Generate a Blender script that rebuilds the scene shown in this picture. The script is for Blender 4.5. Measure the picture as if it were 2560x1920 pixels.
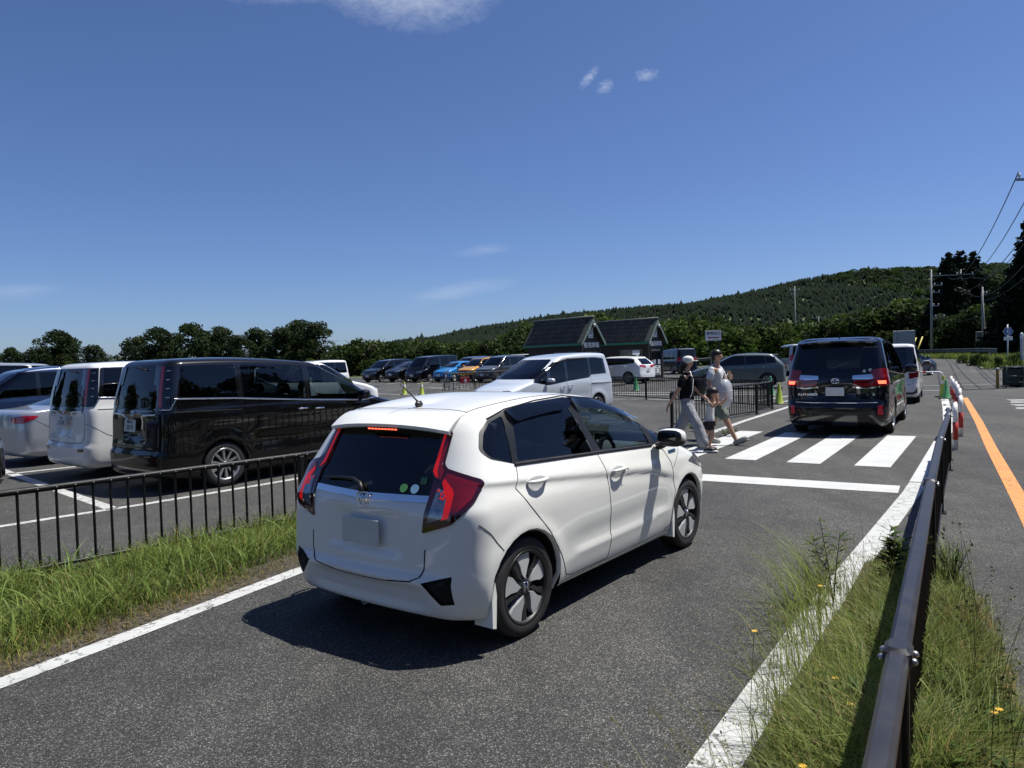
import bpy, bmesh, math, random
import numpy as np
from mathutils import Vector, Matrix
from mathutils.bvhtree import BVHTree
from mathutils.kdtree import KDTree

for o in list(bpy.data.objects):
    bpy.data.objects.remove(o, do_unlink=True)
SC = bpy.context.scene
COL = SC.collection
rnd = random.Random(7)
NP = np.random.default_rng(11)
PI = math.pi

# ------------------------------------------------------------------ camera
EYE = 1.68
pitch = math.atan(58 / 1800.0)
roll = math.radians(1.7)
fwd = Vector((0, math.cos(pitch), -math.sin(pitch)))
upv = Vector((0, math.sin(pitch), math.cos(pitch)))
rgt = Vector((1, 0, 0))
U_ = upv * math.cos(roll) + rgt * math.sin(roll)
R_ = rgt * math.cos(roll) - upv * math.sin(roll)
cam_d = bpy.data.cameras.new('camera')
cam_d.sensor_width = 36.0
cam_d.lens = 36.0 * 1800 / 2560
cam_d.clip_start = 0.05
cam_d.clip_end = 6000
cam = bpy.data.objects.new('camera', cam_d)
COL.objects.link(cam)
cam.matrix_world = Matrix(((R_.x, U_.x, -fwd.x, 0), (R_.y, U_.y, -fwd.y, 0), (R_.z, U_.z, -fwd.z, EYE), (0, 0, 0, 1)))
SC.camera = cam

# ------------------------------------------------------------------ light
SUN_AZ = math.radians(74)      # from +Y towards +X
SUN_EL = math.radians(65)
sd = Vector((math.sin(SUN_AZ) * math.cos(SUN_EL), math.cos(SUN_AZ) * math.cos(SUN_EL), math.sin(SUN_EL)))
sl = bpy.data.lights.new('sun', 'SUN')
sl.energy = 5.0
sl.angle = math.radians(0.53)
sl.color = (1.0, 0.97, 0.905)
so = bpy.data.objects.new('sun', sl)
COL.objects.link(so)
so.rotation_euler = sd.to_track_quat('Z', 'Y').to_euler()

W = bpy.data.worlds.new('World')
SC.world = W
W.use_nodes = True
wn, wl = W.node_tree.nodes, W.node_tree.links
wn.clear()
w_out = wn.new('ShaderNodeOutputWorld')
w_bg = wn.new('ShaderNodeBackground')
w_bg.inputs['Strength'].default_value = 0.0705
sky = wn.new('ShaderNodeTexSky')
sky.sky_type = 'NISHITA'
sky.sun_disc = False
sky.sun_elevation = SUN_EL
sky.sun_rotation = SUN_AZ
sky.altitude = 200
sky.air_density = 0.85
sky.dust_density = 0.7
sky.ozone_density = 6.0
tc = wn.new('ShaderNodeTexCoord')
sep = wn.new('ShaderNodeSeparateXYZ')
wl.new(tc.outputs['Generated'], sep.inputs[0])
def wm(op, a, b=None, clamp=False):
    n = wn.new('ShaderNodeMath'); n.operation = op; n.use_clamp = clamp
    for i, v in enumerate((a, b)):
        if v is None: continue
        if isinstance(v, (int, float)): n.inputs[i].default_value = v
        else: wl.new(v, n.inputs[i])
    return n.outputs[0]
ysafe = wm('MAXIMUM', sep.outputs['Y'], 0.05)
gx = wm('DIVIDE', sep.outputs['X'], ysafe)
gz = wm('DIVIDE', sep.outputs['Z'], ysafe)
comb = wn.new('ShaderNodeCombineXYZ')
wl.new(gx, comb.inputs[0]); wl.new(gz, comb.inputs[1])
def wnoise(scale, detail, rough, sx=1.0, sy=1.0, rot=0.0, dist=0.0):
    mp = wn.new('ShaderNodeMapping')
    mp.inputs['Scale'].default_value = (sx, sy, 1); mp.inputs['Rotation'].default_value = (0, 0, rot)
    wl.new(comb.outputs[0], mp.inputs[0])
    n = wn.new('ShaderNodeTexNoise')
    n.inputs['Scale'].default_value = scale; n.inputs['Detail'].default_value = detail
    n.inputs['Roughness'].default_value = rough; n.inputs['Distortion'].default_value = dist
    wl.new(mp.outputs[0], n.inputs['Vector'])
    return n.outputs['Fac']
def blob(cx, cz, rx, rz, ang=0.0):
    ca, sa = math.cos(ang), math.sin(ang)
    dx = wm('SUBTRACT', gx, cx); dz = wm('SUBTRACT', gz, cz)
    a = wm('DIVIDE', wm('ADD', wm('MULTIPLY', dx, ca), wm('MULTIPLY', dz, sa)), rx)
    b = wm('DIVIDE', wm('SUBTRACT', wm('MULTIPLY', dz, ca), wm('MULTIPLY', dx, sa)), rz)
    r2 = wm('ADD', wm('MULTIPLY', a, a), wm('MULTIPLY', b, b))
    return wm('SUBTRACT', 1.0, wm('SQRT', r2), True)
n_f = wnoise(44, 6, 0.68, 1.0, 1.5, 0.3, 0.4)
n_m = wnoise(7, 4, 0.6, 1.0, 1.4)
n_s = wnoise(13, 6, 0.62, 0.35, 3.6, -0.17, 0.6)
def cloud(mask, noise, lo, hi, amt):
    v = wm('MULTIPLY', mask, wm('ADD', wm('MULTIPLY', noise, 1.6), -0.15))
    v = wm('DIVIDE', wm('SUBTRACT', v, lo), hi - lo, True)
    return wm('MULTIPLY', v, amt)
nn = wm('ADD', wm('MULTIPLY', n_f, 0.8), wm('MULTIPLY', n_m, 0.25))
big = wm('MAXIMUM', blob(-0.14, 0.556, 0.185, 0.120, -0.26), wm('MULTIPLY', blob(-0.34, 0.552, 0.22, 0.068, -0.1), 0.8))
n_p = wnoise(85, 6, 0.72, 1.0, 1.6, 0.8, 1.2)
parts_c = [cloud(big, nn, 0.10, 0.58, 0.66),
           cloud(blob(0.118, 0.385, 0.035, 0.012, 0.85), n_p, 0.26, 0.9, 0.6),
           cloud(blob(0.140, 0.372, 0.022, 0.016, 0.5), n_p, 0.24, 0.9, 0.45),
           cloud(blob(0.197, 0.386, 0.030, 0.014, 0.1), n_p, 0.22, 0.85, 0.5),
           cloud(blob(0.30, 0.50, 0.05, 0.02, 0.2), n_p, 0.24, 0.9, 0.3),
           cloud(blob(-0.06, 0.10, 0.13, 0.020, 0.16), n_s, 0.20, 0.9, 0.34),
           cloud(blob(-0.03, 0.155, 0.07, 0.014, 0.14), n_s, 0.20, 0.9, 0.24),
           cloud(blob(-0.68, 0.115, 0.10, 0.02, 0.0), n_s, 0.20, 0.9, 0.22)]
csum = parts_c[0]
for p_ in parts_c[1:]:
    csum = wm('ADD', csum, p_, True)
csum = wm('MULTIPLY', csum, wm('GREATER_THAN', sep.outputs['Y'], 0.06))
mixc = wn.new('ShaderNodeMix'); mixc.data_type = 'RGBA'
wl.new(csum, mixc.inputs['Factor'])
wb = wn.new('ShaderNodeMix'); wb.data_type = 'RGBA'; wb.blend_type = 'MULTIPLY'; wb.inputs['Factor'].default_value = 1.0
wb.inputs['B'].default_value = (0.885, 0.945, 1.15, 1)     # the camera's white balance is on the cool side
wl.new(sky.outputs[0], wb.inputs['A'])
wl.new(wb.outputs['Result'], mixc.inputs['A'])
mixc.inputs['B'].default_value = (7.6, 8.4, 9.8, 1)
wl.new(mixc.outputs['Result'], w_bg.inputs['Color'])
wl.new(w_bg.outputs[0], w_out.inputs[0])

vs = SC.view_settings
vs.view_transform = 'Standard'; vs.look = 'None'; vs.gamma = 1.0; vs.exposure = 0.42; vs.use_curve_mapping = False
SC.cycles.max_bounces = 8
SC.cycles.transparent_max_bounces = 16

# ------------------------------------------------------------------ helpers
def tag(o, label=None, cat=None, group=None, kind=None):
    if label: o['label'] = label
    if cat: o['category'] = cat
    if group: o['group'] = group
    if kind: o['kind'] = kind
    return o

def empty(name, loc=(0, 0, 0), rz=0.0, sc=1.0, parent=None):
    o = bpy.data.objects.new(name, None)
    o.empty_display_size = 0.2
    COL.objects.link(o)
    o.location = loc; o.rotation_euler = (0, 0, rz); o.scale = (sc, sc, sc)
    if parent: o.parent = parent
    return o

def link(name, me, parent=None, loc=None, rot=None):
    o = bpy.data.objects.new(name, me)
    COL.objects.link(o)
    if parent: o.parent = parent
    if loc is not None: o.location = loc
    if rot is not None: o.rotation_euler = rot
    return o

def mesh(name, verts, faces, mat, smooth=False):
    me = bpy.data.meshes.new(name)
    me.from_pydata([tuple(v) for v in verts], [], [tuple(f) for f in faces])
    if isinstance(mat, (list, tuple)):
        for m in mat: me.materials.append(m)
    else:
        me.materials.append(mat)
    if smooth: me.shade_smooth()
    me.update()
    return me

def np_mesh(name, V, F, mat, smooth=False, col=None):
    """V (n,3), F (m,3 or 4) numpy -> mesh, fast"""
    me = bpy.data.meshes.new(name)
    n, k = F.shape
    me.vertices.add(len(V)); me.vertices.foreach_set('co', np.ascontiguousarray(V, dtype=np.float32).ravel())
    me.loops.add(n * k); me.loops.foreach_set('vertex_index', np.ascontiguousarray(F, dtype=np.int32).ravel())
    me.polygons.add(n)
    me.polygons.foreach_set('loop_start', np.arange(0, n * k, k, dtype=np.int32))
    me.polygons.foreach_set('loop_total', np.full(n, k, dtype=np.int32))
    if smooth: me.polygons.foreach_set('use_smooth', np.ones(n, dtype=bool))
    me.materials.append(mat)
    if col is not None:
        a = me.color_attributes.new('tint', 'FLOAT_COLOR', 'POINT')
        c4 = np.ones((len(V), 4), dtype=np.float32); c4[:, :3] = col
        a.data.foreach_set('color', c4.ravel())
    me.update(calc_edges=True)
    return me

class MB:
    """collects simple shapes into one mesh"""
    def __init__(s): s.v = []; s.f = []
    def add(s, vs_, fs_):
        b = len(s.v); s.v += [tuple(v) for v in vs_]; s.f += [tuple(i + b for i in f) for f in fs_]
    def box(s, c, d, rz=0.0, bev=0.0, M=None):
        cx, cy, cz = c; hx, hy, hz = d[0] / 2, d[1] / 2, d[2] / 2
        b = min(bev, hx * .9, hy * .9, hz * .9)
        if b <= 0:
            vs_ = [(x, y, z) for z in (-hz, hz) for y in (-hy, hy) for x in (-hx, hx)]
            fs_ = [(0, 2, 3, 1), (4, 5, 7, 6), (0, 1, 5, 4), (2, 6, 7, 3), (0, 4, 6, 2), (1, 3, 7, 5)]
        else:
            vs_ = []
            for z, i in ((-hz, b), (-hz + b, 0), (hz - b, 0), (hz, b)):
                X, Y = hx - i, hy - i; k = b
                if i: k = b * .5
                vs_ += [(-X + k, -Y, z), (X - k, -Y, z), (X, -Y + k, z), (X, Y - k, z), (X - k, Y, z), (-X + k, Y, z), (-X, Y - k, z), (-X, -Y + k, z)]
            fs_ = [tuple(range(7, -1, -1)), tuple(range(24, 32))]
            for r in range(3):
                for q in range(8):
                    fs_.append((r * 8 + q, r * 8 + (q + 1) % 8, r * 8 + 8 + (q + 1) % 8, r * 8 + 8 + q))
        ca, sa = math.cos(rz), math.sin(rz)
        if M is not None: vs_ = [tuple(M @ Vector(v)) for v in vs_]
        s.add([(cx + x * ca - y * sa, cy + x * sa + y * ca, cz + z) for x, y, z in vs_], fs_)
        return s
    def tube(s, pts, r, n=8, caps=True):
        pts = [Vector(p) for p in pts]; rr = r if isinstance(r, (list, tuple)) else [r] * len(pts)
        vs_ = []; fs_ = []; pu = None
        for i, p in enumerate(pts):
            t = (pts[min(i + 1, len(pts) - 1)] - pts[max(i - 1, 0)])
            t = t.normalized() if t.length > 1e-9 else Vector((0, 0, 1))
            a = pu if pu is not None else (Vector((0, 0, 1)) if abs(t.z) < .9 else Vector((1, 0, 0)))
            u = (a - t * a.dot(t)).normalized(); w = t.cross(u); pu = u
            for k in range(n):
                an = 2 * PI * k / n
                vs_.append(p + (u * math.cos(an) + w * math.sin(an)) * rr[i])
        for i in range(len(pts) - 1):
            for k in range(n):
                fs_.append((i * n + k, i * n + (k + 1) % n, (i + 1) * n + (k + 1) % n, (i + 1) * n + k))
        if caps:
            fs_.append(tuple(range(n - 1, -1, -1))); fs_.append(tuple((len(pts) - 1) * n + k for k in range(n)))
        s.add(vs_, fs_); return s
    def lathe(s, prof, n=24, c=(0, 0, 0), axis='Z', closed=False):
        vs_ = []; fs_ = []; m = len(prof)
        for k in range(n):
            a = 2 * PI * k / n
            for r, h in prof:
                if axis == 'Z': vs_.append((c[0] + r * math.cos(a), c[1] + r * math.sin(a), c[2] + h))
                elif axis == 'Y': vs_.append((c[0] + r * math.sin(a), c[1] + h, c[2] + r * math.cos(a)))
                else: vs_.append((c[0] + h, c[1] + r * math.cos(a), c[2] + r * math.sin(a)))
        mm = m if closed else m - 1
        for k in range(n):
            for j in range(mm):
                a, b = k * m + j, k * m + (j + 1) % m
                c2, d = ((k + 1) % n) * m + (j + 1) % m, ((k + 1) % n) * m + j
                fs_.append((a, d, c2, b))
        s.add(vs_, fs_); return s
    def prism(s, poly, d0, d1, axis='Y', bev=0.0):
        """poly 2D (a,b); extruded along axis from d0 to d1 (Y: poly=(x,z); X: poly=(y,z); Z: poly=(x,y))"""
        n = len(poly)
        def P(a, b, d): return (a, d, b) if axis == 'Y' else ((d, a, b) if axis == 'X' else (a, b, d))
        vs_ = [P(a, b, d0) for a, b in poly] + [P(a, b, d1) for a, b in poly]
        fs_ = [tuple(range(n - 1, -1, -1)), tuple(range(n, 2 * n))] + [(i, (i + 1) % n, n + (i + 1) % n, n + i) for i in range(n)]
        s.add(vs_, fs_); return s
    def ell(s, c, r, nu=12, nv=8, p=2.0, M=None):
        vs_ = []; fs_ = []
        def sp(v): return math.copysign(abs(v) ** (2 / p), v)
        for j in range(nv + 1):
            th = -PI / 2 + PI * j / nv
            for i in range(nu):
                ph = 2 * PI * i / nu
                q = Vector((r[0] * sp(math.cos(th)) * sp(math.cos(ph)), r[1] * sp(math.cos(th)) * sp(math.sin(ph)), r[2] * sp(math.sin(th))))
                if M is not None: q = M @ q
                vs_.append((c[0] + q.x, c[1] + q.y, c[2] + q.z))
        for j in range(nv):
            for i in range(nu):
                fs_.append((j * nu + i, j * nu + (i + 1) % nu, (j + 1) * nu + (i + 1) % nu, (j + 1) * nu + i))
        s.add(vs_, fs_); return s
    def me(s, name, mat, smooth=False, fix=True):
        m = mesh(name, s.v, s.f, mat, smooth)
        if fix:
            bm = bmesh.new(); bm.from_mesh(m)
            bmesh.ops.recalc_face_normals(bm, faces=bm.faces)
            bm.to_mesh(m); bm.free()
        if smooth == 'auto':
            m.shade_smooth(); m.set_sharp_from_angle(angle=math.radians(38))
        return m
    def build(s, name, mat, parent=None, smooth=False, loc=None, rot=None):
        return link(name, s.me(name, mat, smooth), parent, loc, rot)

def text_me(body, size, mat, depth=0.002, bold=0.0, sx=1.0):
    c = bpy.data.curves.new('txt', 'FONT')
    c.body = body; c.size = size; c.extrude = depth / 2; c.align_x = 'CENTER'; c.align_y = 'CENTER'; c.resolution_u = 3
    c.offset = bold
    o = bpy.data.objects.new('txt', c); COL.objects.link(o)
    dg = bpy.context.evaluated_depsgraph_get()
    m = bpy.data.meshes.new_from_object(o.evaluated_get(dg))
    bpy.data.objects.remove(o, do_unlink=True)
    m.materials.clear(); m.materials.append(mat)
    if sx != 1.0:
        for v in m.vertices: v.co.x *= sx
    return m

def face_rot(nrm, up=(0, 0, 1)):
    """euler for a mesh drawn in XY so that its +Z looks along nrm and its +Y is up"""
    z = Vector(nrm).normalized(); x = Vector(up).cross(z).normalized(); y = z.cross(x)
    return Matrix((x, y, z)).transposed().to_euler()

# ------------------------------------------------------------------ materials
def newmat(name):
    m = bpy.data.materials.new(name); m.use_nodes = True
    nt = m.node_tree
    return m, nt, nt.nodes['Principled BSDF'], nt.nodes['Material Output']
def nd(nt, typ, **kw):
    n = nt.nodes.new(typ)
    for k, v in kw.items():
        if k in n.inputs.keys(): n.inputs[k].default_value = v
        else: setattr(n, k, v)
    return n
def ramp(nt, src, stops):
    r = nt.nodes.new('ShaderNodeValToRGB')
    e = r.color_ramp.elements
    while len(e) < len(stops): e.new(0.5)
    for i, (p, c) in enumerate(stops):
        e[i].position = p; e[i].color = (*c, 1) if len(c) == 3 else c
    nt.links.new(src, r.inputs[0]); return r.outputs[0]
def pos_of(nt, kind='Object'):
    t = nt.nodes.new('ShaderNodeTexCoord'); return t.outputs[kind]
def noise(nt, vec, scale, detail=3, rough=.55, dist=0.0):
    n = nd(nt, 'ShaderNodeTexNoise', Scale=scale, Detail=detail, Roughness=rough, Distortion=dist)
    nt.links.new(vec, n.inputs['Vector']); return n.outputs['Fac']
def bump(nt, b, h, strength, dist=.01):
    n = nd(nt, 'ShaderNodeBump', Strength=strength, Distance=dist)
    nt.links.new(h, n.inputs['Height']); nt.links.new(n.outputs[0], b.inputs['Normal'])

def plain(name, col, rough=.5, metal=0.0, coat=0.0, var=0.12, scale=6.0, spec=.5, bmp=0.0, emit=None):
    """a surface with slight unevenness of colour and gloss"""
    m, nt, b, o = newmat(name)
    v = pos_of(nt)
    f = noise(nt, v, scale, 5, .6)
    lo = tuple(c * (1 - var) for c in col); hi = tuple(min(1, c * (1 + var)) for c in col)
    nt.links.new(ramp(nt, f, [(.3, lo), (.7, hi)]), b.inputs['Base Color'])
    rr = ramp(nt, f, [(.3, (max(0, rough * .85),) * 3), (.7, (min(1, rough * 1.15),) * 3)])
    nt.links.new(rr, b.inputs['Roughness'])
    b.inputs['Metallic'].default_value = metal; b.inputs['Coat Weight'].default_value = coat
    b.inputs['Coat Roughness'].default_value = .04; b.inputs['Specular IOR Level'].default_value = spec
    if bmp: bump(nt, b, noise(nt, v, scale * 12, 4), bmp, .004)
    if emit:
        b.inputs['Emission Color'].default_value = (*emit[0], 1); b.inputs['Emission Strength'].default_value = emit[1]
    return m

def paint(name, col, metal=0.0, rough=.42, dust=.04):
    m, nt, b, o = newmat(name)
    v = pos_of(nt)
    sepn = nt.nodes.new('ShaderNodeSeparateXYZ'); nt.links.new(v, sepn.inputs[0])
    f = noise(nt, v, 3.0, 6, .65)
    # road film on the lowest panels
    low = nd(nt, 'ShaderNodeMapRange'); low.inputs['From Min'].default_value = .22; low.inputs['From Max'].default_value = .55
    low.inputs['To Min'].default_value = 1; low.inputs['To Max'].default_value = .15
    nt.links.new(sepn.outputs['Z'], low.inputs['Value'])
    mu = nd(nt, 'ShaderNodeMath', operation='MULTIPLY'); nt.links.new(f, mu.inputs[0]); nt.links.new(low.outputs[0], mu.inputs[1])
    mu2 = nd(nt, 'ShaderNodeMath', operation='MULTIPLY'); nt.links.new(mu.outputs[0], mu2.inputs[0]); mu2.inputs[1].default_value = dust * 4
    mx = nt.nodes.new('ShaderNodeMix'); mx.data_type = 'RGBA'
    nt.links.new(mu2.outputs[0], mx.inputs['Factor']); mx.inputs['A'].default_value = (*col, 1); mx.inputs['B'].default_value = (.22, .20, .17, 1)
    nt.links.new(mx.outputs['Result'], b.inputs['Base Color'])
    b.inputs['Metallic'].default_value = metal; b.inputs['Roughness'].default_value = rough
    b.inputs['Specular IOR Level'].default_value = 0.05 if metal == 0 else 0.3
    b.inputs['Coat Weight'].default_value = 1.0
    cr = nd(nt, 'ShaderNodeMath', operation='MULTIPLY_ADD'); nt.links.new(mu.outputs[0], cr.inputs[0]); cr.inputs[1].default_value = .25; cr.inputs[2].default_value = .015
    nt.links.new(cr.outputs[0], b.inputs['Coat Roughness'])
    return m

def glassmat(name, tint, refl=1.0):
    """thin car glass: tinted see-through plus mirror reflection by angle"""
    m, nt, b, o = newmat(name); nt.nodes.remove(b)
    g = nt.nodes.new('ShaderNodeNewGeometry')
    dt = nd(nt, 'ShaderNodeVectorMath', operation='DOT_PRODUCT')
    nt.links.new(g.outputs['Normal'], dt.inputs[0]); nt.links.new(g.outputs['Incoming'], dt.inputs[1])
    ab = nd(nt, 'ShaderNodeMath', operation='ABSOLUTE'); nt.links.new(dt.outputs['Value'], ab.inputs[0])
    iv = nd(nt, 'ShaderNodeMath', operation='SUBTRACT'); iv.inputs[0].default_value = 1; nt.links.new(ab.outputs[0], iv.inputs[1])
    pw = nd(nt, 'ShaderNodeMath', operation='POWER'); nt.links.new(iv.outputs[0], pw.inputs[0]); pw.inputs[1].default_value = 5
    ma = nd(nt, 'ShaderNodeMath', operation='MULTIPLY_ADD'); nt.links.new(pw.outputs[0], ma.inputs[0]); ma.inputs[1].default_value = .93 * refl; ma.inputs[2].default_value = .05 * refl
    tr = nd(nt, 'ShaderNodeBsdfTransparent'); tr.inputs[0].default_value = (*tint, 1)
    gl = nd(nt, 'ShaderNodeBsdfGlossy'); gl.inputs['Roughness'].default_value = .005; gl.inputs[0].default_value = (.95, .97, 1, 1)
    ms = nt.nodes.new('ShaderNodeMixShader')
    nt.links.new(ma.outputs[0], ms.inputs[0]); nt.links.new(tr.outputs[0], ms.inputs[1]); nt.links.new(gl.outputs[0], ms.inputs[2])
    nt.links.new(ms.outputs[0], o.inputs[0])
    return m

def leafmat(name, dark, light, trans=.35, attr=True, rough=.65, spec=.12):
    m, nt, b, o = newmat(name)
    f = noise(nt, pos_of(nt), .9, 4, .6)
    c = ramp(nt, f, [(.3, dark), (.72, light)])
    if attr:
        at = nd(nt, 'ShaderNodeAttribute', attribute_name='tint')
        mx = nt.nodes.new('ShaderNodeMix'); mx.data_type = 'RGBA'; mx.blend_type = 'MULTIPLY'; mx.inputs['Factor'].default_value = 1
        nt.links.new(c, mx.inputs['A']); nt.links.new(at.outputs['Color'], mx.inputs['B']); c = mx.outputs['Result']
    nt.links.new(c, b.inputs['Base Color']); b.inputs['Roughness'].default_value = rough; b.inputs['Specular IOR Level'].default_value = spec
    tl = nt.nodes.new('ShaderNodeBsdfTranslucent'); nt.links.new(c, tl.inputs[0])
    ms = nt.nodes.new('ShaderNodeMixShader'); ms.inputs[0].default_value = trans
    nt.links.new(b.outputs[0], ms.inputs[1]); nt.links.new(tl.outputs[0], ms.inputs[2]); nt.links.new(ms.outputs[0], o.inputs[0])
    return m

def asphalt_color(nt, v):
    big = noise(nt, v, .35, 3, .6)
    mid = noise(nt, v, 3.5, 3, .65)
    vo = nd(nt, 'ShaderNodeTexVoronoi', Scale=185.0); nt.links.new(v, vo.inputs['Vector'])
    fine = noise(nt, v, 60, 1, .7)
    # stones: random light or dark cell
    hs = nt.nodes.new('ShaderNodeSeparateColor'); nt.links.new(vo.outputs['Color'], hs.inputs[0])
    st = ramp(nt, hs.outputs[0], [(.0, (.034, .0338, .033)), (.45, (.051, .0505, .049)), (.70, (.080, .079, .076)), (.88, (.155, .153, .146)), (1, (.36, .355, .34))])
    gap = ramp(nt, vo.outputs['Distance'], [(.2, (1, 1, 1)), (.75, (.45, .45, .45))])
    m1 = nt.nodes.new('ShaderNodeMix'); m1.data_type = 'RGBA'; m1.blend_type = 'MULTIPLY'; m1.inputs['Factor'].default_value = 1
    nt.links.new(st, m1.inputs['A']); nt.links.new(gap, m1.inputs['B'])
    mp = nt.nodes.new('ShaderNodeMapping'); mp.inputs['Rotation'].default_value = (0, 0, math.radians(33)); mp.inputs['Scale'].default_value = (1.5, .10, 1)
    nt.links.new(v, mp.inputs[0]); trk = ramp(nt, noise(nt, mp.outputs[0], 1.0, 3, .6), [(.35, (.80, .80, .80)), (.62, (1.12, 1.12, 1.11))])
    mt_ = nt.nodes.new('ShaderNodeMix'); mt_.data_type = 'RGBA'; mt_.blend_type = 'MULTIPLY'; mt_.inputs['Factor'].default_value = 1
    nt.links.new(m1.outputs['Result'], mt_.inputs['A']); nt.links.new(trk, mt_.inputs['B']); m1 = mt_
    g2 = ramp(nt, mid, [(.3, (.78, .78, .79)), (.7, (1.15, 1.14, 1.12))])
    g3 = ramp(nt, big, [(.3, (.76, .76, .77)), (.7, (1.22, 1.21, 1.18))])
    m2 = nt.nodes.new('ShaderNodeMix'); m2.data_type = 'RGBA'; m2.blend_type = 'MULTIPLY'; m2.inputs['Factor'].default_value = 1
    nt.links.new(m1.outputs['Result'], m2.inputs['A']); nt.links.new(g2, m2.inputs['B'])
    m3 = nt.nodes.new('ShaderNodeMix'); m3.data_type = 'RGBA'; m3.blend_type = 'MULTIPLY'; m3.inputs['Factor'].default_value = 1
    nt.links.new(m2.outputs['Result'], m3.inputs['A']); nt.links.new(g3, m3.inputs['B'])
    ht = nd(nt, 'ShaderNodeMath', operation='MULTIPLY_ADD'); nt.links.new(vo.outputs['Distance'], ht.inputs[0]); ht.inputs[1].default_value = -1.0; nt.links.new(fine, ht.inputs[2])
    return m3.outputs['Result'], ht.outputs[0]

def asphalt(name, lift=1.0):
    m, nt, b, o = newmat(name); v = pos_of(nt)
    c, h = asphalt_color(nt, v)
    g = nt.nodes.new('ShaderNodeMix'); g.data_type = 'RGBA'; g.blend_type = 'MULTIPLY'; g.inputs['Factor'].default_value = 1
    nt.links.new(c, g.inputs['A']); g.inputs['B'].default_value = (lift, lift, lift * .99, 1)
    nt.links.new(g.outputs['Result'], b.inputs['Base Color'])
    b.inputs['Roughness'].default_value = .78; b.inputs['Specular IOR Level'].default_value = .35
    bump(nt, b, h, .55, .006)
    return m

def roadpaint(name, col, wear=.5, crack=True):
    """thermoplastic paint, cracked and worn through to the asphalt"""
    m, nt, b, o = newmat(name); v = pos_of(nt)
    c, h = asphalt_color(nt, v)
    n1 = noise(nt, v, 9, 6, .7); n2 = noise(nt, v, 55, 4, .7)
    vo = nd(nt, 'ShaderNodeTexVoronoi', Scale=7.0, feature='DISTANCE_TO_EDGE')
    wv = nd(nt, 'ShaderNodeMix', data_type='VECTOR'); wv.inputs['Factor'].default_value = .12
    nt.links.new(v, wv.inputs['A']); nz = nd(nt, 'ShaderNodeTexNoise', Scale=14.0, Detail=3.0); nt.links.new(v, nz.inputs['Vector']); nt.links.new(nz.outputs['Color'], wv.inputs['B'])
    nt.links.new(wv.outputs['Result'], vo.inputs['Vector'])
    ck = ramp(nt, vo.outputs['Distance'], [(.0, (1, 1, 1)), (.045, (0, 0, 0))])
    add = nd(nt, 'ShaderNodeMath', operation='MULTIPLY_ADD'); nt.links.new(n2, add.inputs[0]); add.inputs[1].default_value = .45; nt.links.new(n1, add.inputs[2])
    wr = ramp(nt, add.outputs[0], [(1.02 - .3 * wear, (0, 0, 0)), (1.08 - .3 * wear, (1, 1, 1))])
    mxm = nd(nt, 'ShaderNodeMath', operation='MULTIPLY_ADD')
    ck2 = nd(nt, 'ShaderNodeMath', operation='MULTIPLY'); nt.links.new(ck, ck2.inputs[0])
    gate = ramp(nt, n1, [(.38, (0, 0, 0)), (.48, (1, 1, 1))]); nt.links.new(gate, ck2.inputs[1])
    nt.links.new(ck2.outputs[0], mxm.inputs[0]); mxm.inputs[1].default_value = (.8 if crack else 0); nt.links.new(wr, mxm.inputs[2]); mxm.use_clamp = True
    dirt = ramp(nt, noise(nt, v, 2.2, 6, .7), [(.3, tuple(x * .80 for x in col)), (.65, col)])
    mx = nt.nodes.new('ShaderNodeMix'); mx.data_type = 'RGBA'
    nt.links.new(mxm.outputs[0], mx.inputs['Factor']); nt.links.new(dirt, mx.inputs['A']); nt.links.new(c, mx.inputs['B'])
    nt.links.new(mx.outputs['Result'], b.inputs['Base Color']); b.inputs['Roughness'].default_value = .65
    bump(nt, b, h, .25, .004)
    return m

M = {}
M['asphalt'] = asphalt('asphalt', 1.0)
M['white_line'] = roadpaint('road_paint_white', (.49, .495, .475), .6)
M['white_fresh'] = roadpaint('road_paint_fresh', (.53, .535, .52), .15, False)
M['orange_line'] = roadpaint('road_paint_orange', (.66, .27, .065), .45)
M['soil'] = plain('soil', (.060, .050, .038), .95, var=.6, scale=16, bmp=.9)
M['forest_floor'] = plain('forest_floor', (.018, .026, .014), .95, var=.4, scale=.05)
M['meadow'] = plain('meadow', (.06, .085, .028), .95, var=.45, scale=.6, bmp=.5)
M['black_metal'] = plain('black_powder_coat', (.008, .008, .009), .5, var=.25, scale=20, spec=.3)
M['brown_metal'] = plain('dark_bronze_coat', (.020, .019, .021), .40, var=.2, scale=8, spec=.55)
M['bolt'] = plain('zinc_bolt', (.35, .35, .36), .4, metal=.9)
M['chrome'] = plain('chrome', (.82, .83, .85), .07, metal=1.0, var=.04)
M['alloy'] = plain('alloy_silver', (.50, .51, .52), .28, metal=.85, var=.06)
M['alloy_dark'] = plain('alloy_dark', (.045, .045, .05), .35, metal=.5)
M['cover_grey'] = plain('wheel_cover_grey', (.46, .47, .48), .38, metal=.15, var=.06)
M['rubber'] = plain('tyre_rubber', (.016, .016, .017), .75, var=.3, scale=14, bmp=.3)
M['trim'] = plain('black_trim', (.010, .010, .011), .45, var=.2)
M['gloss_black'] = plain('gloss_black', (.006, .006, .007), .08, coat=1, var=.1)
M['gap'] = plain('panel_gap', (.004, .004, .004), .9)
M['under'] = plain('underbody', (.010, .010, .010), .9)
M['interior'] = plain('cabin_trim', (.030, .030, .034), .8, var=.3)
M['seat'] = plain('seat_fabric', (.045, .046, .05), .9, var=.3)
M['dash_grey'] = plain('dash_grey', (.11, .12, .13), .6)
M['glass_dark'] = glassmat('privacy_glass', (.035, .04, .05))
M['glass_mid'] = glassmat('green_glass', (.42, .50, .50))
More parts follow.
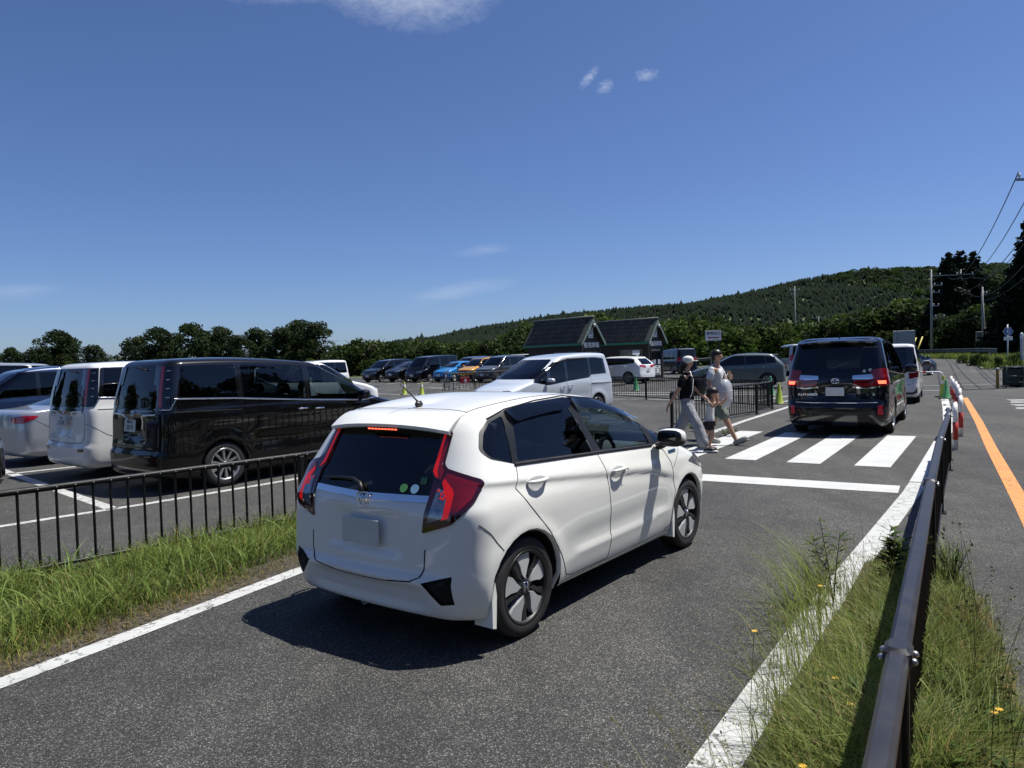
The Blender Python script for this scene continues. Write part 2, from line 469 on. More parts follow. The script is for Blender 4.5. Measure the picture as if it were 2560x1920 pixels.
M['glass_ws'] = glassmat('windscreen_glass', (.55, .62, .62))
M['glass_black'] = glassmat('dark_glass', (.006, .007, .009))
M['visor'] = glassmat('smoked_visor', (.06, .065, .08))
M['lens_red'] = plain('red_lens', (.19, .004, .010), .08, coat=1, var=.15)
M['lens_dark'] = plain('dark_red_lens', (.035, .002, .006), .08, coat=1, var=.2)
M['lens_lit'] = plain('brake_lamp_lit', (.32, .006, .010), .15, emit=((1, .02, .02), .22))
M['lens_lit2'] = plain('brake_lamp_bright', (.8, .05, .03), .2, emit=((1, .10, .05), 3.0))
M['lens_clear'] = plain('clear_lens', (.20, .23, .28), .12, metal=.6, coat=1, var=.45, scale=30)
M['plate'] = plain('plate_white', (.55, .57, .56), .4, var=.06)
M['plate_y'] = plain('plate_yellow', (.62, .45, .05), .4, var=.06)
M['plate_txt'] = plain('plate_green', (.01, .05, .03), .5)
M['mirror'] = plain('mirror_glass', (.35, .38, .42), .03, metal=1.0, var=.03)
M['white'] = plain('white_enamel', (.74, .75, .74), .35, var=.08)
M['red'] = plain('red_enamel', (.42, .035, .025), .4, var=.15)
M['skin'] = plain('skin', (.50, .30, .22), .55, var=.1)


# ================================================================== vehicle builder
def pchip(xs, ys, q):
    xs = np.asarray(xs, float); ys = np.asarray(ys, float); q = np.asarray(q, float)
    h = np.diff(xs); d = np.diff(ys) / h
    m = np.zeros(len(xs)); m[0] = d[0]; m[-1] = d[-1]
    for i in range(1, len(xs) - 1):
        if d[i - 1] * d[i] > 0:
            w1, w2 = 2 * h[i] + h[i - 1], h[i] + 2 * h[i - 1]
            m[i] = (w1 + w2) / (w1 / d[i - 1] + w2 / d[i])
    i = np.clip(np.searchsorted(xs, q) - 1, 0, len(h) - 1)
    t = (q - xs[i]) / h[i]
    return ys[i] * (1 + 2 * t) * (1 - t) ** 2 + h[i] * m[i] * t * (1 - t) ** 2 + ys[i + 1] * t * t * (3 - 2 * t) + h[i] * m[i + 1] * t * t * (t - 1)

def sstep(a, b, x):
    t = np.clip((x - a) / (b - a), 0, 1); return t * t * (3 - 2 * t)

def in_poly(u, z, poly):
    c = False; j = len(poly) - 1
    for i in range(len(poly)):
        a, b = poly[i], poly[j]
        if (a[1] > z) != (b[1] > z) and u < (b[0] - a[0]) * (z - a[1]) / (b[1] - a[1]) + a[0]: c = not c
        j = i
    return c

def rpoly(poly, r=.03, n=3, closed=True):
    """round the corners of a polygon"""
    out = []; N = len(poly)
    for i in range(N):
        p = Vector(poly[i])
        if not closed and i in (0, N - 1): out.append(tuple(p)); continue
        a = Vector(poly[i - 1]) - p; b = Vector(poly[(i + 1) % N]) - p
        ra = min(r, a.length * .45); rb = min(r, b.length * .45)
        A = p + a.normalized() * ra; B = p + b.normalized() * rb
        for k in range(n + 1):
            t = k / n; out.append(tuple(A * (1 - t) ** 2 + p * 2 * t * (1 - t) + B * t * t))
    return out

class Body:
    def __init__(s, levels, plan, br=.10, bf=.16, nl=60, nc=(12, 8, 46, 9, 12), disp=None, rdisp=None):
        L = np.array(levels, float); n = len(L)
        dd = np.linalg.norm(np.diff(L[:, :2], axis=0), axis=1) + np.linalg.norm(np.diff(L[:, 2:4], axis=0), axis=1) * .45 + np.abs(np.diff(L[:, 5])) + np.abs(np.diff(L[:, 4])) * .7 + .01
        t = np.concatenate([[0], np.cumsum(dd)])
        q = np.linspace(0, t[-1], nl)
        q = np.unique(np.concatenate([q, t])) if nl < 40 else q
        R = np.stack([pchip(t, L[:, k], q) for k in range(L.shape[1])], axis=1)
        px, py = np.array(plan, float).T
        rows = []
        for r in R:
            xr, zr, xf, zf, w, zm, cr, cf = r
            w = max(w, 0.0)
            cr = min(cr, w * .8, (xf - xr) * .3); cf = min(cf, w * .8, (xf - xr) * .3)
            nr, ncr, ns, ncf, nf = nc
            yA = w - cr; y = np.linspace(0, yA, nr); x = xr + br * y * y
            X = list(x); Y = list(y)
            def wid(xx): return w * pchip(px, py, np.atleast_1d(np.clip(xx, px[0], px[-1])))
            A = np.array([x[-1], yA]); xB = x[-1] + cr; B = np.array([xB, wid(xB)[0]])
            tA = np.array([2 * br * yA, 1]); tA /= np.linalg.norm(tA)
            k = .56 * cr
            c1 = A + tA * k; c2 = B - np.array([k, 0])
            for i in range(1, ncr):
                u = i / ncr; P = A * (1 - u) ** 3 + 3 * c1 * u * (1 - u) ** 2 + 3 * c2 * u * u * (1 - u) + B * u ** 3
                X.append(P[0]); Y.append(P[1])
            yD = w - cf; xD = xf - bf * yD * yD; xC = xD - cf
            xs = np.linspace(xB, xC, ns); X += list(xs); Y += list(wid(xs))
            C = np.array([xC, wid(xC)[0]]); Dp = np.array([xD, yD])
            tD = np.array([2 * bf * yD, -1]); tD /= np.linalg.norm(tD)
            k = .56 * cf; c1 = C + np.array([k, 0]); c2 = Dp - tD * k
            for i in range(1, ncf):
                u = i / ncf; P = C * (1 - u) ** 3 + 3 * c1 * u * (1 - u) ** 2 + 3 * c2 * u * u * (1 - u) + Dp * u ** 3
                X.append(P[0]); Y.append(P[1])
            y = np.linspace(yD, 0, nf); X += list(xf - bf * y * y); Y += list(y)
            X = np.array(X); Y = np.array(Y)
            tx = np.clip((X - xr) / max(xf - xr, 1e-6), 0, 1)
            Z = zr + (zf - zr) * tx + 4 * (zm - (zr + zf) / 2) * tx * (1 - tx)
            if disp is not None and w > .05:
                Y = Y + disp(X, Z) * sstep(.6, .92, Y / w)
            if rdisp is not None and w > .05:
                X = X + rdisp(Y, Z) * (1 - sstep(0, .16, X - xr - br * Y * Y))
            rows.append((X, Y, Z))
        V = []; F = []
        for X, Y, Z in rows:
            V += list(zip(X, Y, Z)); V += list(zip(X[-2:0:-1], -Y[-2:0:-1], Z[-2:0:-1]))
        m = 2 * len(rows[0][0]) - 2
        for i in range(len(rows) - 1):
            for j in range(m):
                F.append((i * m + j, (i + 1) * m + j, (i + 1) * m + (j + 1) % m, i * m + (j + 1) % m))
        me = bpy.data.meshes.new('shell'); me.from_pydata(V, [], F)
        bm = bmesh.new(); bm.from_mesh(me); bpy.data.meshes.remove(me)
        bmesh.ops.remove_doubles(bm, verts=bm.verts, dist=1e-4)
        bm.normal_update()
        s.bm = bm
        s.bvh = BVHTree.FromBMesh(bm)
        s.kd = KDTree(len(bm.verts)); s.nrm = []
        for i, v in enumerate(bm.verts):
            s.kd.insert(v.co, i); s.nrm.append(v.normal.copy())
        s.kd.balance()
        s.feats = []
    # -- projections
    def axes(s, mode, sg, th=45.0):
        if mode == 'B': return Vector((0, 1, 0)), Vector((-1, 0, 0))
        if mode == 'F': return Vector((0, 1, 0)), Vector((1, 0, 0))
        if mode == 'T': return Vector((1, 0, 0)), Vector((0, 0, 1))
        if mode == 'C':
            a = math.radians(th); return Vector((math.cos(a), sg * math.sin(a), 0)), Vector((-math.sin(a), sg * math.cos(a), 0))
        if mode == 'CF':
            a = math.radians(th); return Vector((math.cos(a), -sg * math.sin(a), 0)), Vector((math.sin(a), sg * math.cos(a), 0))
        return Vector((1, 0, 0)), Vector((0, sg, 0))
    def hit(s, u, z, mode='S', sg=1, th=45.0):
        e, v = s.axes(mode, sg, th)
        if mode == 'T': o_ = Vector((u, z, 8)); 
        else: o_ = e * u + Vector((0, 0, z)) + v * 8
        loc, n, i, d = s.bvh.ray_cast(o_, -v)
        if loc is None:
            loc, n, i, d = s.bvh.find_nearest(e * u + Vector((0, 0, z)) + v * .8)
        return loc, s.normal_at(loc)
    def normal_at(s, co):
        r = s.kd.find_n(co, 4); n = Vector((0, 0, 0))
        for c, i, d in r: n += s.nrm[i] / (d + 1e-4)
        return n.normalized()
    # -- cutting
    def _in(s, key, f):
        if key == 'B': return f.normal.x < -.1
        if key == 'F': return f.normal.x > .1
        sg = key[1]
        return f.calc_center_median().y * sg > -.02 and f.normal.y * sg > .08
    def bucket(s, key):
        if not hasattr(s, '_bk'): s._bk = {}
        if key not in s._bk: s._bk[key] = [f for f in s.bm.faces if s._in(key, f)]
        return s._bk[key]
    def feature(s, name, poly, mode, mat, inset=0.0, th=45.0, sides=None, parent=None, fid=None, label=None, cutonly=False):
        sg_list = (1,) if mode in 'BF' else (sides or (1, -1))
        for sg in sg_list:
            e, v = s.axes(mode, sg, th)
            fresh = set()
            us = [p[0] for p in poly]; zs = [p[1] for p in poly]
            u0, u1, z0, z1 = min(us) - .01, max(us) + .01, min(zs) - .01, max(zs) + .01
            cand = set()
            key = mode if mode in 'BF' else ('S', sg)
            bk = [f for f in s.bucket(key) if f.is_valid]
            s._bk[key] = bk
            for f in bk:
                if f.normal.dot(v) < .12: continue
                c = f.verts
                fu = [e.dot(p.co) for p in c]; fz = [p.co.z for p in c]
                if min(fu) > u1 or max(fu) < u0 or min(fz) > z1 or max(fz) < z0: continue
                cand.add(f)
            for i in range(len(poly)):
                a, b = poly[i - 1], poly[i]
                du, dz = b[0] - a[0], b[1] - a[1]
                if abs(du) + abs(dz) < 1e-6: continue
                su0, su1 = min(a[0], b[0]) - .004, max(a[0], b[0]) + .004
                sz0, sz1 = min(a[1], b[1]) - .004, max(a[1], b[1]) + .004
                sub = []
                for f in cand:
                    if not f.is_valid: continue
                    fu = [e.dot(p.co) for p in f.verts]; fz = [p.co.z for p in f.verts]
                    if min(fu) > su1 or max(fu) < su0 or min(fz) > sz1 or max(fz) < sz0: continue
                    sub.append(f)
                if not sub: continue
                ln = math.hypot(du, dz); nu, nz_ = dz / ln, -du / ln; cc = a[0] * nu + a[1] * nz_
                dist = {}; on = set(); edges = set()
                for f in sub:
                    edges.update(f.edges)
                    for q in f.verts:
                        if q not in dist:
                            d_ = e.dot(q.co) * nu + q.co.z * nz_ - cc
                            dist[q] = d_
                            if abs(d_) < 3e-5: on.add(q)
                for ed in edges:
                    p0, p1 = ed.verts
                    if p0 in on or p1 in on: continue
                    d0, d1 = dist[p0], dist[p1]
                    if d0 * d1 < 0:
                        ne, nv = bmesh.utils.edge_split(ed, p0, d0 / (d0 - d1))
                        on.add(nv)
                nf = []
                for f in sub:
                    vv = [q for q in f.verts if q in on]
                    if len(vv) == 2:
                        try: r = bmesh.utils.face_split(f, vv[0], vv[1])
                        except ValueError: continue
                        if r and r[0]: nf.append(r[0]); r[0].normal_update(); f.normal_update()
                cand.update(nf)
                fresh.update(nf)
            for f in fresh:
                if f.is_valid:
                    for kk in s._bk:
                        if s._in(kk, f): s._bk[kk].append(f)
            s.feats.append(dict(name=name, poly=poly, e=e, v=v, sg=sg, mode=mode, mat=mat, inset=inset, parent=parent, fid=(fid or name), label=label))
    def finish(s, root, paintmat, body_name='body'):
        bm = s.bm
        bm.normal_update()
        faces = list(bm.faces)
        CN = np.array([tuple(f.calc_center_median()) for f in faces]); NN = np.array([tuple(f.normal) for f in faces])
        LB = np.full(len(faces), -1)
        for k, ft in enumerate(s.feats):
            e, v = np.array(ft['e']), np.array(ft['v'])
            u = CN @ e; z = CN[:, 2]
            ok = (NN @ v) > .12
            if ft['mode'] not in ('B', 'F'): ok &= (CN[:, 1] * ft['sg'] > -.02) & (NN[:, 2] < .85)
            ins = np.zeros(len(faces), bool); P = ft['poly']; j = len(P) - 1
            for i in range(len(P)):
                (ax, az), (bx, bz) = P[i], P[j]
                if az != bz:
                    cr = ((az > z) != (bz > z)) & (u < (bx - ax) * (z - az) / (bz - az) + ax)
                    ins ^= cr
                j = i
            LB[ok & ins] = k
        lab = {f: int(l) for f, l in zip(faces, LB)}
        groups = {}
        for f in bm.faces: groups.setdefault(lab.get(f, -1), []).append(f)
        objs = {}
        order = [-1] + list(range(len(s.feats)))
        for k in order:
            fs = groups.get(k)
            if not fs: continue
            ft = s.feats[k] if k >= 0 else None
            if ft and ft['mat'] is None: continue
            idx = {}; V = []; N = []; F = []
            for f in fs:
                q = []
                for vv in f.verts:
                    if vv not in idx:
                        n = s.normal_at(vv.co)
                        idx[vv] = len(V); N.append(n)
                        V.append(vv.co - n * (ft['inset'] if ft else 0))
                    q.append(idx[vv])
                F.append(q)
            nm = ft['name'] if ft else body_name
            me = mesh(nm, V, F, ft['mat'] if ft else paintmat, True)
            me.normals_split_custom_set_from_vertices(N)
            par = root
            if ft and ft['parent']:
                par = objs.get((ft['parent'], ft['sg'])) or objs.get((ft['parent'], 1)) or root
            o = link(nm, me, par)
            if ft:
                objs[(ft['fid'], ft['sg'])] = o
                if ft['label']: o['label'] = ft['label']
            else: objs['body'] = o
        s.objs = objs
        bm.free()
        return objs
    # -- strips laid on the surface
    def strip(s, pts, mode='S', sg=1, w=.006, h=.0008, lift=.0006, th=45.0, closed=False, step=.03, mb=None):
        mb = mb or MB()
        P = []
        pp = list(pts) + ([pts[0]] if closed else [])
        for i in range(len(pp) - 1):
            a, b = pp[i], pp[i + 1]
            n = max(1, int(math.hypot(b[0] - a[0], b[1] - a[1]) / step))
            for k in range(n): P.append((a[0] + (b[0] - a[0]) * k / n, a[1] + (b[1] - a[1]) * k / n))
        P.append(pp[-1])
        H = [s.hit(u, z, mode, sg, th) for u, z in P]
        V = []; F = []
        for i, (l, n) in enumerate(H):
            t = (H[min(i + 1, len(H) - 1)][0] - H[max(i - 1, 0)][0])
            if t.length < 1e-6: t = Vector((1, 0, 0))
            t.normalize(); b = n.cross(t).normalized()
            V += [l + n * (lift - .002) - b * w / 2, l + n * (lift + h) - b * w * .3, l + n * (lift + h) + b * w * .3, l + n * (lift - .002) + b * w / 2]
        for i in range(len(H) - 1):
            for k in range(3): F.append((i * 4 + k, i * 4 + 4 + k, i * 4 + 5 + k, i * 4 + 1 + k))
        mb.add(V, F)
        return mb

def make_wheel(parent, x, y, sg, R=.302, rim=.205, wid=.18, style='spoke', n=10, mat=None, dark=None, lod=2, spin=0.0):
    """one wheel; y = outer face position (positive number), sg = side"""
    mat = mat or M['alloy']; seg = 40 if lod >= 2 else (28 if lod == 1 else 18)
    w = empty('wheel', (x, sg * (y - wid / 2), R), 0, 1, parent)
    if sg < 0: w.rotation_euler = (0, 0, PI)
    h = wid / 2
    tp = [(rim - .004, -h * .92), (rim + .02, -h), (R * .86, -h * 1.02), (R * .965, -h * .86), (R - .002, -h * .7), (R, -h * .3), (R, h * .3), (R - .002, h * .7), (R * .965, h * .86), (R * .93, h * .96), (R * .86, h * 1.02), (R * .80, h * 1.01), (rim + .02, h), (rim - .004, h * .92)]
    t = MB().lathe(tp, seg, axis='Y'); t.build('tyre', M['rubber'], w, True)
    # barrel and back plate
    bp = [(rim, -h * .9), (rim, h * .86), (rim + .012, h * .95), (rim + .004, h * 1.0), (rim - .010, h * .93), (rim - .014, h * .78), (rim - .03, h * .3), (rim - .035, -h * .5)]
    MB().lathe(bp, seg, axis='Y').build('rim', mat if style != 'turbine' else M['trim'], w, True)
    MB().lathe([(0.001, -h * .35), (rim * .62, -h * .35), (rim * .64, -h * .2), (rim * .3, -h * .15), (.001, -h * .15)], seg, axis='Y').build('brake_disc', dark or M['under'], w)
    if lod == 0 and style == 'spoke': n = max(5, n // 2 * 1)
    if style == 'spoke':
        sp = MB()
        for k in range(n):
            a = 2 * PI * k / n + spin
            for da in (0,):
                ca, sa = math.cos(a), math.sin(a)
                r0, r1 = rim * .16, rim - .006
                w0, w1 = rim * .075, rim * .115 if n > 6 else rim * .2
                pr = [(-w0, r0), (w0, r0), (w1, r1), (-w1, r1)]
                V = []
                for d0, d1 in ((h * .45, h * .62), (h * .78, h * .86)):
                    for i, (p, q) in enumerate(pr):
                        sc = 1.0 if d0 < h * .5 else .72
                        p *= sc; V.append((p * ca + q * sa, d0 if q < rim * .5 else d1, -p * sa + q * ca))
                sp.add(V, [(4, 5, 6, 7), (0, 1, 5, 4), (1, 2, 6, 5), (2, 3, 7, 6), (3, 0, 4, 7)])
        sp.lathe([(.001, h * .8), (rim * .15, h * .8), (rim * .2, h * .72), (rim * .22, h * .4)], 16, axis='Y')
        sp.build('spokes', mat, w, False)
        MB().lathe([(.001, h * .84), (rim * .12, h * .84), (rim * .14, h * .78)], 16, axis='Y').build('hub_cap', M['alloy_dark'] if lod else mat, w, True)
    elif style == 'turbine':
        dk = M['trim']
        MB().lathe([(.001, h * .66), (rim * .3, h * .62), (rim * .6, h * .48), (rim * .97, h * .40)], seg, axis='Y').build('cover_back', M['gloss_black'], w, True)
        def polar(r, a): return (r * rim * math.sin(math.radians(a)), r * rim * math.cos(math.radians(a)))
        def plate(polys, name, m_, y0, y1, dish=.0):
            for P in polys:
                n_ = len(P); V = []
                for lay in (0, 1):
                    for (r, a) in P:
                        sh = 1.0 if lay == 0 else .96
                        px_, pz_ = polar(r * sh if r > .5 else r, a)
                        V.append((px_, (y0 if lay == 0 else y1 - dish * r * r), pz_))
                F = [tuple(range(n_, 2 * n_))] + [(i, (i + 1) % n_, n_ + (i + 1) % n_, n_ + i) for i in range(n_)]
                MB().add(V, F) if False else None
                mb = MB(); mb.add(V, F); mb.build(name, m_, w, 'auto')
        big = []; fin = []
        for k in range(5):
            a = 72 * k + math.degrees(spin)
            big.append([(.24, a - 8), (.50, a - 24), (.74, a - 31), (.985, a - 28), (.985, a - 14), (.985, a), (.985, a + 8), (.70, a + 5), (.42, a + 8)])
            fin.append([(.20, a + 20), (.42, a + 14), (.66, a + 12), (.985, a + 13), (.985, a + 24), (.66, a + 24), (.42, a + 31)])
        plate(big, 'cover_blade', M['cover_grey'], h * .50, h * .93, .010)
        plate(fin, 'cover_fin', M['alloy_dark'], h * .50, h * .86, .006)
        MB().lathe([(.001, h * .90), (rim * .2, h * .88), (rim * .27, h * .80), (rim * .3, h * .6)], 20, axis='Y').build('hub_cap', M['alloy_dark'], w, True)
        lg = MB()
        for dx in (-1, 1): lg.tube([(dx * rim * .055, h * .915, -rim * .10), (dx * rim * .045, h * .92, 0), (dx * rim * .075, h * .915, rim * .10)], rim * .018, 6)
        lg.tube([(-rim * .05, h * .92, 0), (rim * .05, h * .92, 0)], rim * .016, 6)
        fr = [(dx * rim * .11, h * .91, dz * rim * .13) for dx, dz in ((-.8, -1), (.8, -1), (1, .9), (.8, 1), (-.8, 1), (-1, .9), (-.8, -1))]
        lg.tube(fr, rim * .014, 6)
        lg.build('emblem', M['chrome'], w, True)
    else:   # simple steel cover
        sp = MB()
        for k in range(n):
            a = 2 * PI * k / n + spin; a2 = a + PI / n
            V = []
            for r_, aa, yy in ((rim * .3, a - .1, h * .75), (rim * .3, a2 + .1, h * .75), (rim * .96, a2 - .05, h * .6), (rim * .96, a + .0, h * .6)):
                V.append((r_ * math.sin(aa), yy, r_ * math.cos(aa)))
            sp.add(V, [(0, 1, 2, 3)])
        sp.lathe([(.001, h * .85), (rim * .3, h * .8), (rim * .34, h * .6)], 14, axis='Y'); sp.lathe([(rim * .92, h * .6), (rim * .99, h * .75)], seg, axis='Y')
        sp.build('wheel_cover', mat, w)
    return w

def van_rows(p):
    g = lambda k, d=None: p.get(k, d)
    gc = g('gc', .20); xb = g('xb'); xw = g('xw', xb + .02); xt = g('xt'); zb = g('zb'); h = g('h'); w = g('w'); wt = g('wt')
    xn = g('xn'); zn = g('zn'); xh, zh = g('hood'); xc, zc = g('cowl'); xs, zs = g('ws'); zr = g('zr', h - .12)
    cr = g('cr', .16); cf = g('cf', .40); crt = g('crt', .14); cft = g('cft', .28)
    rows = [(xb + .10, gc, xn - .16, gc, w * .92, gc, cr, cf),
            (xb + .02, gc + .05, xn - .05, gc + .04, w * .965, gc + .05, cr, cf),
            (xb, .38, xn, .38, w * .99, .38, cr, cf), (xb, .52, xn, .52, w, .52, cr, cf)]
    rr = g('rear')      # five (x, z) rows between waist and belt
    if rr is None:
        rr = [(xw - .01, .66), (xw, .78), (xw + .005, .5 * (.78 + zb)), (xw + .015, zb - .06), (xw + .03, zb)]
    ff = [(xn - .015, zn - .16), (xn - .045, zn - .05), (xn - .12, zn), (xh, zh), (xc, zc)]
    ww = [w, w, w * .995, w * .985, w * .97]
    zm = g('zm') or [.66, .78, .5 * (.78 + zb), zb - .06, zb]
    for i in range(5): rows.append((rr[i][0], rr[i][1], ff[i][0], ff[i][1], ww[i], zm[i], cr if i < 3 else crt, cf if i < 4 else cft))
    x0, z0 = rr[4]; wb_ = ww[4]; zt = g('zt', h - .10)
    for s in (.3, .62, .86):
        rows.append((x0 + (xt - x0) * s ** g('rp', 1.25), z0 + (zr - z0) * s, xc + (xs - xc) * s ** g('fp', 1.0), zc + (zs - zc) * s ** g('fq', .93), wb_ + (wt - wb_) * s ** 1.25, zb + (zt - zb) * s, crt, cft))
    rd = g('rd', 1.0)
    rows += [(xt, zr, xs, zs, wt, zt, crt, cft * .8),
             (xt + .05 * rd, zr + .05, xs - .09, zs + .035, wt - .05, h - .045, crt * .9, cft * .7),
             (xt + .13 * rd, zr + .075, xs - .24, zs + .06, wt - .16, h - .018, crt * .7, cft * .6),
             (xt + .32 * rd, zr + .09, xs - .46, zs + .08, wt * .45, h - .004, .1, .15),
             (xt + .50 * rd, zr + .095, xs - .62, zs + .088, 0, h, .1, .1)]
    return rows

def arch_poly(x, R, zc, low=.17, k=1.0):
    r = R + .045 * k
    pts = [(x - r * 1.01, low - .05)]
    for i in range(0, 15):
        a = PI - PI * i / 14
        pts.append((x + r * 1.02 * math.cos(a), zc + r * math.sin(a) * 1.0))
    pts.append((x + r * 1.01, low - .05))
    return pts

def mirror_part(root, b, x, z, paintm, size=1.0, y_out=.13, lod=2, cam_mat=None):
    for sg in (1, -1):
        l, n = b.hit(x, z - .02, 'S', sg)
        y0 = abs(l.y)
        arm = MB()
        arm.tube([(x + .03, sg * (y0 - .02), z - .05), (x + .02, sg * (y0 + .05), z - .035), (x, sg * (y0 + .10), z)], [.035, .028, .035], 8)
        mr = arm.build('door_mirror', M['trim'], root, True)
        c = (x, sg * (y0 + y_out * size + .02), z + .045 * size)
        sh = MB(); sh.ell(c, (.075 * size, .115 * size, .072 * size), 16, 10, 2.8)
        sh.build('mirror_shell', paintm, mr, True)
        lo = MB(); lo.ell((c[0] - .004, c[1], c[2] - .03 * size), (.078 * size, .113 * size, .05 * size), 16, 8, 2.6)
        lo.build('mirror_base', M['trim'], mr, True)
        gl = MB(); gl.ell((c[0] - .052 * size, c[1], c[2] + .002), (.026 * size, .106 * size, .062 * size), 16, 8, 3.0)
        gl.build('mirror_glass', cam_mat or M['gloss_black'], mr, True)

def handle_part(b, door, x, z, sg, mat, L=.19):
    l, n = b.hit(x, z, 'S', sg)
    hd = MB()
    pts = []; rr = []
    for i in range(9):
        t = i / 8; xx = x - L / 2 + L * t
        q, m_ = b.hit(xx, z, 'S', sg)
        o_ = .032 * math.sin(PI * min(1, max(0, t * 1.0))) ** .45 + .004
        pts.append(q + m_ * o_); rr.append(.0125 if 0 < i < 8 else .009)
    hd.tube(pts, rr, 8)
    return hd.build('handle', mat, door, True)

def plate_part(root, c, nrm, txt=None, top=None, mat=None, w=.33, h=.165):
    """number plate: a thin bevelled sheet with its characters"""
    rot = face_rot(nrm)
    p = MB().box((0, 0, 0), (w, h, .008), 0, .003).build('number_plate', mat or M['plate'], root, False, c, rot)
    if txt:
        link('plate_number', text_me(txt, .098, M['plate_txt'], .002, .0012, .95), p, (.012, -.025, .005))
        if top: link('plate_region', text_me(top, .045, M['plate_txt'], .002, .0006), p, (0, .052, .005))
    return p

def seat_set(root, xs, z0=.30, wid=.5, yy=(.36, -.36), hr=True):
    for x in xs:
        for y in yy:
            m = MB()
            m.box((x, y, z0 + .16), (.50, wid, .16), 0, .05)
            Mx = Matrix.Rotation(math.radians(-17), 3, 'Y')
            m.box((x - .30, y, z0 + .50), (.14, wid * .94, .62), 0, .05, Mx)
            if hr: m.box((x - .42, y, z0 + .93), (.09, wid * .52, .17), 0, .035, Mx)
            m.build('seat', M['seat'], root, True)

class Car:
    pass

def build_car(name, label, pos, heading, sp, scale=1.0, group=None, lod=2):
    """sp: dict with rows/plan/paint, windows and lamps (all in the car's own metres, rear axle at x=0)"""
    root = empty(name, (pos[0], pos[1], pos[2] if len(pos) > 2 else 0.0), PI / 2 - math.radians(heading), scale)
    tag(root, label, sp.get('cat', 'car'), group)
    nl = {3: 84, 2: 50, 1: 32, 0: 24}[lod]
    nc = {3: (14, 11, 66, 11, 12), 2: (10, 8, 44, 9, 10), 1: (7, 6, 26, 7, 7), 0: (5, 4, 16, 5, 5)}[lod]
    b = Body(sp['rows'], sp['plan'], sp.get('br', .08), sp.get('bf', .15), nl, nc, sp.get('disp'), sp.get('rdisp'))
    R = sp.get('R', .31); wb = sp['wb']; wy = sp['w'] - .012; pm = sp['paint']
    archs = [(0, 'r'), (wb, 'f')]
    for (ft) in sp.get('feats', []):
        b.feature(**ft)
    for x, _ in archs:
        b.feature('arch', arch_poly(x, R, R, .17, sp.get('archk', 1.0)), 'S', None)
    objs = b.finish(root, pm)
    body = objs['body']
    # arch flanges and liners
    for x, _ in archs:
        for sg in (1, -1):
            ap = arch_poly(x, R, R, .17, sp.get('archk', 1.0))
            V = []; V2 = []
            for (u, z) in ap:
                l, n = b.hit(u, max(z, .16), 'S', sg); 
                cx, cz = u - x, max(z, .16) - R
                V += [l, Vector((l.x - cx * .035, l.y - sg * .012, l.z - cz * .035)), Vector((l.x - cx * .02, l.y - sg * .05, l.z - cz * .02))]
                V2 += [Vector((l.x - cx * .03, l.y - sg * .03, l.z - cz * .03)), Vector((l.x, sg * (sp['w'] - .36), l.z))]
            n = len(ap)
            fl = MB(); fl.add(V, [(i * 3 + k, i * 3 + 3 + k, i * 3 + 4 + k, i * 3 + 1 + k) for i in range(n - 1) for k in (0, 1)])
            fl.build('wheel_arch', pm, root, True)
            ln = MB(); ln.add(V2, [(i * 2, i * 2 + 2, i * 2 + 3, i * 2 + 1) for i in range(n - 1)])
            ln.add([Vector((u, sg * (sp['w'] - .355), max(z, .16))) for u, z in ap], [tuple(range(n))])
            ln.build('arch_liner', M['under'], root, False)
    # floor
    x0, x1 = sp['rows'][0][0], sp['rows'][0][2]
    fl = MB().box(((x0 + x1) / 2, 0, sp['rows'][0][1] + .02), (x1 - x0 - .1, sp['w'] * 2 - .5, .05))
    fl.box(((wb) / 2, 0, sp['rows'][0][1] + .02), (wb - 2 * R - .12, sp['w'] * 2 - .16, .05))
    fl.build('underbody', M['under'], root)
    for x, _ in archs:
        for sg in (1, -1):
            make_wheel(root, x, wy, sg, R, sp.get('rim', R * .68), sp.get('tw', .19), sp.get('wstyle', 'spoke'), sp.get('wn', 10), sp.get('wmat'), None, min(lod, 2), sp.get('spin', .2) + x)
    if lod >= 1:
        gp = MB()
        for line in sp.get('gaps', []):
            mode = line[0]
            for sg in ((1, -1) if mode in ('S', 'C', 'CF') else (1,)):
                b.strip(line[1], mode, sg, line[2] if len(line) > 2 else .006, .0004, .0016, step=.02, mb=gp)
        if gp.v: gp.build('panel_gaps', M['gap'], root)
    for nm, mode, pts, w_, h_, mt in sp.get('strips', []):
        for sg in ((1, -1) if mode in ('S', 'C', 'CF') else (1,)):
            b.strip(pts, mode, sg, w_, h_, .001).build(nm, mt, root, True)
    if 'mirror' in sp:
        mx, mz, ms = sp['mirror']; mirror_part(root, b, mx, mz, sp.get('mirror_mat', pm), ms, .13, lod)
    for (fid, x, z, mt) in sp.get('handles', []):
        for sg in (1, -1):
            handle_part(b, objs.get((fid, sg), root), x, z, sg, mt or pm)
    for (c, n, t, tp, mt) in sp.get('plates', []):
        plate_part(root, c, n, t, tp, mt)
    if sp.get('seats'):
        seat_set(root, sp['seats'])
    cr = Car(); cr.root = root; cr.b = b; cr.objs = objs; cr.sp = sp
    return cr

# ================================================================== the ground
def T(x, y):
    return float(sstep(32, 60, np.float64(y)) * (.27 + .40 * sstep(15, 35, np.float64(x))))

def grid_sheet(name, xs, ys, zf, mat):
    xs = np.asarray(xs, float); ys = np.asarray(ys, float)
    X, Y = np.meshgrid(xs, ys); Z = zf(X, Y)
    V = np.stack([X.ravel(), Y.ravel(), Z.ravel()], 1)
    nx, ny = len(xs), len(ys)
    i, j = np.meshgrid(np.arange(nx - 1), np.arange(ny - 1)); a = (j * nx + i).ravel()
    F = np.stack([a, a + 1, a + nx + 1, a + nx], 1)
    return link(name, np_mesh(name, V, F, mat, True))
def Tn(x, y): return sstep(32, 60, y) * (.27 + .40 * sstep(15, 35, x))

